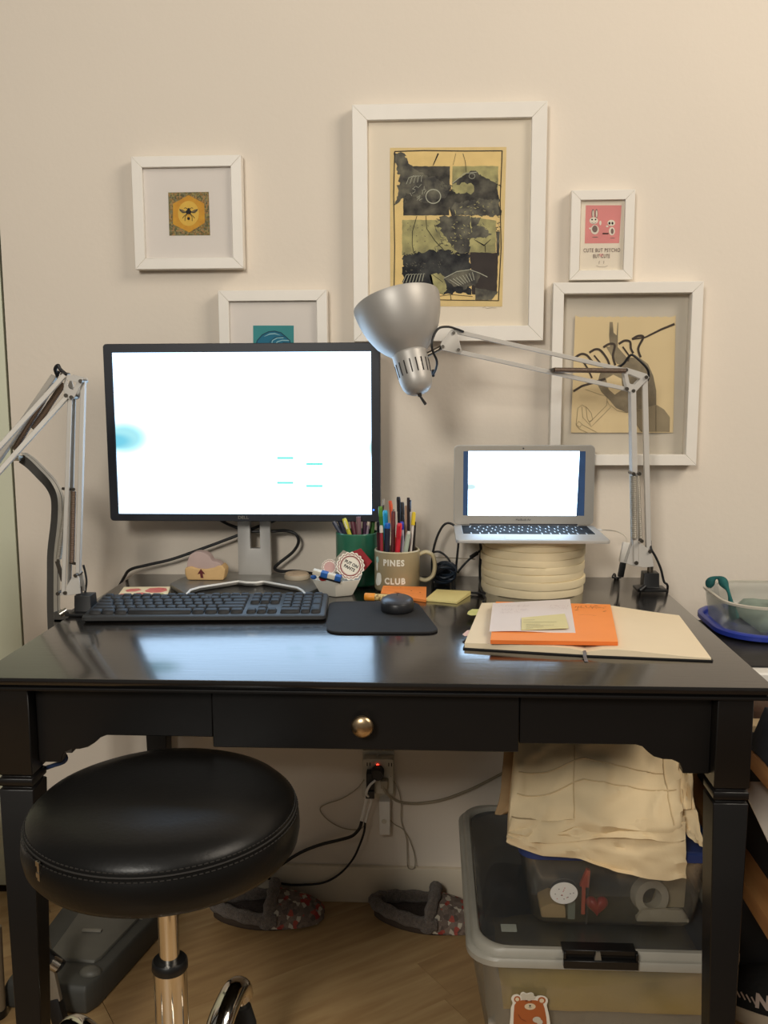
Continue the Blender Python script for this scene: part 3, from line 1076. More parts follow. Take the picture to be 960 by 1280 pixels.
# boomerang base
bt = 0.009
ZB = lambda pts: [PZ(px, py, DZ+bt) for px, py in pts]
outline_f = ZB([(233, 742), (238, 736.5), (250, 733), (298, 725.5), (308, 727), (320, 727.2), (330, 725.8), (372, 733.5), (378, 737), (382, 742)])
outline_b = [V(-0.1190, -0.150, DZ+bt), V(-0.150, -0.085, DZ+bt), V(-0.215, -0.040, DZ+bt), V(-0.2600, -0.026, DZ+bt), V(-0.32, -0.026, DZ+bt), V(-0.365, -0.040, DZ+bt), V(-0.425, -0.085, DZ+bt), V(-0.4330, -0.150, DZ+bt)]
# keep inner edge depth from the photograph but rest the plate on the desk
pts = outline_f+outline_b
g = G()
n = len(pts)
g.prism([V(p.x, p.y, DZ+bt) for p in pts], (0, 0, -bt+0.0002))
o = g.build('stand_base', m_base, T, bevel=0.0015)
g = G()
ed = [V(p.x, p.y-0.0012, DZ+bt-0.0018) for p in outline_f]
g.tube(ed, 0.0024, 6)  # thin white tube painting the highlight along the plate edge
g.build('base_edge_highlight', m_basee, o)

# ------------------------------------------------------------------ stack of round pads and laptop
m_pad = M('cream_pad', (222, 206, 170), 0.85, var=0.05, scale=18, bump=0.2, bscale=120, dist=0.001)
LZ = 0.8600
zs = [DZ]
hts = [0.0145, 0.0125, 0.0120, 0.0125, 0.0115, 0.0130, 0.0100, 0.0085]
tot = sum(hts)
words = ['lowest of the stack, resting on the desk', 'second from the bottom of the stack', 'third from the bottom of the stack', 'fourth from the bottom of the stack', 'fourth from the top of the stack', 'third from the top of the stack', 'second from the top of the stack', 'topmost of the stack, right under the laptop']
for k, h in enumerate(hts):
    h = h*(LZ-DZ)/tot
    z = zs[-1]
    cx, cy = 0.2935+random.uniform(-0.0025, 0.0025), -0.1240+random.uniform(-0.002, 0.002)
    r = 0.1012+random.uniform(-0.0008, 0.0008)-(0.0015 if k > 5 else 0)
    g = G()
    ls = []
    for rr, zz in ((0.1, 0), (r-0.0010, 0), (r-0.0002, 0.0003), (r, 0.0015), (r+0.0002, h/2), (r-0.0001, h-0.0015), (r-0.0004, h-0.0004), (r-0.0014, h-0.0001), (0.1*r, h-0.0001)):
        rr = r*0.1 if zz == 0 and rr == 0.1 else rr
        ls.append([V(cx+(rr)*cos(2*pi*q/64), cy+rr*sin(2*pi*q/64), z+zz+(0.0007*sin(3*2*pi*q/64+k*2)+0.0005*sin(5*2*pi*q/64+k) if 0 < zz < h-0.001 else 0)) for q in range(64)])
    g.loops(ls)
    o = g.build('round_pad', m_pad, None, angle=60)
    tag(o, 'round cream pad under the laptop, '+words[k], 'pad', 'stack of round cream pads')
    zs.append(z+h)

lx = 0.2800
LW, LD = 0.285, 0.190
LF = -0.243
T = thing('laptop', 'small silver laptop, open with a white screen, on the cream stack', 'laptop', (lx, LF+LD/2, LZ))
lt = 0.0065
g = G()
g.prism([(x, y, LZ+0.0003) for x, y in rrect(lx-LW/2, lx+LW/2, LF, LF+LD, 0.008, 4)], (0, 0, lt))
base = g.build('base', m_alu, T, bevel=0.0012)
m_well = M('key_well', (40, 44, 50), 0.5)
m_key = M('laptop_key', (18, 19, 22), 0.75, var=0.05, spec=0.2)
m_klight = M('key_backlight_tint', (205, 214, 222), 0.5, var=0.0)  # pale base colour stands in for glow between the keys, no emission
kw0, kw1 = lx-0.128, lx+0.128
ky1, ky0 = LF+LD-0.016, LF+0.070
g = G(); g.box(kw0, kw1, ky0, ky1, LZ+lt+0.0002, LZ+lt+0.0005)
g.build('key_well', m_klight, base)
zk = LZ+lt+0.0006
rows = [(13, None), (14, {13: 1.5}), (14, {0: 1.5}), (13, {0: 1.75, 12: 1.75}), (12, {0: 2.25, 11: 2.25}), (11, {4: 5.0})]
ry = [0.5, 1, 1, 1, 1, 1.05]
tot = sum(ry)
u_y = (ky1-ky0)/tot
yy = ky1
meshes = {}
for ri, (nk, wide) in enumerate(rows):
    wts = [1.0]*nk
    if wide:
        for k, w in wide.items():
            wts[k] = w
    sm = (kw1-kw0)/sum(wts)
    xx = kw0
    h = u_y*ry[ri]
    for k in range(nk):
        w = wts[k]*sm
        key_id = (round(w, 4), round(h, 4))
        cx, cy = xx+w/2, yy-h/2
        if key_id not in meshes:
            g = G(); g.box(cx-w/2+0.0014, cx+w/2-0.0014, cy-h/2+0.0013, cy+h/2-0.0013, zk-0.0003, zk+0.0010)
            o = g.build('key', m_key, base, bevel=0.0004, seg=1)
            meshes[key_id] = (o, cx, cy)
        else:
            o0, ox, oy = meshes[key_id]
            o = o0.copy()
            COL.objects.link(o)
            o.location = (cx-ox, cy-oy, 0)
        xx += w
    yy -= h
g = G(); g.prism([(x, y, LZ+lt+0.0002) for x, y in rrect(lx-0.050, lx+0.050, LF+0.006, LF+0.060, 0.004, 3)], (0, 0, 0.0004))
g.build('trackpad', m_alug, base, bevel=0.0002, seg=1)
# lid: hinge at the back, leaning a little
hy, hz = LF+LD-0.004, LZ+lt+0.001
lean = radians(1.0)
up = V(0, sin(lean), cos(lean))
nb = V(0, cos(lean), -sin(lean))
LH = 0.1635
LP = lambda u, v, d: V(lx+u, hy, hz)+up*v+nb*d
g = G()
g.prism([LP(u, v, 0.0012) for u, v in rrect(-LW/2, LW/2, 0.0, LH, 0.009, 4)], nb*0.0045)
lid = g.build('lid', m_alu, T, bevel=0.0010)
sw, s0_, s1_ = 0.1235, 0.0190, LH-0.0125
g = G()
g.ring([LP(u, v, 0.0) for u, v in rrect(-LW/2+0.0015, LW/2-0.0015, 0.0015, LH-0.0015, 0.008, 4)], [LP(u, v, 0.0) for u, v in rrect(-sw, sw, s0_, s1_, 0.0004, 4)], nb*0.0011)
lb = g.build('lid_bezel', m_alug, T)
m_dk_bl = M('dark_screen_band', (44, 66, 98), 0.3, var=0.1, emit=0.5)
g = G()
a0_, a1_ = -0.1135, 0.1115
g.prism([LP(-sw, s0_, 0.0008), LP(a0_, s0_, 0.0008), LP(a0_, s1_, 0.0008), LP(-sw, s1_, 0.0008)], nb*0.0003, 1)
g.prism([LP(a1_-0.004, s0_, 0.0008), LP(sw, s0_, 0.0008), LP(sw, s1_, 0.0008), LP(a1_, s1_, 0.0008)], nb*0.0003, 1)
g.prism([LP(a0_, s0_, 0.0008), LP(a1_-0.004, s0_, 0.0008), LP(a1_, s1_, 0.0008), LP(a0_, s1_, 0.0008)], nb*0.0003, 0)
o_ = FR[T.name].translation
q = LP(-0.108, 0.078, 0)
m_scr2 = screen_mat('laptop_screen_glow', 6.0, [(q.x-o_.x, q.z-o_.z, 0.020, 0.010, (0.66/6, 0.90/6, 0.93/6, 1))])
g.build('screen', [m_scr2, m_dk_bl], T)
c = LP(-0.002, LH-0.0068, -0.0002)
g = G(); g.lathe([(0, 0), (0.0016, 0), (0.0016, 0.0003), (0, 0.0003)], 12, c, -nb)
g.build('webcam', m_ink, lb)
g = text_geo('MacBook Air', 0.0058, plane_frame(LP(0, 0.0105, -0.0002), (1, 0, 0), up), 0.0001, 0.0, 1.0)
g.build('lettering', m_bezel, lb)
g = G(); g.cyl((lx-0.11, hy+0.001, hz-0.0005), (lx+0.11, hy+0.001, hz-0.0005), 0.003, 12)
g.build('hinge', m_bezel, T)

# ------------------------------------------------------------------ lamps
m_spring = M('spring_grey', (160, 154, 142), 0.45, 0.4, var=0.08)
m_springb = M('spring_brown', (112, 94, 80), 0.45, 0.5, var=0.08)
m_bolt = M('bolt_steel', (104, 98, 90), 0.35, 0.9, var=0.05)
m_lampin = M('lamp_inside_white', (232, 228, 216), 0.5)


def spring(g, a, b, r, pitch=0.0026):
    a, b = Vector(a), Vector(b)
    L = (b-a).length
    n = max(6, int(L/pitch))
    prof = [(0, 0)]
    for k in range(n):
        prof += [(r*0.86, L*k/n), (r, L*(k+0.5)/n)]
    prof += [(r*0.86, L), (0, L)]
    g.lathe(prof, 10, a, b-a)


class Bolts(G):
    """like G, but every piece becomes a part of its own"""

    def __init__(self):
        G.__init__(self)
        self.cuts = []

    def cyl(self, *a, **k):
        self.cuts.append(len(self.f))
        return G.cyl(self, *a, **k)

    def bar(self, *a, **k):
        self.cuts.append(len(self.f))
        return G.bar(self, *a, **k)

    def split(self, name, mat, T):
        cuts = self.cuts+[len(self.f)]
        for a, b in zip(cuts[:-1], cuts[1:]):
            g = G()
            idx = sorted({i for f in self.f[a:b] for i in f})
            mp = {i: k for k, i in enumerate(idx)}
            g.add([self.v[i] for i in idx], [tuple(mp[i] for i in f) for f in self.f[a:b]])
            g.build(name, mat, T)


def bolt(g, p, r=0.0032, y0=-0.004, y1=0.004, ax=(0, 1, 0)):
    a = Vector(ax).normalized()
    g.cyl(Vector(p)+a*y0, Vector(p)+a*y1, r, 10)


def shade(T, c, axis, s=1.0):
    """bell shade and socket housing; c = middle of the mouth, axis points out of the mouth"""
    ax = Vector(axis).normalized()
    prof_o = [(0.0800, 0.0), (0.0803, 0.005), (0.0778, 0.020), (0.0736, 0.037), (0.0662, 0.056), (0.0560, 0.0745), (0.0450, 0.0875), (0.0360, 0.0955), (0.0310, 0.1005), (0.0280, 0.1040)]
    prof_i = [(max(0.001, r-0.0015), z-0.001 if z > 0.05 else z) for r, z in prof_o]
    pr = prof_o+[(0.026, 0.1030)]+prof_i[::-1][1:]
    g = G()
    n = 56
    az = -ax
    sx = az.orthogonal().normalized()
    sy = az.cross(sx)
    ls = [[Vector(c)+az*z*s+(sx*cos(2*pi*k/n)+sy*sin(2*pi*k/n))*r*s for k in range(n)] for r, z in pr]
    ls.append(ls[0])
    g.loops(ls[:len(prof_o)], False, False, 0)
    g.loops(ls[len(prof_o)-1:], False, False, 1)
    sh = g.build('lamp_shade', [m_shade, m_lampin], T, angle=60)
    g = G()
    hp = [(0.0, 0.0985), (0.0300, 0.0985), (0.0318, 0.1005), (0.0318, 0.104), (0.0310, 0.130), (0.0296, 0.152), (0.0272, 0.163), (0.0225, 0.171), (0.0150, 0.176), (0.0, 0.178)]
    ls = [[Vector(c)+az*z*s+(sx*cos(2*pi*k/40)+sy*sin(2*pi*k/40))*r*s for k in range(40)] for r, z in hp]
    g.loops(ls)
    hs = g.build('socket_housing', m_shade, T, angle=50)
    for k in range(18):
        a = 2*pi*k/18
        d = sx*cos(a)+sy*sin(a)
        t = az.cross(d)
        g = G()
        for zz, rr, hh in ((0.131, 0.0308, 0.0125),):
            g.obox(Vector(c)+az*zz*s+d*(rr)*s, d*0.0006, t*0.0011*s, (az*1.0+d*-0.055).normalized()*hh*s)
        g.build('vent_slot', m_ink, hs)
    g = G()
    e = Vector(c)+az*0.176*s
    g.lathe([(0, 0), (0.004, 0), (0.0035, 0.006), (0, 0.006)], 12, e, az)
    g.lathe([(0, 0), (0.0021, 0.0), (0.0027, 0.019), (0, 0.020)], 10, e+az*0.005, az*0.9+Vector((0.35, -0.1, 0)))
    g.build('switch', m_ink, hs)
    g = G()
    ls = []
    g.ell(Vector(c)+az*0.055*s, 0.028*s, 0.028*s, 0.028*s, 16, 8)
    g.cyl(Vector(c)+az*0.075*s, Vector(c)+az*0.10*s, 0.013*s, 14)
    g.build('bulb', m_lampin, T)
    return sh, hs


def lamp_clamp(T, c, yb, dx):
    """black desk clamp: block on the desk, jaw plate, screw under the top; c = block centre on desk top"""
    g = G()
    g.loops([[(c.x+sx*w, c.y+sy*d, z) for sx, sy in ((-1, -1), (1, -1), (1, 1), (-1, 1))] for z, w, d in ((DZ+0.0005, 0.020, 0.020), (DZ+0.006, 0.020, 0.020), (DZ+0.007, 0.0155, 0.016), (DZ+0.036, 0.0145, 0.015))])
    g.box(c.x-0.029, c.x+0.029, c.y-0.026, c.y+0.018, DZ+0.0004, DZ+0.0055)
    o = g.build('clamp', m_blackpl, T, bevel=0.0015)
    return o


# right lamp
YL = -0.130
c = PY(812, 737, YL)
cl = V(0.5230, YL, DZ)
T = thing('desk_lamp', 'silver swing arm lamp with its shade above the monitor corner, clamped at the right', 'lamp', tuple(cl))
k_ = lamp_clamp(T, cl, 0, 0)
g = G(); g.cyl((0.5085, YL-0.024, DZ+0.012), (0.4965, YL-0.030, DZ+0.004), 0.005, 10)
g.build('clamp_screw', m_blackpl, k_)
g = G(); g.cyl((cl.x, YL, DZ+0.036), (cl.x, YL, DZ+0.056), 0.006, 12)
g.build('swivel_pin', m_bolt, T)
yA = YL
P = lambda px, py, y=YL: PY(px, py, y)
# base bracket: two cheek plates
poly = [(781, 703), (790, 676), (801, 679), (813, 689), (816, 707), (804, 708), (790, 706)]
for s in (-0.011, 0.009):
    g = G(); g.prism([P(px, py)+V(0, s, 0) for px, py in poly], (0, 0.002, 0))
    g.build('base_bracket', m_silver, T, bevel=0.0004, seg=1)
EB = (791.5, 489)   # elbow lower pivot
E2 = (806, 470)     # elbow right pivot
for (p0, p1, nm) in (((793.5, 702), (790, 489), 'lower_arm'), ((810.5, 688), (805.5, 470), 'lower_arm')):
    g = G()
    a, b_ = P(*p0), P(*p1)
    g.bar(a, b_, 0.027 if p0[0] < 800 else 0.010, 0.0102, (0, 1, 0))
    g.build(nm, m_silver, T, bevel=0.0008, seg=1)
g = G()
spring(g, P(789.5, 594)+V(0, -0.018, 0), P(790.0, 671)+V(0, -0.018, 0), 0.0068)
g.build('spring', m_spring, T)
g = G()
spring(g, P(796, 594)+V(0, -0.008, 0), P(799.5, 672)+V(0, -0.008, 0), 0.0044)
g.build('spring', m_spring, T)
g = Bolts()
for q in ((789, 591), (796, 591), (799, 674)):
    bolt(g, P(*q), 0.0036, -0.024, 0.013)
bolt(g, P(793.5, 702), 0.004, -0.0145, 0.012)
bolt(g, P(810.5, 688), 0.0035, -0.0145, 0.012)
g.split('bolt', m_bolt, T)
# elbow plates
out = [(777.5, 462), (781.5, 459.5), (807, 467.5), (810, 472), (792.5, 490.5), (788, 491.5), (782.5, 488), (781, 480)]
inn = [(783.2, 468), (784.3, 467.5), (798.5, 473.2), (798.3, 474), (791.8, 480.8), (790.5, 480.8), (786, 479.6), (785.2, 478)]
for s in (-0.0115, 0.0095):
    g = G()
    g.ring([P(*q)+V(0, s, 0) for q in out], [P(*q)+V(0, s, 0) for q in inn], (0, 0.002, 0))
    g.build('elbow_plate', m_silver, T, bevel=0.0004, seg=1)
g = Bolts()
for q in ((781, 462.5), (806, 471.5), (790, 488.5), (782, 486)):
    bolt(g, P(*q), 0.0034, -0.0150, 0.012)
g.split('bolt', m_bolt, T)
# upper arms come forward towards the head
YH = -0.235


def PU(px, py):     # depth along the upper arm between elbow (x~785) and head (x~560)
    t = (785.0-px)/(785.0-560.0)
    return PY(px, py, YL+(YH-YL)*t)


for p0, p1 in (((781, 463), (568, 414)), ((781, 486), (574, 440))):
    g = G()
    g.bar(PU(*p0), PU(*p1), 0.010, 0.0078, (0, 1, 0))
    g.build('upper_arm', m_silver, T, bevel=0.0008, seg=1)
g = G()
spring(g, PU(780, 463.5)+V(0, -0.012, 0), PU(692, 462.5)+V(0, -0.012, 0), 0.0048)
g.build('spring', m_springb, T)
g = G()
spring(g, PU(780, 463.5)+V(0, 0.012, 0), PU(692, 462.5)+V(0, 0.012, 0), 0.0048)
g.build('spring', m_springb, T)
g = Bolts(); bolt(g, PU(689, 462.5), 0.0032, -0.017, 0.017)
g.split('bolt', m_bolt, T)
tri = [(550.3, 431), (552, 427.5), (563.5, 412.5), (568, 412), (571, 416), (577, 438), (574.5, 442), (571, 442), (552.5, 437.5)]
for s in (-0.0095, 0.0075):
    g = G(); g.prism([PU(*q)+V(0, s, 0) for q in tri], (0, 0.002, 0))
    g.build('head_bracket', m_silver, T, bevel=0.0004, seg=1)
g = Bolts()
for q in ((567, 416.5), (573, 437.5), (553.5, 433.5)):
    bolt(g, PU(*q), 0.0030, -0.0125, 0.010)
hb = PU(553, 433.5)
mc = PY(495.5, 378.5, -0.245)
axis = V(-0.235, 0.27, 0.90)
hsp = Vector(mc)-axis.normalized()*0.116
g.cyl(hb, hb+(hsp-hb)*0.70, 0.0045, 10)
g.split('bolt', m_bolt, T)
shade(T, mc, axis, 0.985)
g = G()
e = [PU(579, 415)+V(0, -0.008, 0), PU(571, 412)+V(0, -0.012, 0), PU(560, 409)+V(0, -0.012, 0), PU(548, 412)+V(0, -0.030, 0), PY(541, 423, -0.285), PY(540.5, 437, -0.285), PY(546, 451, -0.270), PY(545, 461, -0.255), PY(541.5, 468, -0.240)]
g.tube(cr(e, 6), 0.0021, 8)
g.cyl(PY(541.5, 463, -0.24), PY(541.3, 470, -0.233), 0.0032, 8)
g.build('cable', m_cord_b, T)
g = G()
e = [PU(770, 461)+V(0, 0.004, 0), PY(779, 455, YL-0.01), PY(786, 446, YL-0.014), PY(791, 444, YL-0.016), PY(800, 451, YL-0.016), PY(809, 461, YL-0.012), PY(811, 470, YL-0.004), PY(809, 476, YL+0.006)]
g.tube(cr(e, 6), 0.0024, 8)
g.build('cable', m_cord_b, T)
g = G()
e = [PY(813, 676, YL+0.005), PY(814, 686, YL-0.006), PY(820, 697, YL-0.006), PY(826, 711, YL-0.006), PY(830, 727, YL-0.004), V(0.5565, YL-0.004, DZ+0.010), V(0.560, YL+0.01, 0.735), V(0.562, YL+0.05, 0.60), V(0.5615, YL+0.08, 0.40)]
g.tube(cr(e, 6), 0.0024, 8)
g.build('cable', m_cord_b, T)

# left lamp
YL = -0.360
cl = V(-0.5240, -0.362, DZ)
T = thing('desk_lamp', 'silver swing arm lamp left of the monitor with its arm leaving the picture', 'lamp', tuple(cl))
k_ = lamp_clamp(T, cl, 0, 0)
g = G(); g.cyl((-0.552, -0.378, DZ+0.010), (-0.563, -0.384, DZ+0.003), 0.0055, 10)
g.box(-0.560, -0.548, -0.384, -0.372, DZ+0.0006, DZ+0.004)
g.build('clamp_screw', [m_satin], k_)
g = G(); g.cyl((cl.x-0.012, YL, DZ+0.034), (cl.x-0.012, YL, DZ+0.048), 0.006, 12)
g.build('swivel_pin', m_bolt, T)
poly = [(76, 742), (84, 735), (92, 722), (99, 716), (102, 721), (104, 740), (95, 741.5), (88, 742.5)]
for s in (-0.012, 0.010):
    g = G(); g.prism([P(px, py, YL)+V(0, s, 0) for px, py in poly], (0, 0.002, 0))
    g.build('base_bracket', m_silver, T, bevel=0.0004, seg=1)
for p0, p1 in (((83, 739), (90, 492)), ((98, 717), (104.5, 476))):
    for s in ((-0.013, 0.013) if p0[0] < 90 else (0.0,)):
        g = G()
        g.bar(P(*p0, YL)+V(0, s, 0), P(*p1, YL)+V(0, s*0.6, 0), 0.004 if s else 0.010, 0.0075, (0, 1, 0))
        g.build('lower_arm', m_silver, T, bevel=0.0008, seg=1)
g = G()
spring(g, P(92, 614, YL), P(90, 703, YL), 0.0046)
g.build('spring', m_springb, T)
g = G()
spring(g, P(80, 612, YL)+V(0, 0.02, 0), P(67.5, 701, YL)+V(0, 0.02, 0), 0.0055)
g.build('spring', m_spring, T)
g = Bolts()
for s, e in (((77, 611), (94, 611.5)), ((87, 704), (95, 704))):
    g.cyl(P(*s, YL)+V(0, 0.004, 0), P(*e, YL)+V(0, -0.004, 0), 0.0026, 10)
g.cyl(P(66, 703.5, YL)+V(0, 0.022, 0), P(70, 703, YL)+V(0, 0.010, 0), 0.0028, 10)
g.bar(P(68, 703, YL)+V(0, 0.012, 0), P(75.5, 728, YL)+V(0, 0.012, 0), 0.003, 0.007, (0, 1, 0))
for q in ((85, 739), (98, 717.5), (76, 740)):
    bolt(g, P(*q, YL), 0.0034, -0.0150, 0.013)
g.split('bolt', m_bolt, T)
out = [(85, 473.5), (88, 468), (106, 472.5), (107, 476), (95.5, 498.5), (92, 499.5), (86, 498), (81.5, 483)]
inn = [(87, 476), (87.5, 475), (98.5, 478), (98.8, 479), (94.8, 487), (94, 487.2), (89.8, 485.5), (88.8, 484)]
for s in (-0.0125, 0.0105):
    g = G()
    g.ring([P(*q, YL)+V(0, s, 0) for q in out], [P(*q, YL)+V(0, s, 0) for q in inn], (0, 0.002, 0))
    g.build('elbow_plate', m_silver, T, bevel=0.0004, seg=1)
g = Bolts()
for q in ((104.5, 476.5), (86.3, 494.2), (93, 496.5), (82, 468)):
    bolt(g, P(*q, YL), 0.0034, -0.0155, 0.013)
g.split('bolt', m_bolt, T)


def PV(px, py, dy=0.0):     # the upper arm swings back over the left side, coming towards the viewer
    t = (85.0-px)/85.0
    return PY(px, py, YL-0.11*t+dy)


for p0, p1, dy in (((80, 470), (-75, 641), -0.006), ((83, 497), (-75, 672), -0.006)):
    g = G()
    g.bar(PV(*p0, dy), PV(*p1, dy), 0.010, 0.0078, (0.5, -0.8, 0.5))
    g.build('upper_arm', m_silver, T, bevel=0.0008, seg=1)
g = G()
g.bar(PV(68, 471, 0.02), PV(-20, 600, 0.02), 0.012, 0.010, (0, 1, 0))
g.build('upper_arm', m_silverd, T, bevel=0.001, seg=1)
g = G()
spring(g, PV(79, 480, 0.0), PV(42, 536, 0.0), 0.0058)
spring(g, PV(66, 480, 0.02), PV(18, 562, 0.02), 0.0058)
g.build('spring', m_springb, T)
g = G()
e = [P(73, 470, YL)+V(0, -0.004, 0), P(72, 462, YL)+V(0, -0.01, 0), P(76, 457, YL)+V(0, -0.012, 0), P(79, 462, YL)+V(0, -0.012, 0), P(86, 469, YL)+V(0, -0.008, 0)]
g.tube(cr(e, 6), [0.0032]*24+[0.002], 8)
g.tube(cr([P(66, 474, YL), P(70, 472, YL), P(74, 464, YL)], 5), 0.0028, 8)
g.build('cable', m_cord_b, T)
g = G()
e = [P(101, 708, YL)+V(0, 0.012, 0), P(103, 718, YL)+V(0, 0.014, 0), P(104.5, 730, YL)+V(0, 0.014, 0), P(103, 744, YL)+V(0, 0.012, 0)]
g.tube(cr(e, 6), 0.002, 8)
g.build('cable', m_cord_b, T)
hb = PV(-75, 655)
g = G(); g.prism([hb+V(0.01, -0.008, 0.03), hb+V(-0.03, -0.008, 0.0), hb+V(0.01, -0.008, -0.03)], (0, 0.016, 0))
g.build('head_bracket', m_silver, T)
shade(T, hb+V(-0.09, -0.05, -0.09), (0.1, -0.3, -0.9), 0.985)

# bent grey arm behind the left lamp
T = thing('bent_arm', 'flat bent grey metal arm rising behind the left lamp', 'arm', (-0.600, -0.285, 0.46))
m_flat = M('grey_metal', (158, 152, 140), 0.45, 0.2, var=0.05)
m_flatd = M('dark_grey_metal', (74, 72, 68), 0.5, 0.3, var=0.05)
YBA = -0.285
bp_ = [(67, 800), (65.5, 760), (65.5, 720), (66, 690), (70, 655), (71, 632), (69, 618), (62, 605), (50, 592), (38, 580), (27, 572)]
cen = cr([PY(px, py, YBA) for px, py in bp_], 4)
dl, dr_ = [], []
for i, p in enumerate(cen):
    t = (cen[min(i+1, len(cen)-1)]-cen[max(0, i-1)]).normalized()
    s = V(0, 1, 0).cross(t)
    dl.append(p+s*0.0105)
    dr_.append(p-s*0.0105)
g = G()
g.sheet([dl, cen, dr_], 0.004, (0, 1, 0))
ba = g.build('flat_bar', m_flatd, T)
g = G()
g.sheet([[p+V(-0.006, -0.005, 0.001) for p in dl], [p+V(0.003, 0.004, 0) for p in dl]], 0.004, (-0.4, 0.9, 0))
g.build('folded_edge', m_flat, T)
g = G()
c = PY(27, 571.5, YBA)
g.cyl(c+V(-0.006, -0.02, 0), c+V(0.006, -0.02, 0), 0.0052, 12)
g.cyl(c+V(0.002, -0.022, 0), c+V(0.002, 0.006, 0), 0.0048, 12)
g.build('pivot_bolt', m_satin, T)
g = G()
g.box(-0.612, -0.590, -0.296, -0.274, 0.46, 0.722)
g.box(-0.612, -0.553, -0.296, -0.274, 0.715, 0.735)
g.build('post', m_flatd, T, bevel=0.001, seg=1)

# ------------------------------------------------------------------ keyboard
m_kbody = M('keyboard_body', (44, 44, 44), 0.5, var=0.04)
m_kkey = M('keyboard_key', (26, 26, 28), 0.6, var=0.05)
fl, fr_ = V(-0.508, -0.4300, DZ), V(-0.0895, -0.4030, DZ)
ux = (fr_-fl).normalized()
uy = V(-ux.y, ux.x, 0)
KW = (fr_-fl).length
KD = 0.136
hf, hbk = 0.011, 0.020
T = thing('keyboard', 'wide dark grey keyboard with a number pad in front of the monitor', 'keyboard', tuple((fl+fr_)/2+uy*KD/2), atan2(ux.y, ux.x))
KP = lambda u, v, h=0.0: fl+ux*u+uy*v+V(0, 0, h+hf+(hbk-hf)*v/KD)
g = G()
ls = []
for ins, h in ((0.004, None), (0.0, 0.35), (0.0005, 0.85), (0.003, 1.0)):
    l = []
    for u, v in rrect(ins, KW-ins, ins, KD-ins, 0.008, 4):
        top = hf+(hbk-hf)*v/KD
        z = 0.0008 if h is None else 0.0008+(top-0.0008)*h
        l.append(fl+ux*u+uy*v+V(0, 0, z))
    ls.append(l)
g.loops(ls)
kb = g.build('body', m_kbody, T, angle=50)
unit = (KW-0.018)/22.6
x_off = 0.009
y_rows = [0.014+0.0182*k for k in range(5)]
fn_y = 0.014+0.0182*5+0.003
kn = V(0, 0, 1)
meshes = {}


def kkey(u, v, w, h, tall=0.0058):
    kid = (round(w, 4), round(h, 4))
    if kid in meshes:
        o0, u0, v0 = meshes[kid]
        o = o0.copy()
        COL.objects.link(o)
        d = KP(u, v)-KP(u0, v0)
        o.location = FR[T.name].to_3x3().inverted() @ d
        return o
    g = G()
    ls = []
    for ins, t in ((0.0005, -0.0005), (0.0008, 0.001), (0.0022, tall-0.0006), (0.0030, tall)):
        ls.append([KP(a, b_, t) for a, b_ in rrect(u+ins, u+w-ins, v+ins, v+h-ins, 0.0014, 1)])
    g.loops(ls)
    o = g.build('key', m_kkey, kb, angle=45)
    meshes[kid] = (o, u, v)
    return o


lay = {
    4: [1]*13+[2],
    3: [1.5]+[1]*12+[1.5],
    2: [1.75]+[1]*11+[2.25],
    1: [2.25]+[1]*10+[2.75],
    0: [1.25, 1.25, 1.25, 6.25, 1.25, 1.25, 1.25, 1.25],
}
for r, ws in lay.items():
    u = x_off
    for w in ws:
        kkey(u, y_rows[r], w*unit, 0.0182)
        u += w*unit
u = x_off
for k, w in enumerate([1, -0.8, 1, 1, 1, 1, -0.6, 1, 1, 1, 1, -0.6, 1, 1, 1, 1]):
    if w > 0:
        kkey(u, fn_y, w*unit, 0.0150)
    u += abs(w)*unit
xn = x_off+15.3*unit
for k in range(3):
    kkey(xn+k*unit, fn_y, unit, 0.0150)
    kkey(xn+k*unit, y_rows[4], unit, 0.0182)
    kkey(xn+k*unit, y_rows[3], unit, 0.0182)
    kkey(xn+k*unit, y_rows[0], unit, 0.0182)
kkey(xn+unit, y_rows[1], unit, 0.0182)
xn = x_off+18.6*unit
for k in range(4):
    kkey(xn+k*unit, fn_y, unit, 0.0150)
    kkey(xn+k*unit, y_rows[4], unit, 0.0182)
for r in (3, 2, 1):
    for k in range(3):
        kkey(xn+k*unit, y_rows[r], unit, 0.0182)
kkey(xn, y_rows[0], 2*unit, 0.0182)
kkey(xn+2*unit, y_rows[0], unit, 0.0182)
kkey(xn+3*unit, y_rows[2], unit, 0.0364)
kkey(xn+3*unit, y_rows[0], unit, 0.0364)

# ------------------------------------------------------------------ mouse pad and mouse
m_pad2 = M('mouse_pad_cloth', (32, 31, 31), 0.85, var=0.12, scale=60, bump=0.3, bscale=400, dist=0.0004)
mpc = [PZ(408, 793, DZ), PZ(551, 793, DZ), PZ(521, 754, DZ), PZ(411, 754, DZ)]
out = []
n = 4
for k in range(4):
    a, p, c = mpc[k-1], mpc[k], mpc[(k+1) % 4]
    r = 0.030
    da, dc = (a-p).normalized(), (c-p).normalized()
    for t in [i/6 for i in range(7)]:
        A_, B_ = p+da*r, p+dc*r
        out.append((1-t)**2*A_+2*t*(1-t)*p+t*t*B_)
g = G()
g.prism([V(p.x, p.y, DZ+0.0004) for p in out], (0, 0, 0.0036))
o = g.build('mouse_pad', m_pad2, None, bevel=0.0008, seg=1)
tag(o, 'thin black mouse pad with rounded corners right of the keyboard', 'mouse pad')
MC = PZ(496, 766, DZ+0.004)
MC = V(MC.x, MC.y+0.020, DZ+0.0042)
T = thing('mouse', 'small dark grey computer mouse on the black mouse pad', 'mouse', tuple(MC))
m_mouse = M('mouse_grey', (64, 66, 72), 0.35, var=0.05)
m_mouse_d = M('mouse_side', (36, 37, 40), 0.4, var=0.05)


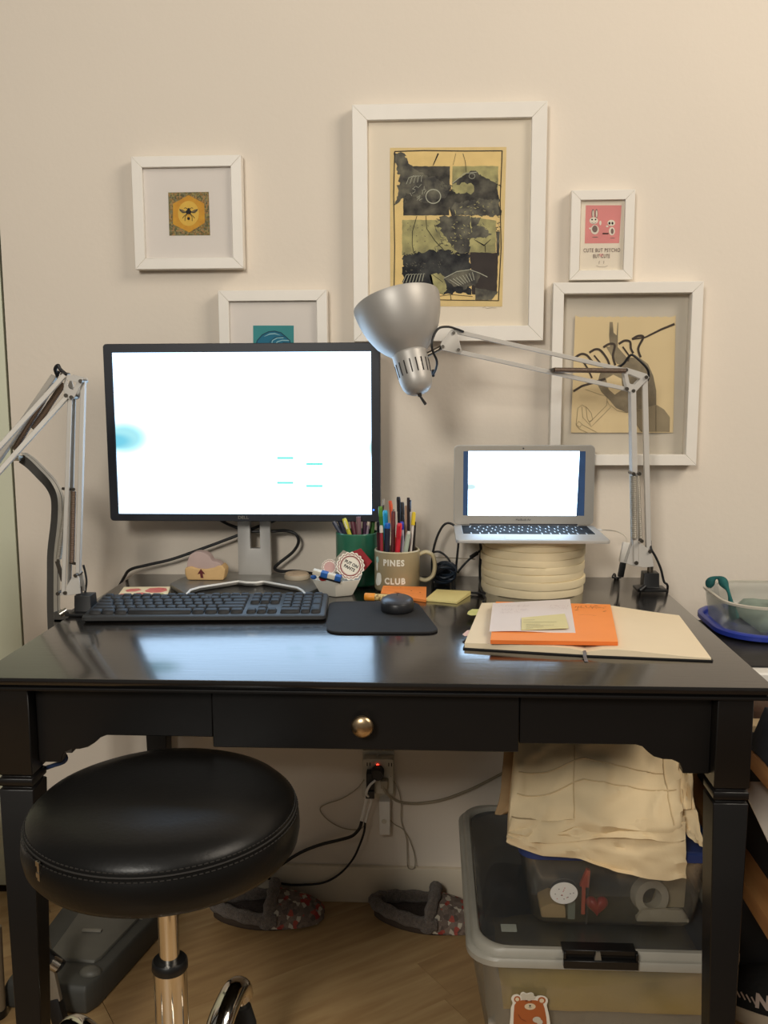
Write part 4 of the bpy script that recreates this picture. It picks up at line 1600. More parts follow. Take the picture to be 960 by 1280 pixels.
def oval(rx, ryf, ryb, z, dz=0.0):
    return [MC+V(rx*cos(2*pi*k/40)*(1-0.06*sin(2*pi*k/40)), (ryb if sin(2*pi*k/40) > 0 else ryf)*sin(2*pi*k/40), z+dz*sin(2*pi*k/40)) for k in range(40)]


g = G()
g.loops([oval(0.026, 0.034, 0.036, 0.0), oval(0.0290, 0.037, 0.040, 0.002), oval(0.0300, 0.038, 0.041, 0.008), oval(0.0295, 0.0375, 0.040, 0.0165), oval(0.0285, 0.036, 0.038, 0.0185)])
g.build('mouse_body', m_mouse_d, T, angle=60)
g = G()
g.loops([oval(0.0287, 0.0365, 0.0385, 0.0187), oval(0.0280, 0.035, 0.037, 0.0205), oval(0.023, 0.029, 0.031, 0.0235), oval(0.015, 0.019, 0.020, 0.0252), oval(0.006, 0.007, 0.008, 0.0258), oval(0.001, 0.001, 0.001, 0.0259)])
ms = g.build('mouse_shell', m_mouse, T, angle=60)
g = G(); g.lathe([(0, -0.003), (0.0035, -0.003), (0.004, 0), (0.0035, 0.003), (0, 0.003)], 16, MC+V(0, 0.024, 0.0215), (1, 0, 0))
g.build('scroll_wheel', m_rubber, ms)
g = G(); g.box(MC.x-0.0004, MC.x+0.0004, MC.y+0.000, MC.y+0.018, MC.z+0.0240, MC.z+0.0262)
g.build('button_split', m_ink, ms)

# ------------------------------------------------------------------ things on the desk
def solo(g, name, mats, label, cat, group=None, **kw):
    o = g.build(name, mats, None, **kw)
    return tag(o, label, cat, group)


# loaf shaped desk ornament on the monitor base
m_loaf = M('tan_card', (206, 170, 118), 0.7, var=0.08, scale=30)
m_lump = M('pink_grey_plush', (188, 166, 160), 0.9, var=0.05, scale=40)
m_arrow = M('dark_red_print', (92, 24, 26), 0.7)
YB = -0.118
BZ = DZ+bt
T = thing('desk_ornament', 'tan loaf shaped ornament with a rounded pinkish grey top and dark red arrow', 'ornament', (-0.3660, -0.098, BZ))
xa, xb = -0.4085, -0.3300
g = G()
prof = [(xa+0.003, 0), (xb-0.002, 0), (xb+0.001, 0.010), (xb+0.003, 0.022), (xb-0.003, 0.031), (xb-0.012, 0.030), (xb-0.02, 0.026), (-0.367, 0.023), (-0.383, 0.024), (-0.398, 0.029), (xa-0.002, 0.025), (xa-0.002, 0.012)]
g.prism([(x, YB, BZ+0.0004+z) for x, z in prof], (0, 0.036, 0))
lo = g.build('loaf', m_loaf, T, bevel=0.0035, seg=3)
g = G()
prof = cr([(xa+0.004, YB+0.004, BZ+0.026), (xa+0.004, YB+0.004, BZ+0.040), (xa+0.010, YB+0.004, BZ+0.053), (xa+0.022, YB+0.004, BZ+0.058), (xa+0.036, YB+0.004, BZ+0.057), (xa+0.048, YB+0.004, BZ+0.050), (xa+0.054, YB+0.004, BZ+0.040), (xb-0.012, YB+0.004, BZ+0.037), (xb-0.006, YB+0.004, BZ+0.028), (xb-0.03, YB+0.004, BZ+0.023), (xa+0.03, YB+0.004, BZ+0.022)], 4, True)
g.prism(prof, (0, 0.026, 0))
g.build('rounded_top', m_lump, T, bevel=0.004, seg=3)
g = G()
ac = V(-0.377, YB-0.0004, BZ+0.013)
g.prism([ac+V(x, 0, z) for x, z in ((-0.0075, 0.000), (0.0, 0.0115), (0.0085, 0.0005), (0.0035, 0.001), (0.0050, -0.008), (-0.001, -0.0075), (-0.002, 0.001))], (0, 0.0003, 0))
g.build('arrow_print', m_arrow, lo)
# small round tin on the base
tc_ = PZ(371.5, 723, BZ)
m_tin = M('beige_tin', (172, 160, 140), 0.6, var=0.05)
m_tint = M('tan_paper', (180, 160, 136), 0.8, var=0.12, scale=80)
T = thing('round_tin', 'small flat round beige tin right of the monitor stand', 'tin', (tc_.x, tc_.y, BZ))
g = G(); g.lathe([(0, 0.0003), (0.0255, 0.0003), (0.0263, 0.002), (0.0263, 0.0085), (0.0255, 0.0095), (0, 0.0095)], 32, (tc_.x, tc_.y, BZ))
g.build('tin_body', m_tin, T)
g = G(); g.lathe([(0, 0.0096), (0.0245, 0.0096), (0.0240, 0.0118), (0.020, 0.0128), (0, 0.0128)], 32, (tc_.x, tc_.y, BZ))
g.build('lid', m_tint, T)

# card with red flowers
m_card = M('cream_card', (232, 210, 168), 0.7, var=0.04, scale=60)
m_red = M('red_flower_print', (196, 84, 72), 0.7, scale=90, col2=(214, 120, 104))
m_leafp = M('olive_leaf_print', (170, 158, 96), 0.8)
cc = [PZ(146, 745.5, DZ+0.004), PZ(208, 745.5, DZ+0.004), PZ(213, 733, DZ+0.004), PZ(155, 733.5, DZ+0.004)]
g = G()
g.prism([V(p.x, p.y, DZ+0.0006) for p in cc], (0, 0, 0.0032), 0)
zc = DZ+0.0041
b = lambda pts: Z(8.727, 8.727, 130, 725, pts)
for bl_ in ([(445, 115), (500, 90), (600, 82), (680, 90), (690, 115), (620, 135), (520, 138), (460, 130)], [(230, 112), (290, 95), (380, 92), (410, 108), (340, 125), (250, 128)], [(140, 165), (190, 148), (300, 145), (280, 160), (170, 178)], [(350, 140), (420, 135), (490, 148), (495, 162), (420, 168), (360, 155)]):
    g.flat([PZ(px, py, zc) for px, py in b(bl_)], 1)
g.flat([PZ(px, py, zc) for px, py in b([(550, 150), (640, 142), (660, 152), (580, 160)])], 2)
solo(g, 'greeting_card', [m_card, m_red, m_leafp], 'cream card printed with red flowers behind the left of the keyboard', 'card', nobm=True, flat=True)

# ---- green pen cup, beige mug
m_green = M('green_glaze', (46, 108, 82), 0.3, var=0.06, coat=0.3)
m_mug = M('khaki_glaze', (158, 144, 112), 0.35, var=0.04, coat=0.2)
m_mugin = M('khaki_rim', (190, 178, 144), 0.4)
m_mugprint = M('white_print', (230, 226, 212), 0.6)
m_mint = M('mint_print', (176, 206, 190), 0.6)


def cup(T, c, r, h, mat, mat2, nm):
    g = G()
    t = 0.0032
    pr = [(0.001, 0.0004), (r-0.006, 0.0004), (r-0.0015, 0.002), (r, 0.006), (r, h-0.002), (r-0.0012, h), (r-t+0.0006, h), (r-t, h-0.002), (r-t, 0.006), (0.001, 0.005)]
    g.lathe(pr[:5], 48, c, (0, 0, 1), 0, True, False)
    g.lathe(pr[4:8], 48, c, (0, 0, 1), 1, False, False)
    g.lathe(pr[7:], 48, c, (0, 0, 1), 0, False, True)
    return g.build(nm, [mat, mat2], T, angle=50)


GC = V(-0.0590, -0.0960, DZ)
GH = 0.1085
T = thing('pen_cup', 'green glazed pen cup half hidden behind the monitor corner and the mug', 'cup', tuple(GC))
cup(T, GC, 0.0435, GH, m_green, m_green, 'cup_body')
UC = V(0.0238, -0.1410, DZ)
UH = 0.0815
T = thing('mug', 'khaki mug with white lettering full of pens', 'mug', tuple(UC))
UR = 0.0450
mb = cup(T, UC, UR, UH, m_mug, m_mugin, 'mug_body')
g = G()
hp = [UC+V(UR-0.003, 0.004, 0.068), UC+V(UR+0.012, 0.006, 0.074), UC+V(UR+0.026, 0.008, 0.066), UC+V(UR+0.030, 0.009, 0.046), UC+V(UR+0.026, 0.008, 0.026), UC+V(UR+0.012, 0.006, 0.017), UC+V(UR-0.003, 0.004, 0.021)]
ls = []
path = cr(hp, 6)
for i, p in enumerate(path):
    t = (path[min(i+1, len(path)-1)]-path[max(0, i-1)]).normalized()
    n1 = V(0, 1, 0)
    n2 = t.cross(n1).normalized()
    ls.append([p+n1*0.0062*cos(2*pi*k/12)+n2*0.0042*sin(2*pi*k/12) for k in range(12)])
g.loops(ls)
g.build('handle', m_mugin, T, angle=60)


def on_cyl(g, c, r, x_mid, out=0.0004):
    """bend flat lettering (x = arc length, z kept) onto the cup"""
    for i, p in enumerate(g.v):
        a = -pi/2+(p.x-x_mid)/r
        rr = r+out-p.y
        g.v[i] = V(c.x+rr*cos(a), c.y+rr*sin(a), p.z)
    return g


g = text_geo('PINES', 0.0165, plane_frame(V(0, 0, DZ+0.0600), (1, 0, 0), (0, 0, 1)), 0.0002, 0.0007, 0.88, space=1.22)
on_cyl(g, UC, UR, 0.0055)
g.build('lettering', m_mugprint, mb)
g = text_geo('CLUB', 0.0165, plane_frame(V(0, 0, DZ+0.0240), (1, 0, 0), (0, 0, 1)), 0.0002, 0.0007, 0.90, space=1.22)
on_cyl(g, UC, UR, 0.0030)
g.build('lettering', m_mugprint, mb)
g = G()


def cyl_oval(s, h, rs, rh, mi, out=0.0005):
    """oval print laid on the round side of the mug"""
    rings = []
    for q in (0.02, 0.35, 0.7, 1.0):
        l = []
        for k in range(18):
            ss, hh = s+rs*q*cos(2*pi*k/18), h+rh*q*sin(2*pi*k/18)
            an = -pi/2+ss/UR
            l.append(V(UC.x+(UR+out)*cos(an), UC.y+(UR+out)*sin(an), DZ+hh))
        rings.append(l)
    g.loops(rings, True, False, mi)


for a_ in ((-0.0440, 0.064, 0.0050, 0.0065, 1), (-0.0450, 0.053, 0.0030, 0.0120, 0), (-0.0400, 0.026, 0.0085, 0.0125, 0), (-0.0440, 0.020, 0.0070, 0.0080, 0), (-0.0370, 0.032, 0.0050, 0.0070, 0)):
    cyl_oval(*a_, 0.0004+0.00012*(a_[1]*30 % 3))
g.build('white_figure_print', [m_mugprint, m_mint], mb, flat=True, nobm=True)


def pen(px0, py0, px1, py1, yb, yt, r, col, label, body=None, cap=None, clip=None, kind='pen', group='pens in the khaki mug', zb=None, tipr=0.5, clicker=None):
    """pen standing in a cup: bottom pixel, top pixel, depths; parts barrel, cap, clip"""
    a, b_ = PY(px0, py0, yb), PY(px1, py1, yt)
    d = (b_-a).normalized()
    if zb is not None:
        a = b_-d*((b_.z-zb)/d.z)
    L = (b_-a).length
    T = thing(kind, label, kind, tuple(a), 0, group)
    m = M(kind+'_'+'_'.join(map(str, col)), col, 0.35, var=0.05, coat=0.2)
    capL = cap[1] if cap else 0.0
    g = G()
    g.lathe([(0, 0), (r*0.5, 0.0005), (r*0.95, 0.010), (r, 0.014), (r, L-capL-0.004), (r*0.92, L-capL), (0, L-capL)] if L-capL > 0.02 else [(0, 0), (r, 0), (r, L-capL), (0, L-capL)], 12, a, d)
    g.build('barrel', m, T)
    if cap:
        mc_ = M(kind+'_cap', cap[0], 0.35, var=0.05)
        g = G()
        rc = r*cap[2]
        g.lathe([(0, L-capL), (rc, L-capL+0.0003), (rc, L-0.004), (rc*0.8, L), (0, L)], 12, a, d)
        g.build('cap', mc_, T)
    if clip:
        cm = M(kind+'_clip', clip[0], 0.3, clip[2] if len(clip) > 2 else 0.0, var=0.03)
        s = Vector((clip[3] if len(clip) > 3 else 0.0, -1, 0))
        s = (s-d*s.dot(d)).normalized()
        top = b_-d*0.006
        g = G()
        rr = r*(cap[2] if cap else 1.0)
        g.bar(top+s*(rr+0.0024), top-d*clip[1]+s*(rr+0.0014), 0.0011, 0.0034, s)
        g.bar(top+s*rr*0.8, top+s*(rr+0.003), 0.0034, 0.0024, d)
        g.build('clip', cm, T)
    if clicker:
        cm = M(kind+'_button', clicker[0], 0.3, 0.3)
        g = G(); g.cyl(b_-d*0.001, b_+d*clicker[1], r*0.55, 10)
        g.build('button', cm, T)
    return T


YM = UC.y
zb_ = DZ+0.009
# pens in the mug, placed by where they cross the rim
pen(474, 687, 472.5, 652, YM-0.010, YM-0.020, 0.0040, (74, 30, 36), 'dark maroon pen at the left rim of the mug', cap=((24, 22, 26), 0.022, 0.8), zb=zb_)
pen(477, 687, 476.5, 657, YM-0.024, YM-0.026, 0.0034, (150, 44, 56), 'thin dark red pen with white bands at the left front of the mug', cap=((214, 208, 196), 0.014, 1.02), zb=zb_)
pen(483.5, 686, 484.5, 654, YM-0.022, YM-0.024, 0.0058, (30, 36, 54), 'thick navy marker at the front left of the mug', cap=((24, 92, 178), 0.010, 1.0), zb=zb_)
pen(483, 680, 481.5, 638, YM-0.004, YM-0.004, 0.0046, (28, 150, 196), 'bright cyan felt pen in the mug', cap=((44, 172, 214), 0.030, 1.08), clip=((30, 140, 186), 0.022), zb=zb_)
pen(478, 676, 475.5, 633, YM+0.012, YM+0.012, 0.0044, (70, 120, 40), 'leaf green pen next to the monitor edge in the mug', cap=((88, 138, 44), 0.020, 1.05), zb=zb_)
pen(474, 676, 480, 624, YM+0.022, YM+0.022, 0.0020, (88, 78, 66), 'slim metal tool leaning with a flat silver tip in the mug', kind='tool', cap=((166, 158, 146), 0.012, 1.5), zb=DZ+0.03)
pen(491, 686, 492, 639, YM-0.018, YM-0.014, 0.0042, (96, 44, 44), 'brown red pen with a pocket clip in the middle of the mug', clip=((122, 62, 56), 0.030), clicker=((150, 140, 130), 0.004), zb=zb_)
pen(493, 676, 487.5, 626, YM+0.006, YM+0.006, 0.0036, (214, 86, 50), 'orange pen standing tall in the mug', clip=((226, 104, 64), 0.030, 0.0, 0.5), zb=zb_)
pen(497, 687, 499.5, 654, YM-0.028, YM-0.028, 0.0052, (196, 34, 48), 'bright red thick pen at the front of the mug', cap=((212, 44, 56), 0.026, 1.05), clip=((180, 26, 40), 0.024), zb=zb_)
pen(503, 684, 502, 652, YM-0.012, YM-0.010, 0.0040, (196, 190, 204), 'clear pen with a bright blue cap in the mug', cap=((54, 54, 176), 0.016, 1.1), zb=zb_)
pen(500, 676, 498, 621, YM+0.016, YM+0.018, 0.0036, (26, 26, 32), 'tall black pen left of centre in the mug', cap=((32, 30, 34), 0.030, 1.12), clip=((24, 22, 24), 0.024), zb=zb_)
pen(504, 676, 502.5, 627.5, YM+0.020, YM+0.024, 0.0040, (34, 34, 40), 'black pen just right of the tall black one in the mug', cap=((40, 38, 42), 0.026, 1.1), zb=zb_)
pen(508, 676, 507.5, 632, YM+0.010, YM+0.012, 0.0030, (196, 158, 132), 'pale pink wooden pencil in the mug', kind='pencil', zb=zb_)
pen(511, 676, 510.5, 622, YM+0.006, YM+0.008, 0.0031, (38, 26, 28), 'dark brown tall pen with a round clip ball in the mug', clip=((44, 30, 32), 0.022, 0.0, 1.6), zb=zb_)
pen(513.5, 687, 517.5, 640, YM-0.008, YM-0.006, 0.0026, (214, 206, 196), 'white pen with a yellow cap at the right of the mug', cap=((224, 194, 44), 0.026, 1.55), zb=zb_)
pen(517, 686, 518.5, 652, YM+0.004, YM+0.006, 0.0030, (44, 38, 34), 'thin black pencil at the right rim of the mug', kind='pencil', zb=zb_)
pen(507, 687, 511, 664, YM-0.026, YM-0.024, 0.0052, (164, 176, 160), 'short pale glitter pen at the front right of the mug', cap=((206, 204, 192), 0.006, 0.7), zb=zb_)
# pens in the green cup
YG = GC.y
gg = 'pens in the green cup'
pen(427, 668, 417, 652, YG-0.014, YG-0.010, 0.0046, (52, 58, 78), 'slate blue pen leaning left in the green cup', group=gg, zb=DZ+0.02)
pen(431, 668, 424, 648, YG-0.006, YG-0.004, 0.0050, (30, 34, 58), 'navy pen second from the left in the green cup', group=gg, zb=DZ+0.02)
pen(437, 668, 430, 648, YG-0.022, YG-0.020, 0.0042, (190, 184, 52), 'lime yellow highlighter leaning in the green cup', cap=((204, 196, 60), 0.018, 1.15), clip=((226, 222, 180), 0.016), group=gg, zb=DZ+0.02)
pen(444, 668, 440, 646, YG-0.008, YG-0.004, 0.0058, (110, 56, 70), 'thick plum marker in the green cup', group=gg, zb=DZ+0.02)
pen(449, 668, 448, 646, YG-0.022, YG-0.020, 0.0050, (122, 88, 92), 'dusty mauve pen in the green cup', group=gg, zb=DZ+0.02)
pen(456, 668, 457, 646, YG-0.006, YG-0.004, 0.0056, (64, 34, 62), 'dark purple marker in the green cup', group=gg, zb=DZ+0.02)
pen(459, 668, 461, 652, YG-0.020, YG-0.016, 0.0026, (150, 128, 140), 'thin grey brush with a light tip in the green cup', kind='brush', group=gg, zb=DZ+0.02, cap=((186, 166, 146), 0.008, 1.5))
pen(465, 664, 467, 640, YG+0.002, YG+0.004, 0.0050, (58, 104, 44), 'green pen at the right rim of the green cup', group=gg, zb=DZ+0.02)

# ---- white faceted bowl with its bits
m_white_c = M('white_ceramic', (226, 220, 206), 0.35, var=0.02, coat=0.15)
BC = V(-0.0905, -0.1900, DZ)
T = thing('bowl', 'small white faceted bowl holding stickers and erasers', 'bowl', tuple(BC))
BH = 0.0330
g = G()


def hexl(R, z, rot=-90):
    return [BC+V(R*cos(radians(rot+60*k)), R*sin(radians(rot+60*k))*0.86, z) for k in range(6)]


ls = [hexl(0.001, 0.0004), hexl(0.0335, 0.0004), hexl(0.0360, 0.003), hexl(0.0535, BH), hexl(0.0505, BH), hexl(0.0330, 0.005), hexl(0.001, 0.005)]
g.loops(ls, True, True)
g.build('bowl_body', m_white_c, T, bevel=0.0008, seg=2, angle=20)
m_sticker_w = M('sticker_white', (236, 230, 216), 0.6, var=0.015)
m_maroon = M('maroon_print', (134, 38, 42), 0.65)
m_redcard = M('red_card', (150, 34, 42), 0.7, var=0.04)


def badge(label, c, r, tilt_x, rz, mats, nm='sticker'):
    """scalloped round sticker: returns thing, frame (x right, y up in its plane)"""
    f = Matrix.Translation(c) @ Matrix.Rotation(rz[0], 4, 'Z') @ Matrix.Rotation(radians(90)+tilt_x, 4, 'X') @ Matrix.Rotation(rz[1], 4, 'Z')
    return f


def scallop(f, r, n, amp, z, cnt=112):
    return [f @ V((r+amp*abs(sin(n*t/2))-amp*0.5)*cos(t), (r+amp*abs(sin(n*t/2))-amp*0.5)*sin(t), z) for t in [2*pi*k/cnt for k in range(cnt)]]


def ringf(g, f, pts_o, pts_i, mi):
    n = len(pts_o)
    g.add(pts_o+pts_i, [(k, (k+1) % n, n+(k+1) % n, n+k) for k in range(n)], mi)


c = PY(438, 707.5, -0.200)
f = badge('', c, 0.028, radians(-14), (radians(6), radians(-28)), None)
T = thing('sticker', 'round scalloped white sticker with maroon rings reading PUT ON PANTS in the bowl', 'sticker', tuple(c))
Rb = 0.0262
g = G()
lo_ = scallop(f, Rb, 18, 0.0030, 0.0)
hi_ = scallop(f, Rb, 18, 0.0030, 0.0008)
g.loops([lo_, hi_])
sb = g.build('sticker_sheet', m_sticker_w, T, flat=True)
g = G()
ringf(g, f, scallop(f, Rb-0.0026, 18, 0.0022, 0.0010), scallop(f, Rb-0.0040, 18, 0.0022, 0.0010), 0)
n = 112
cf = lambda r: [f @ V(r*cos(2*pi*k/n), r*sin(2*pi*k/n), 0.0010) for k in range(n)]
ringf(g, f, cf(Rb-0.0062), cf(Rb-0.0082), 0)
ringf(g, f, cf(Rb-0.0090), cf(Rb-0.0094), 0)
g.build('ring_print', m_maroon, sb, flat=True, nobm=True)
fr0 = f @ Matrix.Translation((0, 0.0042, 0.0009))
text_geo('PUT ON', 0.0082, fr0, 0.0002, 0.0003, 0.92).build('lettering', m_ink, sb)
fr0 = f @ Matrix.Translation((0, -0.0046, 0.0009))
text_geo('PANTS', 0.0082, fr0, 0.0002, 0.0003, 0.92).build('lettering', m_ink, sb)
# red card behind it
g = G()
g.prism([PY(px, py, -0.176) for px, py in ((440, 690), (451, 685.5), (465, 702), (456, 713), (440, 722))], (0, 0.0012, 0))
solo(g, 'red_card', m_redcard, 'dark red card sticking up at the back right of the bowl', 'card')
g = G()
g.prism([PY(px, py, -0.182) for px, py in ((429, 687.8), (436, 691), (440, 722), (413, 722), (414, 704))], (0, 0.0012, 0))
solo(g, 'grey_card', M('grey_card', (166, 158, 142), 0.75, var=0.04), 'pale grey card standing behind the round sticker in the bowl', 'card')
c = PY(412, 709, -0.196)
f = badge('', c, 0.015, radians(-10), (0, 0.2), None)
T = thing('sticker', 'small scalloped pink sticker at the left behind the eraser in the bowl', 'sticker', tuple(c))
g = G(); g.loops([scallop(f, 0.0150, 14, 0.0022, 0.0), scallop(f, 0.0150, 14, 0.0022, 0.0008)])
sb = g.build('sticker_sheet', m_sticker_w, T, flat=True)
g = G()
ringf(g, f, scallop(f, 0.0136, 14, 0.0018, 0.0010), scallop(f, 0.0126, 14, 0.0018, 0.0010), 1)
g.flat([f @ V(0.0108*cos(2*pi*k/32), 0.0108*sin(2*pi*k/32), 0.0010) for k in range(32)], 0)
g.build('ring_print', [M('pink_pale_print', (208, 166, 160), 0.7), m_maroon], sb, flat=True, nobm=True)
# blue and white eraser block
a, b_ = PY(391.5, 714, -0.228), PY(426, 723, -0.232)
m_era_b = M('eraser_blue_sleeve', (36, 92, 164), 0.5)
m_era_w = M('eraser_white', (216, 208, 190), 0.7, var=0.04)
T = thing('eraser', 'white eraser with blue bands lying across the front of the bowl', 'eraser', tuple((a+b_)/2))
g = G(); g.bar(a, b_, 0.013, 0.0090, (0, 1, 0.15))
e0 = g.build('eraser_block', m_era_w, T, bevel=0.0012)
for t0, t1 in ((0.29, 0.54), (0.80, 1.0)):
    g = G(); g.bar(a+(b_-a)*t0, a+(b_-a)*t1+(b_-a)*(0.01 if t1 == 1.0 else 0), 0.0138, 0.0098, (0, 1, 0.15))
    g.build('blue_band', m_era_b, e0, bevel=0.0008)
g = G()
o_ = V(0, 0.0, -0.0068)
g.bar(a+(b_-a)*0.22+o_, b_+o_, 0.012, 0.0030, (0, 1, 0.15))
solo(g, 'black_strip', m_blackpl, 'black strip under the blue banded eraser in the bowl', 'strip', bevel=0.0006)
g = G(); g.ell(PY(392, 721.5, -0.222), 0.0060, 0.005, 0.0042, 14, 8)
solo(g, 'blue_bead', m_era_b, 'small blue bead at the left end of the bowl', 'bead')
g = G(); g.ell(PY(404, 723.5, -0.222), 0.0080, 0.005, 0.0045, 14, 8)
solo(g, 'red_bead', M('red_bead', (196, 44, 44), 0.4), 'red bead under the eraser in the bowl', 'bead')

# ---- sticky notes behind the mouse
m_orange = M('orange_paper', (232, 136, 62), 0.75, var=0.03, scale=40)
m_oranged = M('orange_line', (150, 80, 40), 0.8)
m_yellow = M('pale_yellow_paper', (222, 206, 138), 0.75, var=0.03)
q = [PZ(476, 741, DZ+0.008), PZ(532.5, 750, DZ+0.005), PZ(533, 733.5, DZ+0.014), PZ(479, 732, DZ+0.016)]
g = G()
g.block([[q[3].lerp(q[2], t) for t in (0, .25, .5, .75, 1)], [q[3].lerp(q[0], .5).lerp(q[2].lerp(q[1], .5), t)+V(0, 0, 0.001) for t in (0, .25, .5, .75, 1)], [q[0].lerp(q[1], t) for t in (0, .25, .5, .75, 1)]], DZ+0.0005)
z_ = lambda u, v: q[3].lerp(q[2], u).lerp(q[0].lerp(q[1], u), v)+V(0, 0, 0.0012 if 0.2 < v < 0.8 else 0.0006)
T = thing('sticky_notes', 'stack of orange sticky notes in front of the khaki mug', 'notes', (0.035, -0.19, DZ))
pd_ = g.build('note_pad', m_orange, T)
g = G()
for v in (0.33, 0.66):
    stroke(g, [z_(0.04, v), z_(0.5, v), z_(0.98, v)], 0.0005, 0, (0, 0, 1))
for u, v in ((0.4, 0.2), (0.65, 0.42), (0.85, 0.5)):
    stroke(g, [z_(u, v), z_(u+0.03, v+0.05)], 0.0018, 0, (0, 0, 1))
stroke(g, [z_(0.3, 0.75), z_(0.45, 0.78)], 0.002, 0, (0, 0, 1))
g.build('pen_marks', m_oranged, pd_, nobm=True, flat=True)['kind'] = 'stuff'
a, b_ = PZ(456, 746, DZ+0.0075), PZ(500, 748, DZ+0.0075)
a.z = b_.z = DZ+0.0078
d = (b_-a).normalized()
L = (b_-a).length
T = thing('glue_stick', 'orange capped stick lying behind the mouse', 'stick', tuple(a))
g = G(); g.lathe([(0, 0), (0.0066, 0), (0.0074, 0.001), (0.0074, 0.019), (0.0066, 0.020), (0, 0.020)], 20, a, d)
g.build('cap', M('orange_cap', (232, 150, 50), 0.4), T)
g = G(); g.lathe([(0, 0.0202), (0.0064, 0.0202), (0.0064, L-0.001), (0, L)], 20, a, d)
g.build('barrel', M('cream_speckled_label', (222, 196, 130), 0.6, scale=260, col2=(150, 120, 76), contrast=(0.45, 0.6)), T)
g = G()
q = [PZ(531, 749, DZ+0.004), PZ(571, 752.5, DZ+0.004), PZ(588.5, 740, DZ+0.006), PZ(546, 736.5, DZ+0.004)]
g.block([[q[3], q[3].lerp(q[2], .5)+V(0, 0, .001), q[2]+V(0, 0, .002)], [q[3].lerp(q[0], .5), (q[0]+q[2])/2, q[2].lerp(q[1], .5)], [q[0], q[0].lerp(q[1], .5)-V(0, 0, .001), q[1]]], DZ+0.0005)
solo(g, 'sticky_notes', m_yellow, 'small pad of pale yellow sticky notes right of the orange ones', 'notes')

# ---- open notebook
m_page = M('cream_page', (234, 216, 184), 0.8, var=0.012, scale=20)
m_cover = M('black_cover', (24, 23, 22), 0.6)
m_pink_t = M('pink_tab', (226, 190, 178), 0.7)
m_green_t = M('green_tab', (206, 204, 130), 0.7)
m_rib = M('grey_ribbon', (110, 106, 108), 0.6)
m_pagel = M('page_edge_line', (190, 170, 138), 0.85, scale=300, var=0.2, stretch=(0.05, 0.05, 8))
sf, sbk = PZ(734, 816, DZ+0.006), PZ(718, 757, DZ+0.006)
lfr, lbk = PZ(580.5, 803, DZ+0.011), PZ(602, 753, DZ+0.011)
rfr, rbk = PZ(889.5, 823, DZ+0.005), PZ(849, 769, DZ+0.005)
T = thing('notebook', 'open notebook with blank cream pages at the right front of the desk', 'notebook', tuple(((sf+sbk)/2).xy)+(DZ,))


def page(ofr, obk, hs):
    R_ = []
    for i in range(9):
        v = i/8
        row = []
        A_, B_ = sbk.lerp(sf, v), obk.lerp(ofr, v)
        for j, h in enumerate(hs):
            u = j/(len(hs)-1)
            p = A_.lerp(B_, u)
            cv = 0.003 if (u > 0.95 and (v < 0.05 or v > 0.95)) else 0
            p = p.lerp((sf+sbk+ofr+obk)/4, cv)
            row.append(V(p.x, p.y, DZ+h))
        R_.append(row)
    return R_


g = G(); g.block(page(lfr, lbk, (0.0075, 0.0110, 0.0122, 0.0122, 0.0120, 0.0118, 0.0114, 0.0108, 0.0100)), DZ+0.0028)
g.build('left_pages', m_page, T, angle=50)
g = G(); g.block(page(rfr, rbk, (0.0075, 0.0120, 0.0128, 0.0118, 0.0102, 0.0085, 0.0070, 0.0058, 0.0050)), DZ+0.0028)
g.build('right_pages', m_page, T, angle=50)
g = G()
cv = []
ctr = (lfr+lbk+rfr+rbk)/4
for p, k in ((lfr, 1.012), (sf, 1.012), (rfr, 1.012), (rbk, 1.012), (sbk, 1.03), (lbk, 1.012)):
    w = ctr+(p-ctr)*k
    cv.append(V(w.x, w.y, DZ+0.0006))
g.prism(cv, (0, 0, 0.002))
g.build('cover', m_cover, T)
rb = [V(sf.x-0.004, sf.y+0.004, DZ+0.0085), V(sf.x-0.0042, sf.y-0.0035, DZ+0.0078), V(sf.x-0.0046, sf.y-0.0065, DZ+0.003), V(sf.x-0.0055, sf.y-0.028, DZ+0.0012)]
g = G(); g.sheet([[p-V(0.0026, 0, 0) for p in rb], [p+V(0.0026, 0, 0) for p in rb]], 0.0005)
g.build('ribbon', m_rib, T)
g = G()
tb = [PZ(585, 764, DZ+0.010), PZ(590, 761, DZ+0.010), PZ(603, 761, DZ+0.010), PZ(601, 768, DZ+0.010), PZ(588, 768.5, DZ+0.010), PZ(584, 767, DZ+0.010)]
g.prism([V(p.x, p.y, DZ+0.0088) for p in tb], (0, 0, 0.0006))
g.build('page_tab', m_green_t, T)
g = G()
tb = [PZ(578, 793, DZ+0.008), PZ(584, 788, DZ+0.008), PZ(592, 787, DZ+0.008), PZ(590, 793.5, DZ+0.008), PZ(581, 795, DZ+0.008)]
g.prism([V(p.x, p.y, DZ+0.0075) for p in tb], (0, 0, 0.0006))
g.build('page_tab', m_pink_t, T)

m_orange2 = M('bright_orange_paper', (250, 150, 72), 0.75, var=0.015, scale=20)
m_orange2e = M('orange_pad_edge', (226, 116, 46), 0.8, var=0.1, scale=300, stretch=(0.05, 0.05, 6))
ZN = DZ+0.0132
th = 0.0062
q = [PZ(613, 800, ZN+th), PZ(772.5, 802, ZN+th), PZ(763, 755.5, ZN+th), PZ(620, 752, ZN+th)]
T = thing('sticky_notes', 'large bright orange pad of notes lying across the open notebook', 'notes', tuple((sum(q, V(0, 0, 0))/4).xy)+(ZN,))
g = G(); g.prism([V(p.x, p.y, ZN) for p in q], (0, 0, th-0.0003), 1)
g.prism([V(p.x, p.y, ZN+th-0.0003) for p in q], (0, 0, 0.0003), 0)
pd_ = g.build('note_pad', [m_orange2, m_orange2e], T, flat=True)
g = G()
zt = ZN+th+0.0002
b = lambda pts: Z(4.571, 4.571, 570, 740, pts)
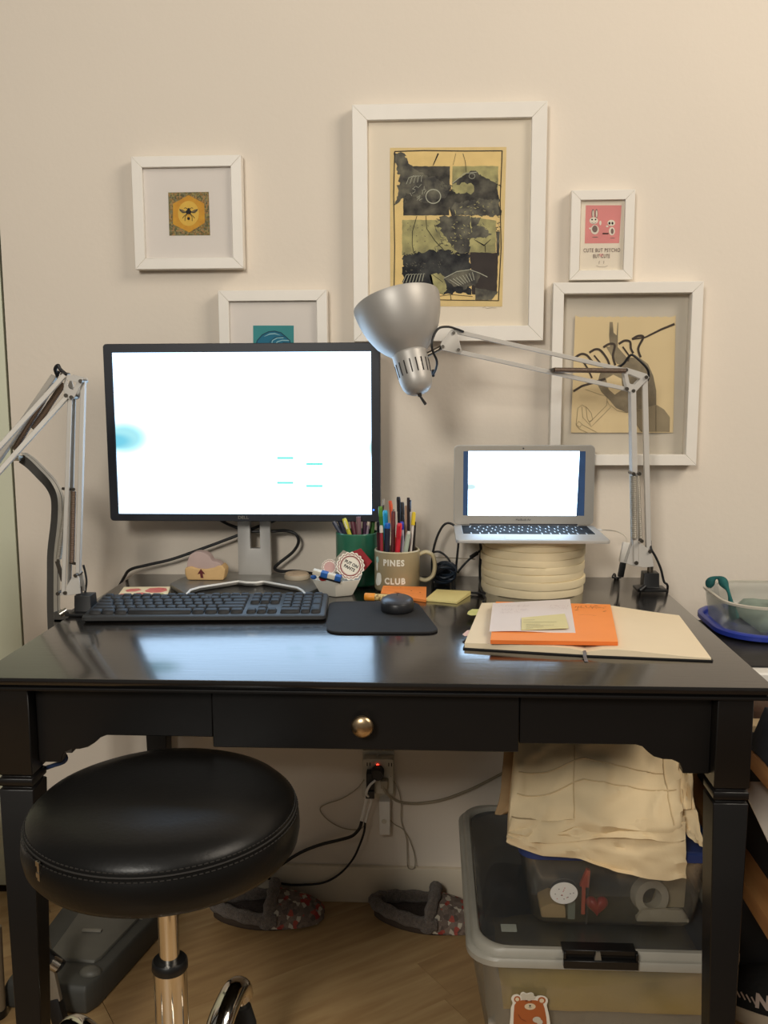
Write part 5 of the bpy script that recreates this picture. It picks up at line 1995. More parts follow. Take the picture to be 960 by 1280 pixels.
sc = lambda pts, w, mi=0, z=zt: stroke(g, [PZ(px, py, z) for px, py in b(pts)], w, mi, (0, 0, 1))
for k in range(13):
    x = 680+k*14
    sc([(x, 88+random.uniform(-6, 8)), (x+6, 80+random.uniform(-4, 10)), (x+11, 92+random.uniform(-8, 6))], 0.0009)
sc([(790, 78), (810, 80)], 0.0026)
sc([(840, 112), (858, 108)], 0.002)
sc([(700, 132), (740, 128), (800, 135)], 0.0006)
sc([(680, 105), (700, 100)], 0.002)
g.build('pen_marks', m_oranged, pd_, nobm=True, flat=True)['kind'] = 'stuff'
m_wpap = M('white_note_paper', (226, 214, 208), 0.8, var=0.012)
ZW = ZN+th+0.0008
q = [PZ(611.5, 789.5, ZW), PZ(719.5, 790.5, ZW), PZ(712.5, 748.5, ZW+0.002), PZ(616, 754.5, ZW+0.001)]
g = G()
rows_ = []
for i in range(5):
    v = i/4
    A_, B_ = q[3].lerp(q[0], v), q[2].lerp(q[1], v)
    rows_.append([V(*(A_.lerp(B_, u/6)).xy, ZW+0.0006+0.0022*(1-v)*0.4+0.0012*sin(u*0.9)*v) for u in range(7)])
g.sheet(rows_, 0.0007)
T = thing('paper_sheet', 'white note paper with faint handwriting on top of the orange pad', 'paper', tuple((sum(q, V(0, 0, 0))/4).xy)+(ZW,))
sh_ = g.build('sheet', m_wpap, T)
m_faint = M('faint_pencil', (186, 168, 164), 0.85)
g = G()
zt = ZW+0.0032
for (x0_, y0_, n_) in ((240, 78, 14), (260, 100, 12), (250, 115, 9), (540, 78, 8), (535, 92, 8)):
    for k in range(n_):
        x = x0_+k*13
        sc([(x, y0_+random.uniform(-6, 6)), (x+6, y0_+random.uniform(-6, 6)), (x+10, y0_+random.uniform(-6, 6))], 0.0005, 0, zt)
g.build('pen_marks', m_faint, sh_, nobm=True, flat=True)['kind'] = 'stuff'
ZY = ZW+0.0028
q = [PZ(651.5, 787.5, ZY), PZ(711, 785, ZY), PZ(706, 767, ZY+0.002), PZ(652, 772, ZY+0.001)]
g = G()
g.sheet([[q[3], q[3].lerp(q[2], .5), q[2]], [q[3].lerp(q[0], .5), (q[0]+q[2])/2+V(0, 0, .0006), q[2].lerp(q[1], .5)], [q[0], q[0].lerp(q[1], .5), q[1]]], 0.0006)
T = thing('sticky_notes', 'small pale yellow printed note on the white paper', 'notes', tuple((sum(q, V(0, 0, 0))/4).xy)+(ZY,))
sh_ = g.build('sheet', M('pale_note_paper', (218, 206, 152), 0.8, var=0.02), T)
g = G()
m_greyprint = M('grey_print_lines', (96, 88, 70), 0.85)
zt = ZY+0.0024
for x0_, x1_, y0_ in ((385, 450, 160), (385, 575, 172), (400, 480, 185), (400, 560, 190), (400, 500, 198), (400, 440, 207)):
    sc([(x0_, y0_), ((x0_+x1_)/2, y0_-1), (x1_, y0_-2)], 0.0010, 0, zt)
g.build('printed_lines', m_greyprint, sh_, nobm=True, flat=True)

# ---- cords on the desk
YW = -0.030
g = G()
g.tube(cr([V(-0.598, -0.008, 0.70), PY(155, 722, -0.016), PY(163, 712, YW), PY(185, 706, YW), PY(215, 699, YW), PY(255, 685, YW), PY(300, 668, YW), PY(318, 660, YW), PY(345, 650, YW), PY(360, 642, YW)], 6), 0.0033, 8)
g.build('cord', m_cord_b, bpy.data.objects['monitor'])
g = G()
g.tube(cr([PY(262, 640, YW-0.01), PY(277, 651, YW-0.01), PY(292, 658, YW-0.01), PY(312, 664, YW-0.008), PY(325, 664, YW-0.008), PY(342, 664, YW-0.008), PY(358, 663.5, YW), PY(370, 668, YW), PY(373, 678, YW), PY(366, 690, YW), PY(350, 703, YW), PY(343.5, 710, YW), PY(350, 714, YW-0.01), PY(372, 714, YW-0.02), PY(395, 718, -0.10), PZ(415, 722, DZ+0.004), PZ(440, 722, DZ+0.004)], 6), 0.0033, 8)
g.build('cord', m_cord_b, bpy.data.objects['monitor'])
TB = thing('power_brick', 'dark power brick with a coil and loops of black cord behind the mug handle', 'adapter', (PY(556, 722, -0.085).x, -0.046, DZ))
YC = -0.060
m_bundle = M('dark_blue_cord', (26, 38, 52), 0.5, var=0.25, scale=20)
g = G()
g.tube(cr([PY(541, 735, YC-0.03), PY(540, 712, YC), PY(541, 692, YC), PY(546, 672, YC), PY(554, 657, YC), PY(562, 654, YC), PY(570, 660, YC), PY(573, 676, YC), PY(571, 700, YC), PY(569, 722, YC), PZ(568, 735, DZ+0.004)], 6), 0.0024, 8)
g.build('cord', m_cord_b, TB)
g = G()
g.tube(cr([PY(600, 678, YC), PY(601, 690, YC), PY(600, 706, YC), PY(600, 725, YC), PZ(602, 738, DZ+0.004), PZ(606, 742, DZ+0.004)], 6), 0.0026, 8)
g.build('cord', m_cord_b, TB)
g = G()
pts = cr([PY(572, 716, YC-0.01), PY(578, 708, YC-0.01), PY(588, 698, YC-0.01), PY(598, 690, YC-0.005), PY(603, 684, YC+0.01)], 6)
g.tube(pts, 0.0022, 8)
g.cyl(PY(588, 697, YC-0.01), PY(597, 691, YC-0.006), 0.0042, 10)
g.build('cord', m_cord_b, TB)
g = G()
g.tube(cr([PY(542, 690, YC+0.01), PY(550, 690, YC+0.01), PY(560, 698, YC), PY(565, 710, YC), PY(566, 722, YC), PZ(566, 736, DZ+0.004), PZ(580, 740, DZ+0.003), PZ(600, 742, DZ+0.003), PZ(607, 748, DZ+0.003), PZ(604, 752, DZ+0.003)], 6), 0.0022, 8)
g.build('cord', m_cord_b, TB)
g = G()
g.tube(cr([PY(540, 697, YC+0.015), PY(556, 697, YC+0.01), PY(575, 698, YC+0.01), PY(594, 699, YC+0.01)], 5), 0.0012, 6)
g.build('thin_cord', m_cord_g, TB)
# coiled bundle
g = G()
pts = []
bc = PY(556, 722, -0.085)
for k in range(90):
    t = k/89*2*pi*6
    pts.append(bc+V(0.020*cos(t)+0.003*sin(2.3*t), 0.016*sin(t*0.5)+0.006*cos(t*1.7), 0.0135*sin(t)+0.006*sin(t*0.31)))
zmin = min(p.z for p in pts)
pts = [p+V(0, 0, DZ+0.0035-zmin) for p in pts]
g.tube(cr(pts, 3), 0.0027, 6)
g.build('cord_coil', m_bundle, TB)
# power plug block hidden in the bundle
g = G(); g.box(bc.x-0.024, bc.x+0.012, -0.058, -0.034, DZ+0.0006, DZ+0.030)
g.build('brick_body', M('dark_blue_plastic', (24, 34, 46), 0.4), TB, bevel=0.003)
# white charger of the laptop
T = thing('laptop_charger', 'white laptop charger standing behind the right lamp with a white cord', 'charger', tuple(PY(783, 720, -0.085).xy)+(DZ,))
yq = -0.085
a, b_ = PY(778.5, 703, yq), PY(783.5, 678, yq)
g = G(); g.bar(a, b_, 0.012, 0.0165, (0, 1, 0))
g.build('charger_body', m_whitep, T, bevel=0.003)
a2, b2 = PY(775.5, 721, yq), PY(779, 703, yq)
g = G(); g.bar(a2, b2, 0.009, 0.0120, (0, 1, 0))
g.build('black_plug', m_blackpl, T, bevel=0.002)
g = G()
hx = lx+LW/2
g.tube(cr([V(hx+0.004, LF+LD-0.045, LZ+0.0035), V(hx+0.016, LF+LD-0.045, LZ+0.004), PY(770, 664, -0.08), PY(779, 668, -0.082), PY(783, 673, -0.084), PY(783.6, 679, -0.085)], 6), 0.0013, 6)
g.build('cable', m_cord_w, T)
g = G(); g.box(hx+0.0003, hx+0.010, LF+LD-0.0485, LF+LD-0.0415, LZ+0.0015, LZ+0.0055)
g.build('connector', m_whitep, T, bevel=0.0012)
g = G()
g.tube(cr([PY(775.5, 720, yq), PZ(775, 722, DZ+0.003), V(0.47, -0.03, DZ+0.0032), V(0.48, -0.006, DZ+0.0030), V(0.48, -0.006, 0.70)], 5), 0.0022, 6)
g.build('cable', m_cord_b, T)

# ------------------------------------------------------------------ under the desk: outlet, plugs, cords
T = thing('wall_outlet', 'pale double wall outlet with a red glowing light under the desk', 'outlet', (-0.0233, -0.0005, 0.247))
m_plate = M('outlet_plate', (206, 198, 180), 0.45, var=0.03)
g = G(); g.prism([(x, -0.0062, z) for x, z in rrect(-0.0590, 0.0125, 0.2460, 0.3560, 0.004, 3)], (0, 0.0055, 0))
pl_o = g.build('plate', m_plate, T, bevel=0.0012)
g = G(); g.prism([(x, -0.0340, z) for x, z in rrect(-0.0560, 0.0110, 0.2680, 0.3480, 0.004, 3)], (0, 0.0275, 0))
ad = g.build('tap_block', m_plate, T, bevel=0.0025)
m_redled = M('red_led', (255, 60, 40), 0.4, var=0.0, emit=6.0)
c = PY(472, 957, -0.034)
g = G(); g.ell(c+V(0, -0.0008, 0), 0.0036, 0.0024, 0.0036, 12, 8)
g.build('red_light', m_redled, ad)
g = G()
for x in (-0.046, 0.001):
    g.box(x-0.001, x+0.001, -0.0343, -0.0338, 0.332, 0.340)
    g.box(x+0.005, x+0.007, -0.0343, -0.0338, 0.332, 0.340)
g.build('socket_slots', m_ink, ad)['kind'] = 'stuff'

YP = -0.048
T = thing('black_plug', 'long black plug at the left of the wall outlet with a white lead', 'plug', (-0.045, -0.035, 0.275))
g = G(); a = PY(463.5, 964, YP); b_ = PY(462.5, 994, YP)
g.box(a.x-0.0095, a.x+0.008, -0.060, -0.0345, b_.z, a.z)
g.build('plug_body', m_blackpl, T, bevel=0.003)
g = G(); g.box(a.x-0.0105, a.x+0.0085, -0.064, -0.0602, b_.z-0.001, b_.z+0.016)
g.build('plug_end', m_blackpl, T, bevel=0.001)
e = PY(459, 994, -0.052)
g = G(); g.tube(cr([e, PY(457, 1005, -0.050), PY(454, 1018, -0.050), PY(452, 1026, -0.052)], 5), 0.0040, 8)
g.build('white_lead', m_whitep, T)
T = thing('round_plug', 'round dark plug in the middle of the wall outlet', 'plug', (-0.0213, -0.035, 0.30))
c = PY(471.5, 969.5, -0.060)
g = G(); g.lathe([(0, 0), (0.0135, 0), (0.0142, 0.002), (0.0142, 0.020), (0.012, 0.0255), (0, 0.0255)], 24, (c.x, -0.0345, c.z), (0, -1, 0))
g.build('plug_body', M('dark_grey_plug', (40, 38, 37), 0.5), T)
g = G()
g.tube(cr([(c.x-0.004, -0.062, c.z-0.010), PY(462, 982, -0.068), PY(458, 992, -0.066), PY(464, 1000, -0.056), PY(461, 1012, -0.05), PY(457, 1028, -0.052)], 5), 0.0028, 8)
g.build('white_lead', m_whitep, T)
T = thing('white_adapter', 'long white charger plugged in below the wall outlet', 'adapter', (-0.006, -0.02, 0.176))
a, b_ = PY(480.5, 1002, -0.03), PY(480.5, 1043, -0.03)
g = G(); g.box(a.x-0.0115, a.x+0.0125, -0.034, -0.0070, b_.z, a.z+0.002)
ab = g.build('adapter_body', m_whitep, T, bevel=0.003)
c = PY(480, 1027, -0.0345)
g = G(); g.lathe([(0, 0), (0.0055, 0), (0.005, 0.0006), (0, 0.0006)], 16, (c.x, -0.0342, c.z), (0, -1, 0))
g.build('round_mark', m_plate, ab)
g = G()
g.tube(cr([(a.x+0.0127, -0.02, c.z-0.004), PY(494, 1031, -0.016), PY(503, 1036, -0.014), PY(511, 1048, -0.0132), PY(517, 1064, -0.0132), PY(519, 1078, -0.016), PY(517, 1086, -0.016), PY(510, 1084, -0.016), PY(509, 1068, -0.0132), PY(508, 1048, -0.0132), PY(501.5, 1026, -0.0132), PY(501.5, 1004, -0.013), PY(497, 985, -0.016), PY(489, 972, -0.030), (0.006, -0.0365, 0.310)], 5), 0.0011, 6)
g.build('thin_cable', m_cord_g, T)
g = G()
g.tube(cr([(-0.003, -0.0365, 0.290), PY(479, 983, -0.052), PY(484, 992, -0.048), PY(496, 1001, -0.030), PY(512, 1004, -0.018), PY(530, 1003.5, -0.012), PY(555, 999, -0.010), PY(585, 988, -0.010), PY(612, 975, -0.010), PY(640, 960, -0.010), PY(675, 940, -0.010)], 5), [0.0028]*5+[0.0030]*46, 8)
TP = thing('beige_plug', 'beige plug at the right of the outlet with a thick cord sweeping right', 'plug', (-0.003, -0.035, 0.285))
g.build('cord', m_cord_g, TP)
c = PY(480, 981, -0.045)
g = G(); g.box(c.x-0.007, c.x+0.009, -0.054, -0.0345, c.z-0.006, c.z+0.012)
g.build('plug_body', m_cord_g, TP, bevel=0.003)
g = G()
g.tube(cr([PY(452, 1027, -0.053), PY(449, 1036, -0.052), PY(440, 1045, -0.045), PY(424, 1050, -0.03), PY(400, 1056, -0.022), PY(375, 1066, -0.020), PY(350, 1082, -0.022), PY(310, 1110, -0.024), V(-0.33, -0.030, 0.10), V(-0.42, -0.035, 0.16)], 5), 0.0036, 8)
g.build('cord', m_cord_b, bpy.data.objects['black_plug'])
g = G()
g.tube(cr([PY(456.5, 1028, -0.053), PY(455, 1040, -0.05), PY(450, 1055, -0.045), PY(441, 1074, -0.035), PY(425, 1092, -0.026), PY(405, 1103, -0.022), PY(380, 1106, -0.022), PY(355, 1105, -0.022), PY(335, 1098, -0.022), PY(300, 1090, -0.024), V(-0.34, -0.03, 0.06)], 5), 0.0024, 8)
g.build('cord', m_cord_b, bpy.data.objects['round_plug'])
g = G()
g.tube(cr([PY(478, 932, -0.006), PY(474, 940, -0.010), PY(468, 950, -0.030), PY(464, 955, -0.0365)], 5), 0.0012, 6)
g.build('thin_cable', m_cord_w, bpy.data.objects['white_adapter'])
g = G()
g.tube(cr([PY(455, 975, -0.0365), PY(446, 986, -0.012), PY(428, 998, -0.005), PY(408, 1005, -0.004), PY(400, 1012, -0.004), PY(410, 1025, -0.004), PY(428, 1035, -0.004), PY(448, 1037, -0.010), PY(457, 1030, -0.046)], 5), 0.0012, 6)
g.build('thin_cable', m_cord_g, bpy.data.objects['white_adapter'])

# ------------------------------------------------------------------ slippers
m_plush = M('grey_brown_fur', (112, 100, 90), 0.95, var=0.3, scale=160, bump=1.0, bscale=380, dist=0.006, sheen=0.3)
m_insole = M('dark_fur_lining', (70, 60, 54), 0.95, var=0.3, scale=160, bump=1.0, bscale=380, dist=0.006)
m_print = patch_mat('printed_plush', [(120, 104, 94), (160, 62, 54), (112, 98, 88), (196, 186, 168), (96, 84, 76), (126, 110, 100), (172, 84, 72), (134, 118, 106)], 105, 0.95, 0.8)
m_sole = M('brown_sole', (74, 62, 52), 0.9, var=0.1)


def slipper(label, c, rz, mir):
    T = thing('slipper', label, 'slipper', c, rz, 'pair of slippers on the floor')
    F = FR[T.name]
    W = lambda x, y, z: F @ V(x, y*mir, z)
    L, HW = 0.120, 0.046

    def outl(k, s=1.0, z=0.0, n=40):
        out = []
        for i in range(n):
            t = 2*pi*i/n
            x = L*cos(t)
            w = HW*(1.0+0.12*cos(t)-0.10*cos(2*t))
            out.append(W(x*s, (w*sin(t)+0.006*cos(t)**2)*s, z))
        return out
    g = G(); g.loops([outl(0, 0.96, 0.0005), outl(0, 1.0, 0.004), outl(0, 1.0, 0.014), outl(0, 0.97, 0.019)])
    g.build('sole', m_sole, T, angle=60)
    g = G(); g.loops([outl(0, 0.95, 0.0192), outl(0, 0.93, 0.024), outl(0, 0.80, 0.022), outl(0, 0.3, 0.021)])
    g.build('insole', m_insole, T, angle=70)
    # toe cap dome over the front half
    g = G()
    rows = []
    for i in range(13):
        u = i/12
        x = 0.000+u*(L*1.03-0.000)
        w = HW*1.10*sqrt(max(0.02, 1-(max(0, (x-0.03))/(L*1.0-0.022))**2.4))
        h = 0.062-0.028*u-0.012*u**4
        if i == 12:
            w *= 0.55
            h = 0.022
        row = []
        for j in range(15):
            a = pi*j/14
            row.append(W(x+0.012*sin(a)*(1-u), w*cos(a), 0.010+(h-0.010+0.004)*sin(a)**0.75))
        rows.append(row)
    g.sheet(rows, 0.005, (0, 0, -1))
    g.build('upper', m_print, T, angle=80)
    # furry collar at the opening and around the heel
    g = G()
    arc = [W(0.002+0.014*sin(pi*j/16), HW*1.12*cos(pi*j/16), 0.012+0.062*sin(pi*j/16)**0.75) for j in range(17)]
    g.tube(arc, [0.0125+0.002*sin(j*2.1) for j in range(17)], 10)
    g.build('fur_trim', m_plush, T, angle=80)
    g = G()
    arc = []
    for i in range(33):
        t = radians(78+204*i/32)
        x = L*cos(t)
        w = HW*(1.0+0.12*cos(t)-0.10*cos(2*t))
        arc.append(W(x*0.99, (w*sin(t)+0.006*cos(t)**2)*0.99, 0.026+0.010*max(0, -cos(t))))
    g.tube(arc, [0.0135+0.0015*sin(i*1.7) for i in range(33)], 10)
    g.build('fur_trim', m_plush, T, angle=80)
    return T


slipper('left slipper of the pair, patterned with a grey fur edge, partly under the stool', (-0.262, -0.082, 0.0), radians(3), 1)
slipper('right slipper of the pair, grey fur opening turned left beside the clear bin', (0.088, -0.080, 0.0), radians(-6), 1)

# ------------------------------------------------------------------ clear storage bins and canvas bag
m_clear = glass_mat('clear_bin_plastic', tint=(0.97, 0.97, 0.95), body=0.11, body_col=(190, 190, 180), rough=0.22, gloss=0.35)
m_clear2 = glass_mat('clear_small_bin_plastic', tint=(0.98, 0.98, 0.97), body=0.045, body_col=(210, 206, 196), rough=0.18, gloss=0.35)
m_lidrim = M('cloudy_lid_rim', (166, 162, 150), 0.4, var=0.04)
m_lidtop = glass_mat('smoky_lid', tint=(0.80, 0.82, 0.84), body=0.16, body_col=(120, 124, 126), rough=0.25, gloss=0.6)
m_latch = M('black_latch', (18, 17, 16), 0.4)
m_bluelid = M('blue_lid', (40, 58, 112), 0.4, var=0.05)


def bin_shell(x0, x1, y0, y1, z0, z1, r, tap, t=0.002, n=5, left=0.0):
    g = G()
    lp = lambda ins, z: [V(x, y, z) for x, y in rrect(x0+ins+left*(z1-z)/(z1-z0), x1-ins, y0+ins, y1-ins, r, n)]
    ls = [lp(tap+0.004, z0), lp(tap, z0+0.006), lp(0.0, z1), lp(t, z1), lp(tap+t, z0+0.007), lp(tap+t+0.004, z0+t)]
    g.loops(ls, True, True)
    return g


BX0, BX1, BY0, BY1 = 0.160, 0.590, -0.553, -0.030
T = thing('storage_bin', 'large clear storage bin with black latch and bear sticker under the desk', 'bin', ((BX0+BX1)/2, (BY0+BY1)/2, 0))
bin_shell(BX0, BX1, BY0, BY1, 0.0005, 0.222, 0.045, 0.016, left=0.022).build('bin_body', m_clear, T, angle=50)
g = G()
lp = lambda ins, z: [V(x, y, z) for x, y in rrect(BX0-0.008+ins, BX1+0.008-ins, BY0-0.008+ins, BY1+0.008-ins, 0.052, 6)]
g.loops([lp(0.007, 0.2225), lp(0.0, 0.2225), lp(0.0, 0.232), lp(0.003, 0.236), lp(0.008, 0.2365), lp(0.010, 0.246), lp(0.0125, 0.2485), lp(0.020, 0.2485), lp(0.0225, 0.246), lp(0.024, 0.2380), lp(0.022, 0.2300), lp(0.0105, 0.2290)], False, False)
# close the ring
g.loops([lp(0.0105, 0.2290), lp(0.007, 0.2225)], False, False)
lidr = g.build('lid_rim', m_lidrim, T, angle=40)
g = G(); g.loops([lp(0.0245, 0.2375), lp(0.0245, 0.2400), lp(0.0345, 0.2405), lp(0.0345, 0.2445)], True, True)
g.build('lid_top', m_lidtop, T, angle=40)
c = PZ(636, 1163, 0.2408)
g = G(); g.prism([(c.x-0.013, c.y-0.010, 0.2446), (c.x+0.013, c.y-0.010, 0.2446), (c.x+0.013, c.y+0.012, 0.2446), (c.x-0.013, c.y+0.012, 0.2446)], (0, 0, 0.0003))
g.build('paper_label', M('dull_label', (150, 152, 140), 0.8, var=0.06, scale=120), T)
lx0, lx1 = PY(704, 1205, -0.565).x, PY(797, 1205, -0.565).x
zt_ = PY(750, 1190, -0.565).z
g = G()
g.box(lx0, lx1, -0.5720, -0.5615, zt_-0.026, zt_-0.012)
g.box(lx0, lx0+0.004, -0.5700, -0.5615, zt_-0.012, zt_+0.000)
g.box(lx1-0.004, lx1, -0.5700, -0.5615, zt_-0.012, zt_+0.000)
g.box(lx0, lx1, -0.5640, -0.5615, zt_-0.012, zt_+0.0015)
g.box(lx0, lx1, -0.5640, -0.5300, 0.2490, 0.2515)
lt_ = g.build('latch', m_latch, T, bevel=0.0008, seg=1)
xm = (lx0+lx1)/2-0.004
g = G(); g.prism([(xm-0.0035, -0.5690, zt_+0.0005), (xm+0.0030, -0.5690, zt_+0.0005), (xm+0.0050, -0.5690, zt_-0.012), (xm-0.0060, -0.5690, zt_-0.012)], (0, 0.0045, 0))
g.build('latch_tab', M('grey_latch_tab', (120, 114, 102), 0.5), lt_)
# bear sticker
m_bear = M('brown_bear_print', (176, 96, 46), 0.7, var=0.04)
m_bear2 = M('dark_brown_print', (132, 66, 34), 0.7)
m_cream_p = M('cream_print', (226, 208, 176), 0.7)
b = lambda pts: [PY(px, py, -0.5555+0.0) for px, py in Z(6.857, 6.857, 620, 1220, pts)]
yb_ = lambda pts, dy: [PY(px, py, -0.5570-dy) for px, py in Z(6.857, 6.857, 620, 1220, pts)]
outl = cr([V(125, 330, 0), V(128, 270, 0), V(142, 230, 0), V(130, 195, 0), V(145, 165, 0), V(180, 155, 0), V(205, 165, 0), V(212, 145, 0), V(235, 135, 0), V(262, 148, 0), V(295, 140, 0), V(322, 150, 0), V(328, 180, 0), V(360, 168, 0), V(400, 168, 0), V(435, 185, 0), V(445, 215, 0), V(435, 250, 0), V(452, 320, 0), V(462, 390, 0), V(470, 470, 0), V(440, 560, 0), V(300, 600, 0), V(160, 560, 0), V(118, 470, 0)], 3, True)
T2 = thing('sticker', 'brown bear sticker on the front of the large clear bin', 'sticker', tuple(PY(663, 1290, -0.5565)))
g = G(); g.prism(yb_([(p.x, p.y) for p in outl], 0.0), (0, -0.0006, 0))
st_ = g.build('sticker_sheet', m_sticker_w, T2, flat=True)
g = G()
E2_ = lambda cx, cy, rx, ry, mi, dy: g.flat(yb_([(cx+rx*cos(k*pi/10), cy+ry*sin(k*pi/10)) for k in range(20)], 0.0006+dy), mi)
g.flat(yb_([(152, 320), (158, 250), (180, 215), (240, 205), (340, 208), (400, 225), (418, 280), (432, 360), (440, 470), (410, 540), (300, 575), (180, 540), (148, 460)], 0.0008), 0)
E2_(182, 200, 28, 28, 0, 0.0003); E2_(182, 200, 17, 16, 2, 0.0005)
E2_(392, 210, 34, 30, 0, 0.0003); E2_(392, 212, 20, 18, 2, 0.0005)
E2_(292, 262, 48, 28, 2, 0.0005); E2_(292, 256, 9, 7, 3, 0.0007)
E2_(262, 214, 12, 9, 1, 0.0005); E2_(300, 216, 10, 8, 1, 0.0005)
for cx, cy in ((235, 165), (268, 172), (300, 165), (318, 185), (240, 190), (285, 195)):
    E2_(cx, cy, 22, 18, 4, 0.0009+cx*1e-6)
E2_(350, 375, 36, 26, 4, 0.0009); E2_(375, 395, 26, 22, 4, 0.0010)
stroke(g, yb_([(190, 330), (215, 370), (260, 390)], 0.0016), 0.001, 1)
stroke(g, yb_([(280, 268), (292, 274), (304, 268)], 0.0014), 0.0006, 3)
g.build('bear_print', [m_bear, m_bear2, m_cream_p, m_ink, M('pale_flower_print', (206, 198, 180), 0.7)], st_, flat=True, nobm=True)

# things inside the large bin


def cloth(x0, x1, y0, y1, z0, h, amp, seed, nx=18, ny=10, skew=0.0):
    rows = []
    for j in range(ny):
        row = []
        for i in range(nx):
            u, v = i/(nx-1), j/(ny-1)
            e = min(1.0, 6*min(u, 1-u, v, 1-v))
            e = sqrt(max(0.0, 1-(1-e)**2))
            n = mnoise.noise(V(u*4+seed, v*4, seed*1.7))
            row.append(V(x0+(x1-x0)*u+amp*0.5*mnoise.noise(V(v*5, seed, u)), y0+(y1-y0)*v+amp*0.5*mnoise.noise(V(u*6, v, seed)), z0+h*(0.25+0.75*e)+amp*n*e+skew*u))
        rows.append(row)
    g = G()
    g.block(rows, z0)
    return g


m_ycloth = M('yellow_cloth', (206, 172, 84), 0.9, var=0.06, scale=20, bump=0.3, bscale=200)
m_gcloth = M('grey_cloth', (168, 158, 144), 0.9, var=0.08, scale=20, bump=0.3, bscale=200)
m_dcloth = M('dark_slate_cloth', (66, 70, 74), 0.9, var=0.15, scale=20, bump=0.3, bscale=200)
m_pcloth = M('dusty_pink_cloth', (158, 126, 112), 0.9, var=0.1, scale=20)
ins = 0.040
g = cloth(BX0+ins, BX1-ins, BY0+ins, BY1-ins, 0.0035, 0.085, 0.006, 3.1)
solo(g, 'folded_cloth', m_dcloth, 'dark slate folded cloth at the bottom of the large clear bin', 'cloth', angle=70)
g = cloth(BX0+ins-0.012, BX1-0.024, BY0+0.020, -0.29, 0.097, 0.030, 0.006, 5.3)
solo(g, 'folded_cloth', m_gcloth, 'grey white folded cloth below the yellow one in the large bin', 'cloth', angle=70)
g = cloth(BX0+0.052, BX1-0.020, BY0+0.012, -0.29, 0.136, 0.034, 0.006, 7.7)
solo(g, 'folded_cloth', m_ycloth, 'yellow folded cloth seen through the front of the large bin', 'cloth', angle=70)
g = cloth(BX0+ins, BX1-0.20, -0.27, -0.16, 0.102, 0.090, 0.008, 9.1)
solo(g, 'folded_cloth', m_dcloth, 'black folded cloth at the left under the smoky lid', 'cloth', angle=70)
g = cloth(BX0+ins, BX1-0.12, -0.15, BY1-ins, 0.102, 0.075, 0.008, 12.4)
solo(g, 'folded_cloth', m_gcloth, 'pale folded cloth at the back of the large bin', 'cloth', angle=70)

# small bin with a blue lid on top of the large one
SB0 = 0.2490
sx0, sx1, sy0, sy1, sz1 = 0.2450, 0.5560, -0.5000, -0.200, 0.384
T = thing('small_bin', 'small clear bin with a blue lid on top of the large bin', 'bin', ((sx0+sx1)/2, (sy0+sy1)/2, SB0))
bin_shell(sx0, sx1, sy0, sy1, SB0+0.0004, sz1, 0.026, 0.019, 0.0018).build('bin_body', m_clear2, T, angle=50)
g = G()
lp2 = lambda ins, z: [V(x, y, z) for x, y in rrect(sx0-0.006+ins, sx1+0.006-ins, sy0-0.006+ins, sy1+0.006-ins, 0.030, 5)]
g.loops([lp2(0.006, 0.3790), lp2(0.0, 0.3790), lp2(0.0, 0.3920), lp2(0.003, 0.3945), lp2(0.010, 0.3945), lp2(0.013, 0.3915), lp2(0.013, 0.3860)], False, True)
g.build('lid', m_bluelid, T, angle=40)
g = G()
for k in (0.33,):
    x = sx0+0.019+(sx1-sx0-0.038)*k
    g.prism([(x-0.0015, sy0+0.0160, SB0+0.004), (x+0.0015, sy0+0.0160, SB0+0.004), (x+0.0015, sy0+0.0005, sz1-0.025), (x-0.0015, sy0+0.0005, sz1-0.025)], (0, 0.0015, 0))
g.build('mould_ridge', m_clear2, T)
fy = lambda z: sy0+0.019*(1-(z-SB0)/(sz1-SB0))
c = PY(705, 1117, -0.493)
T2 = thing('sticker', 'round white sticker with small pink marks on the small bin', 'sticker', tuple(c))
fs = plane_frame(V(c.x, fy(c.z)-0.0012, c.z), (1, 0, 0), (0, -0.019, sz1-SB0))
g = G(); g.loops([[fs @ V(0.0228*cos(2*pi*k/48), 0.0210*sin(2*pi*k/48), z) for k in range(48)] for z in (0.0, 0.0007)])
st_ = g.build('sticker_sheet', M('bright_sticker', (232, 230, 224), 0.6, var=0.015), T2, flat=True)
g = G()
rr_ = random.Random(3)
for k in range(14):
    a = rr_.uniform(0, 6.28)
    r_ = rr_.uniform(0.004, 0.018)
    p = fs @ V(r_*cos(a), r_*sin(a)*0.9, 0.001)
    g.flat([fs @ V(r_*cos(a)+0.0011*cos(t), r_*sin(a)*0.9+0.0009*sin(t), 0.001) for t in [2*pi*q/8 for q in range(8)]], k % 2)
o = g.build('dots_print', [M('pink_dot', (196, 120, 116), 0.7), M('grey_dot', (110, 100, 100), 0.7)], st_, flat=True, nobm=True)
o['kind'] = 'stuff'
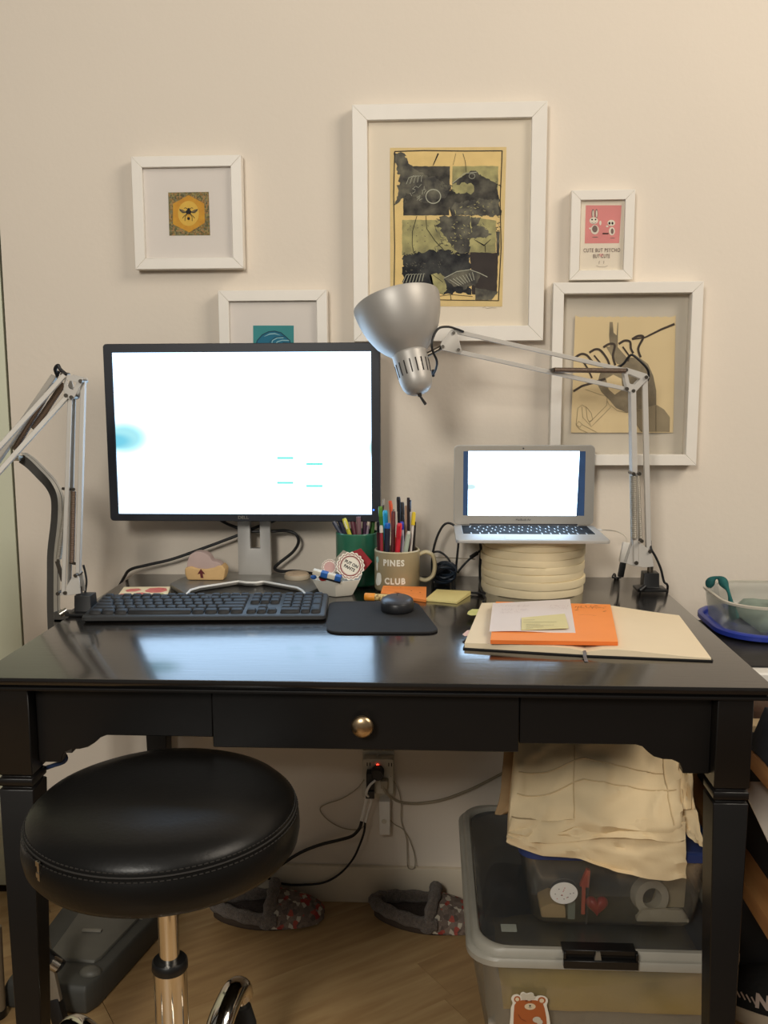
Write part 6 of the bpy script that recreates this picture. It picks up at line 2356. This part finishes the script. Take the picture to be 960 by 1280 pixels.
# contents
IY = sy0+0.040
P2 = lambda px, py, dy=0.0: PY(px, py, IY+dy)
g = G()
c = P2(812, 1122, 0.01)
zz = SB0+0.0065
RR, rr2 = 0.030, 0.017
n = 36
tilt = Matrix.Rotation(radians(12), 3, 'Z') @ Matrix.Rotation(radians(-8), 3, 'X')
cc_ = V(c.x, IY+0.012, zz+RR+0.0015)
of = lambda r, y: [cc_+tilt @ V(r*cos(2*pi*k/n), y, r*sin(2*pi*k/n)) for k in range(n)]
g.loops([of(rr2, -0.011), of(RR, -0.011), of(RR, 0.011), of(rr2, 0.011), of(rr2, -0.011)], False, False)
solo(g, 'tape_roll', M('white_tape', (206, 198, 182), 0.5, var=0.04), 'roll of white tape standing inside the small clear bin', 'tape', angle=50)
g = G()
hc = P2(746, 1128)
hp = []
for k in range(28):
    t = 2*pi*k/28
    hp.append((16*sin(t)**3, 13*cos(t)-5*cos(2*t)-2*cos(3*t)-cos(4*t)))
s = 0.00118
hz0 = zz+17*s
g.loops([[V(hc.x+x*s*q, IY-0.010+y, hz0+z*s*q) for x, z in hp] for q, y in ((0.05, 0), (0.75, 0.001), (1, 0.007), (1, 0.012), (0.7, 0.018), (0.05, 0.019))])
solo(g, 'heart_box', M('red_gloss', (178, 34, 44), 0.35, var=0.1), 'shiny red heart shaped box inside the small clear bin', 'box', angle=60)
g = G()
a = P2(731, 1103)
g.prism([(a.x-0.008, IY, zz+0.052), (a.x+0.007, IY, zz+0.050), (a.x+0.009, IY, zz+0.080), (a.x+0.003, IY, zz+0.082)], (0, 0.008, 0))
g.box(a.x-0.004, a.x+0.002, IY+0.002, IY+0.006, zz, zz+0.052)
solo(g, 'orange_tag', M('coral_plastic', (216, 92, 72), 0.5), 'coral orange pointed tag on a stem inside the small bin', 'tag')
g = G()
a = P2(695, 1143)
g.prism([(a.x-0.026, IY-0.012, zz), (a.x+0.016, IY-0.012, zz), (a.x+0.014, IY-0.012, zz+0.022), (a.x-0.010, IY-0.012, zz+0.028), (a.x-0.029, IY-0.012, zz+0.018)], (0, 0.05, 0))
solo(g, 'cream_block', M('cream_block', (206, 176, 130), 0.8, var=0.06), 'cream rounded block at the lower left inside the small bin', 'block', bevel=0.004)
g = G(); g.box(a.x+0.018, a.x+0.030, IY-0.014, IY+0.03, zz, zz+0.034)
solo(g, 'grey_green_box', M('grey_green_card', (140, 150, 140), 0.7), 'narrow grey green box beside the cream block in the small bin', 'box', bevel=0.001)
g = cloth(0.440, sx1-0.030, IY-0.014, IY-0.002, zz, 0.020, 0.003, 15.0, 10, 5)
solo(g, 'white_packet', M('white_packet', (190, 180, 160), 0.6, var=0.08), 'crumpled white packet in front of the tape roll', 'packet', angle=70)
g = G()
a = P2(828, 1110, 0.02)
g.prism([(0.478, IY+0.028, zz+0.001), (0.530, IY+0.028, zz+0.001), (0.532, IY+0.028, zz+0.062), (0.496, IY+0.028, zz+0.066)], (0, 0.02, 0))
solo(g, 'cream_box', M('cream_box', (196, 180, 148), 0.7, var=0.06), 'cream box standing at the right inside the small bin', 'box', bevel=0.002)
g = cloth(sx0+0.026, sx1-0.03, IY+0.06, sy1-0.026, zz, 0.07, 0.008, 18.0)
solo(g, 'dark_pouch', m_dcloth, 'dark soft pouch at the back inside the small bin', 'pouch', angle=70)

# canvas bag folded on the small bin
m_canvas = M('cream_canvas', (226, 204, 164), 0.9, var=0.03, scale=14, bump=0.35, bscale=420, dist=0.0006)
m_seam = M('canvas_seam', (206, 182, 142), 0.9)
m_strapb = M('brown_canvas_strap', (150, 124, 90), 0.9, var=0.08, scale=30)
T = thing('canvas_bag', 'cream canvas bag folded up on top of the small bin', 'bag', (0.40, -0.38, 0.3950))


def wrk(u, v, s):
    a = 0.0065*mnoise.noise(V(u*5+s, v*4, s))+0.0034*mnoise.noise(V(u*12, v*10+s, 2*s))+0.0012*mnoise.noise(V(u*26, v*20+s, 3*s))
    r = abs(mnoise.noise(V(u*3.2+s*3, v*3.4+u*2, s+4)))
    return a+0.010*max(0, 0.22-r)/0.22*(0.4+0.6*v)


def facegrid(TL, TR, BR_, BL, y_t, y_b, nx, ny, seed, mid=None, rim=0.0):
    """panel through four corner pixels; depth runs from y_t at the top to y_b at the bottom"""
    rows = []
    for j in range(ny):
        v = j/(ny-1)
        row = []
        for i in range(nx):
            u = i/(nx-1)
            px = (TL[0]*(1-u)+TR[0]*u)*(1-v)+(BL[0]*(1-u)+BR_[0]*u)*v
            py = (TL[1]*(1-u)+TR[1]*u)*(1-v)+(BL[1]*(1-u)+BR_[1]*u)*v
            if mid:
                py += mid(u)*v
            p = PY(px, py, y_t+(y_b-y_t)*v)
            p += V(0, -0.8, 0.6)*wrk(u, v, seed)
            if rim:
                e = min(1.0, 8*min(u, 1-u))
                p.y += rim*(1-sqrt(max(0, 1-(1-e)**2)))
            row.append(p)
        rows.append(row)
    return rows


YT, YBt = -0.395, -0.520
dipf = lambda u: -12*max(0, 1-abs(u-0.38)/0.14)*0.55+4*sin(u*9)
fg = facegrid((648, 890), (846, 890), (855, 1034), (636, 1044), YT, YBt, 44, 26, 1.3, lambda u: dipf(u), 0.010)
# body of the bag: front panel, then down the back to the lid
g = G()
rows = []
for r in fg:
    rows.append(r)
back = [[V(p.x*0.98+0.008, -0.235, 0.400+(fg[0][i].z-0.400)*0.85) for i, p in enumerate(fg[0])]]
back2 = [[V(p.x*0.98+0.008, -0.230, 0.3985) for p in fg[0]]]
front_low = [[V(p.x, p.y+0.030, 0.3965) for p in fg[-1]]]
loopz = back2+back+rows+front_low
vs = [p for r in loopz for p in r]
nx = len(fg[0])
fs_ = []
nr = len(loopz)
for j in range(nr-1):
    for i in range(nx-1):
        fs_.append((j*nx+i, j*nx+i+1, (j+1)*nx+i+1, (j+1)*nx+i))
for i in range(nx-1):
    fs_.append(((nr-1)*nx+i, (nr-1)*nx+i+1, i+1, i))
fs_.append(tuple(j*nx for j in range(nr)))
fs_.append(tuple(j*nx+nx-1 for j in range(nr-1, -1, -1)))
g.add(vs, fs_)
fp = g.build('folded_body', m_canvas, T, angle=60)


def on_panel(grid, pts, lift=0.0012):
    """line across the panel: points in (u, v)"""
    out = []
    ny, nx = len(grid), len(grid[0])
    for u, v in pts:
        i, j = min(int(u*(nx-1)), nx-2), min(int(v*(ny-1)), ny-2)
        a, b = u*(nx-1)-i, v*(ny-1)-j
        p = grid[j][i].lerp(grid[j][i+1], a).lerp(grid[j+1][i].lerp(grid[j+1][i+1], a), b)
        out.append(p+V(0, -lift*0.8, lift*0.6))
    return out


def densify(pts, k=10):
    out = []
    for a, b in zip(pts[:-1], pts[1:]):
        for i in range(k):
            out.append((a[0]+(b[0]-a[0])*i/k, a[1]+(b[1]-a[1])*i/k))
    return out+[pts[-1]]


for line in ([(0.03, 0.50), (0.20, 0.48), (0.42, 0.41), (0.60, 0.45), (0.80, 0.50), (0.90, 0.515)], [(0.03, 0.67), (0.2, 0.665), (0.40, 0.60), (0.42, 0.59), (0.60, 0.62), (0.82, 0.655), (0.97, 0.67)], [(0.355, 0.30), (0.36, 0.65), (0.37, 0.93)], [(0.90, 0.30), (0.905, 0.5), (0.92, 0.75), (0.94, 0.97)]):
    g = G(); g.tube(on_panel(fg, densify(line), 0.0003), 0.0013, 6)
    g.build('seam', m_seam, fp)
# second fold under the front panel and the hanging lower flap
f2 = facegrid((640, 1026), (858, 1024), (858, 1050), (634, 1052), -0.510, -0.523, 36, 5, 4.4, lambda u: 3*sin(u*8), 0.008)
g = G(); g.sheet(f2, 0.012, (0, 1, -0.25))
g.build('folded_layer', m_canvas, T, angle=60)
lowc = lambda u: [0, 8, 16, 17, 19, 28, 36, 41, 45, 47, 44][int(min(9.999, u*10))]*(1-(u*10 % 1))+[0, 8, 16, 17, 19, 28, 36, 41, 45, 47, 44][min(10, int(min(9.999, u*10))+1)]*(u*10 % 1)
f3 = facegrid((637, 1036), (857, 1030), (858, 1054), (633, 1054), -0.512, -0.529, 40, 12, 7.2, lambda u: lowc(u), 0.004)
for r in f3:
    for p in r:
        p.y = min(p.y, -0.5125)
g = G(); g.sheet(f3, 0.0025, (0, 1, 0))
g.build('lower_flap', m_canvas, T, angle=60)
f4 = facegrid((846, 1012), (866, 995), (880, 1062), (860, 1046), -0.470, -0.512, 8, 10, 9.9)
g = G(); g.sheet(f4, 0.006, (0, 1, 0))
g.build('side_fold', m_canvas, T, angle=60)
f5 = facegrid((846, 900), (862, 900), (868, 1012), (850, 1012), -0.400, -0.485, 8, 14, 11.2)
g = G(); g.sheet(f5, 0.010, (0, 1, 0))
g.build('side_fold', m_canvas, T, angle=60)
g = G()
st = [(637, 905, -0.40), (636, 940, -0.41), (634, 965, -0.42), (632, 990, -0.43), (629, 1005, -0.44), (625, 1018, -0.445), (631, 1014, -0.445), (638, 1000, -0.43)]
mid_ = cr([PY(*q) for q in st], 4)
g.sheet([[p+V(-0.0085, 0, 0) for p in mid_], [p+V(0, -0.003, 0.001) for p in mid_], [p+V(0.0085, 0.002, 0) for p in mid_]], 0.0025, (0, 1, 0))
g.build('strap', m_strapb, T, angle=60)

# ------------------------------------------------------------------ left: floor clutter beside the desk leg
m_dgrey = M('dark_grey_case', (70, 70, 66), 0.55, var=0.08)
m_mgrey = M('mid_grey_case', (96, 94, 86), 0.5, var=0.06)
T = thing('floor_case', 'dark grey flat case lying on the floor behind the stool', 'case', (-0.57, -0.20, 0))
q = [(-0.700, -0.400), (-0.542, -0.412), (-0.528, -0.390), (-0.452, -0.060), (-0.475, -0.035), (-0.690, -0.035)]
g = G()
ctr_ = V(sum(p[0] for p in q)/6, sum(p[1] for p in q)/6, 0)
lvl = lambda k, z: [V(ctr_.x+(x-ctr_.x)*k, ctr_.y+(y-ctr_.y)*k, z) for x, y in q]
g.loops([lvl(0.97, 0.0005), lvl(1.0, 0.006), lvl(1.0, 0.045), lvl(0.96, 0.056)])
cs = g.build('case_body', m_dgrey, T, bevel=0.006, seg=3)
g = G(); g.loops([lvl(0.62, 0.0562), lvl(0.60, 0.062), ], True, True)
g.build('raised_panel', m_mgrey, cs, bevel=0.002)
g = G(); g.ell((-0.548, -0.365, 0.055), 0.022, 0.016, 0.012, 16, 8)
g.build('round_latch', m_mgrey, cs)
d_ = V(0.076, 0.330, 0).normalized()
fr0 = plane_frame(V(-0.505, -0.165, 0.0568), d_, V(-d_.y, d_.x, 0))
text_geo('HIGH', 0.022, fr0, 0.0002, 0.0, 1.0).build('lettering', M('pale_print', (150, 146, 136), 0.7), cs)
for k, (x, y) in enumerate(((-0.565, -0.13), (-0.582, -0.245))):
    g = G(); g.box(x-0.028, x+0.012, y-0.004, y+0.004, 0.0625, 0.066)
    g.build('slot_handle', M('light_grey_slot', (132, 128, 118), 0.5), cs, bevel=0.001)
# folded tripod foot
T = thing('tripod', 'black tripod leg with a pale panel leaning by the left desk leg', 'tripod', (-0.580, -0.43, 0))
g = G(); g.bar((-0.578, -0.452, 0.058), (-0.617, -0.417, 0.190), 0.010, 0.020, (0, 1, 0))
g.build('leg', M('pale_grey_metal', (150, 142, 128), 0.4, 0.5), T, bevel=0.001)
g = G(); g.bar((-0.566, -0.458, 0.004), (-0.584, -0.448, 0.062), 0.020, 0.024, (0, 1, 0))
fo = g.build('foot', m_blackpl, T, bevel=0.004)
g = G(); g.bar((-0.620, -0.450, 0.040), (-0.570, -0.450, 0.056), 0.014, 0.020, (0, 1, 0))
g.build('brace', m_blackpl, T, bevel=0.003)
g = G(); g.cyl((-0.608, -0.440, 0.150), (-0.575, -0.432, 0.112), 0.012, 14)
g.build('hinge', m_blackpl, T)
g = G(); g.cyl((-0.590, -0.440, 0.128), (-0.578, -0.437, 0.117), 0.0128, 14)
g.build('ring', m_satin, T)
# tube and blue brush at the far left
T = thing('tube', 'beige tube with a dark cap standing at the far left edge', 'tube', (-0.704, -0.42, 0.0))
g = G(); g.cyl((-0.704, -0.42, 0.014), (-0.712, -0.40, 0.165), 0.014, 18)
g.build('tube_body', M('beige_tube', (134, 118, 94), 0.6, var=0.06), T)
g = G(); g.lathe([(0, 0.0005), (0.0145, 0.0005), (0.0155, 0.003), (0.0155, 0.016), (0, 0.016)], 18, (-0.704, -0.42, 0))
g.build('cap', m_blackpl, T)
T = thing('blue_brush', 'bright blue brush head beside the beige tube at the far left', 'brush', (-0.678, -0.36, 0))
c = V(-0.680, -0.372, 0.108)
g = G()
for k in range(60):
    a, h = random.uniform(0, 2*pi), random.uniform(-0.022, 0.022)
    d = V(cos(a), sin(a), random.uniform(-0.3, 0.3))
    p = c+V(0, 0, h)
    g.cyl(p, p+d*0.013, 0.0022, 5, 0, 0.0012)
o = g.build('bristles', M('blue_bristle', (26, 62, 150), 0.6, var=0.1), T)
o['kind'] = 'stuff'
g = G(); g.cyl((-0.680, -0.372, 0.086), (-0.680, -0.372, 0.150), 0.007, 10)
g.cyl((-0.680, -0.372, 0.0005), (-0.680, -0.372, 0.086), 0.004, 10)
g.build('handle', m_blackpl, T)
# blue strap hanging at the left apron bracket
g = G()
g.tube(cr([V(-0.485, -0.655, 0.665), PY(79, 941, -0.672), PY(82.5, 946, -0.674), PY(80, 952, -0.676), PY(66, 957, -0.672), PY(54, 962, -0.668), PY(44, 974, -0.664), PY(40, 990, -0.660)], 5), 0.0032, 8)
solo(g, 'blue_hook', M('blue_strap', (44, 62, 98), 0.5), 'dark blue hooked strap under the left desk bracket', 'strap')
# white shelf edges showing left of the desk leg
T = thing('side_shelf', 'low white and black shelf edge just left of the left desk leg', 'shelf', (-0.87, -0.56, 0))
for k, (z0_, z1_) in enumerate(((0.452, 0.470), (0.375, 0.395))):
    g = G(); g.box(-1.05, -0.690, -0.70, -0.42, z0_, z1_)
    g.build('shelf_board', m_frame if k == 0 else m_plate, T, bevel=0.002)
for x in (-1.04, -0.710):
    g = G(); g.box(x, x+0.015, -0.69, -0.675, 0.0005, 0.375)
    g.build('post', m_rubber, T)
g = G(); g.box(-1.05, -0.695, -0.69, -0.43, 0.3955, 0.4515)
g.build('dark_drawer', m_rubber, T)

# ------------------------------------------------------------------ right: open wooden shelf and what stands on it
m_wood = M('honey_wood', (176, 126, 74), 0.5, scale=6, stretch=(6, 0.8, 6), col2=(150, 100, 56), contrast=(0.35, 0.65))
T = thing('open_shelf', 'honey coloured wooden shelf unit just right of the desk', 'shelf', (0.80, -0.40, 0))
RX0, RX1, RY0, RY1 = 0.600, 1.05, -0.78, -0.06
for z in (0.575, 0.352):
    g = G(); g.box(RX0, RX1, RY0, RY1, z-0.030, z)
    g.build('shelf_board', m_wood, T, bevel=0.002)
for x in (RX0+0.004, RX1-0.034):
    for y in (RY0+0.30 if x < 0.8 else RY0+0.01, RY1-0.04):
        for za, zb2 in ((0.0005, 0.3218), (0.3522, 0.5448)):
            g = G(); g.box(x+0.10 if x < 0.8 else x, x+0.13 if x < 0.8 else x+0.03, RY1-0.035 if y > -0.2 else y, RY1-0.005 if y > -0.2 else y+0.03, za, zb2)
            g.build('post', m_wood, T)
# white bin on the top board
m_frost = glass_mat('frosted_bin', tint=(0.95, 0.93, 0.90), body=0.22, body_col=(216, 200, 186), rough=0.3)
wb0, wb1, wy0, wy1 = 0.602, 0.93, -0.432, -0.100
T = thing('frosted_bin', 'frosted white bin under the dark bag on the right shelf', 'bin', (0.76, -0.3, 0.576))
bin_shell(wb0, wb1, wy0, wy1, 0.5755, 0.669, 0.022, 0.010, 0.002).build('bin_body', m_frost, T, angle=50)
g = G()
lp3 = lambda ins, z: [V(x, y, z) for x, y in rrect(wb0-0.004+ins, wb1+0.004-ins, wy0-0.004+ins, wy1+0.004-ins, 0.025, 5)]
g.loops([lp3(0.004, 0.662), lp3(0.0, 0.662), lp3(0.0, 0.675), lp3(0.003, 0.678)], False, True)
g.build('lid', m_whitep, T, angle=40)
g = G(); g.ell((0.662, -0.380, 0.622), 0.034, 0.030, 0.040, 20, 10)
solo(g, 'pink_ball', M('pink_ball', (206, 120, 112), 0.6, var=0.1), 'pinkish soft ball inside the frosted bin', 'ball')
g = G(); g.ell((0.745, -0.370, 0.612), 0.032, 0.034, 0.034, 20, 10)
solo(g, 'cream_ball', M('cream_ball', (206, 184, 130), 0.7, var=0.1), 'cream yarn ball inside the frosted bin', 'ball')
# dark bag on the white bin
rows = []
for j in range(14):
    v = j/13
    row = []
    for i in range(22):
        u = i/21
        e = min(1.0, 5*min(u, 1-u, v, 1-v))
        e = sqrt(max(0, 1-(1-e)**2))
        n = mnoise.noise(V(u*5, v*5, 2.2))
        row.append(V(0.603+0.29*u+0.006*mnoise.noise(V(v*4, 1, u)), -0.405+0.30*v, 0.6788+0.0135*(0.2+0.8*e)+0.002*n*e))
    rows.append(row)
g = G(); g.block(rows, 0.6785)
solo(g, 'dark_bag', M('black_nylon', (26, 25, 27), 0.45, var=0.2, scale=12, bump=0.3, bscale=60), 'flat black bag between the frosted bin and the blue rimmed tub', 'bag', angle=60)
# tub with blue rim
m_tub = glass_mat('tub_plastic', tint=(0.97, 0.98, 0.97), body=0.13, body_col=(196, 204, 200), rough=0.15, gloss=0.6)
m_blue = M('royal_blue_plastic', (44, 62, 158), 0.35, var=0.04)
TX0, TX1, TY0, TY1, TZ = 0.630, 0.97, -0.305, -0.070, 0.6948
T = thing('plastic_tub', 'clear plastic tub standing in a blue rimmed lid on the right shelf', 'tub', (0.79, -0.2, TZ))
g = G()
lp4 = lambda ins, z: [V(x, y, z) for x, y in rrect(TX0-0.012+ins, TX1+0.012-ins, TY0-0.012+ins, TY1+0.012-ins, 0.085, 8)]
g.loops([lp4(0.006, TZ+0.0003), lp4(0.0, TZ+0.002), lp4(0.0, TZ+0.010), lp4(0.003, TZ+0.0125), lp4(0.007, TZ+0.0125), lp4(0.009, TZ+0.010), lp4(0.009, TZ+0.003)], True, True)
g.build('blue_lid', m_blue, T, angle=40)
g = G()
lp5 = lambda ins, z: [V(x, y, z) for x, y in rrect(TX0+ins, TX1-ins, TY0+ins, TY1-ins, 0.075, 8)]
g.loops([lp5(0.010, TZ+0.004), lp5(0.006, TZ+0.008), lp5(0.0, TZ+0.058), lp5(0.002, TZ+0.058), lp5(0.008, TZ+0.009), lp5(0.012, TZ+0.006)], True, True)
g.build('tub_body', m_tub, T, angle=50)
g = G()
g.loops([lp5(-0.0035, TZ+0.0585), lp5(-0.0035, TZ+0.0625), lp5(0.002, TZ+0.0625), lp5(0.002, TZ+0.0585), lp5(-0.0035, TZ+0.0585)], False, False)
g.build('rim', M('clear_rim', (196, 190, 176), 0.3), T, angle=40)
m_tealc = M('teal_cloth', (28, 92, 90), 0.85, var=0.25, scale=60, bump=0.4, bscale=200)
g = G()
pts = cr([PY(886, 733, -0.15), PY(889, 726, -0.155), PY(895, 722, -0.16), PY(901, 724, -0.165), PY(906, 731, -0.175), PY(911, 741, -0.19), V(0.665, -0.195, TZ+0.03), V(0.670, -0.20, TZ+0.014)], 4)
g.tube(pts, [0.006+0.003*sin(i*0.55) for i in range(len(pts))], 10)
solo(g, 'teal_strap', m_tealc, 'teal cloth strap curling over the left rim of the clear tub', 'strap', angle=80)
g = cloth(0.690, 0.93, -0.275, -0.10, TZ+0.0095, 0.030, 0.006, 21.0, 14, 10)
solo(g, 'pale_green_cloth', M('pale_green_cloth', (136, 150, 138), 0.9, var=0.12, scale=30), 'pale green cloth lying inside the clear tub', 'cloth', angle=70)
g = cloth(0.74, 0.80, -0.25, -0.19, TZ+0.046, 0.034, 0.003, 25.0, 8, 8)
solo(g, 'navy_pouch', M('navy_pouch', (24, 40, 56), 0.7, var=0.1), 'dark navy pouch on the cloth at the picture edge', 'pouch', angle=70)
# things on the lower boards
g = cloth(0.604, 0.80, -0.770, -0.482, 0.5755, 0.075, 0.008, 31.0, 12, 12)
solo(g, 'folded_cloth', M('navy_cloth', (34, 40, 54), 0.9, var=0.2, scale=20, bump=0.4, bscale=150), 'dark navy bundle on the front of the top shelf board', 'cloth', angle=70)
T = thing('paper_stack', 'white paper sheets sticking out over the middle shelf board', 'paper', (0.70, -0.55, 0.46))
g = G(); g.box(0.640, 0.86, -0.52, -0.10, 0.3525, 0.498)
g.build('dark_tray', m_rubber, T, bevel=0.003)
g = G(); g.prism([(0.598, -0.500, 0.4985), (0.60, -0.46, 0.4985), (0.82, -0.46, 0.4985), (0.82, -0.735, 0.4985), (0.577, -0.665, 0.4985)], (0, 0, 0.002))
g.build('sheet', M('white_sheet', (236, 226, 212), 0.8, var=0.01), T)
g = cloth(0.660, 0.90, -0.76, -0.54, 0.3525, 0.100, 0.008, 35.0, 12, 12)
solo(g, 'black_bundle', m_rubber, 'black bundle on the middle shelf board behind the white sheets', 'bundle', angle=70)
g = cloth(0.62, 0.95, -0.33, -0.12, 0.0005, 0.22, 0.008, 41.0, 12, 12)
solo(g, 'black_bundle', m_rubber, 'black bundle on the floor under the shelf unit', 'bundle', angle=70)

a = PZ(946, 892, 0.577)
g = G(); g.box(0.606, 0.652, -0.475, -0.440, 0.5755, 0.602)
o = solo(g, 'small_box', M('beige_card', (196, 172, 134), 0.8, var=0.05), 'small beige box beside the frosted bin on the top shelf board', 'box', bevel=0.001)

# sneaker at the lower right corner
m_snk = M('black_mesh_shoe', (26, 27, 26), 0.85, var=0.25, scale=120, bump=0.5, bscale=500, dist=0.001)
m_snks = M('cream_sole', (206, 190, 164), 0.7, var=0.05)
c0 = PZ(905, 1282, 0.0)
T = thing('sneaker', 'black sneaker with a cream sole and pale side logo at the lower right corner', 'shoe', (c0.x+0.10, c0.y+0.025, 0), radians(-24))
F = FR[T.name]
W = lambda x, y, z: F @ V(x, y, z)


def shoe_o(s, z, n=40, dx=0.0, fl=1.0):
    out = []
    for i in range(n):
        t = 2*pi*i/n
        x = 0.135*cos(t)
        w = 0.043*(1.0-0.08*cos(t)-0.10*cos(2*t))
        out.append(W(x*s+dx, w*sin(t)*s*fl, z))
    return out


g = G(); g.loops([shoe_o(0.97, 0.0005), shoe_o(1.02, 0.006), shoe_o(1.03, 0.020), shoe_o(1.0, 0.030)])
g.build('sole', m_snks, T, angle=60)
g = G(); g.loops([shoe_o(0.985, 0.0302), shoe_o(1.0, 0.042), shoe_o(0.96, 0.060, dx=0.004), shoe_o(0.80, 0.075, dx=0.022, fl=1.05), shoe_o(0.62, 0.090, dx=0.040, fl=1.1), shoe_o(0.50, 0.102, dx=0.052, fl=1.15), shoe_o(0.40, 0.100, dx=0.052, fl=1.0), shoe_o(0.35, 0.070, dx=0.05, fl=0.9)], True, True)
up_ = g.build('upper', m_snk, T, angle=80)
m_logo = M('pale_logo', (206, 186, 172), 0.6, var=0.02)
fr0 = plane_frame(W(-0.020, -0.0480, 0.055), F.to_3x3() @ V(1, 0, 0), F.to_3x3() @ V(0, 0.25, 1))
text_geo('N', 0.032, fr0 @ Matrix.Shear('XY', 4, (0.0, 0.0)) if False else fr0, 0.0006, 0.0018, 1.0).build('logo', m_logo, up_)
for k in range(4):
    g = G()
    x = -0.052+k*0.008
    g.obox(W(x-0.010+k*0.001, -0.0482, 0.060-k*0.002), (F.to_3x3() @ V(0.004, 0, -0.0065)), (F.to_3x3() @ V(0.0011, 0, 0.0007)), (F.to_3x3() @ V(0, 0.0006, 0)))
    g.build('logo_stripe', m_logo, up_)
for k in range(5):
    g = G(); g.tube([W(0.000-k*0.013, -0.020, 0.094-k*0.006), W(0.002-k*0.013, 0.0, 0.099-k*0.006), W(0.0-k*0.013, 0.020, 0.094-k*0.006)], 0.0024, 6)
    g.build('lace', m_rubber, up_)
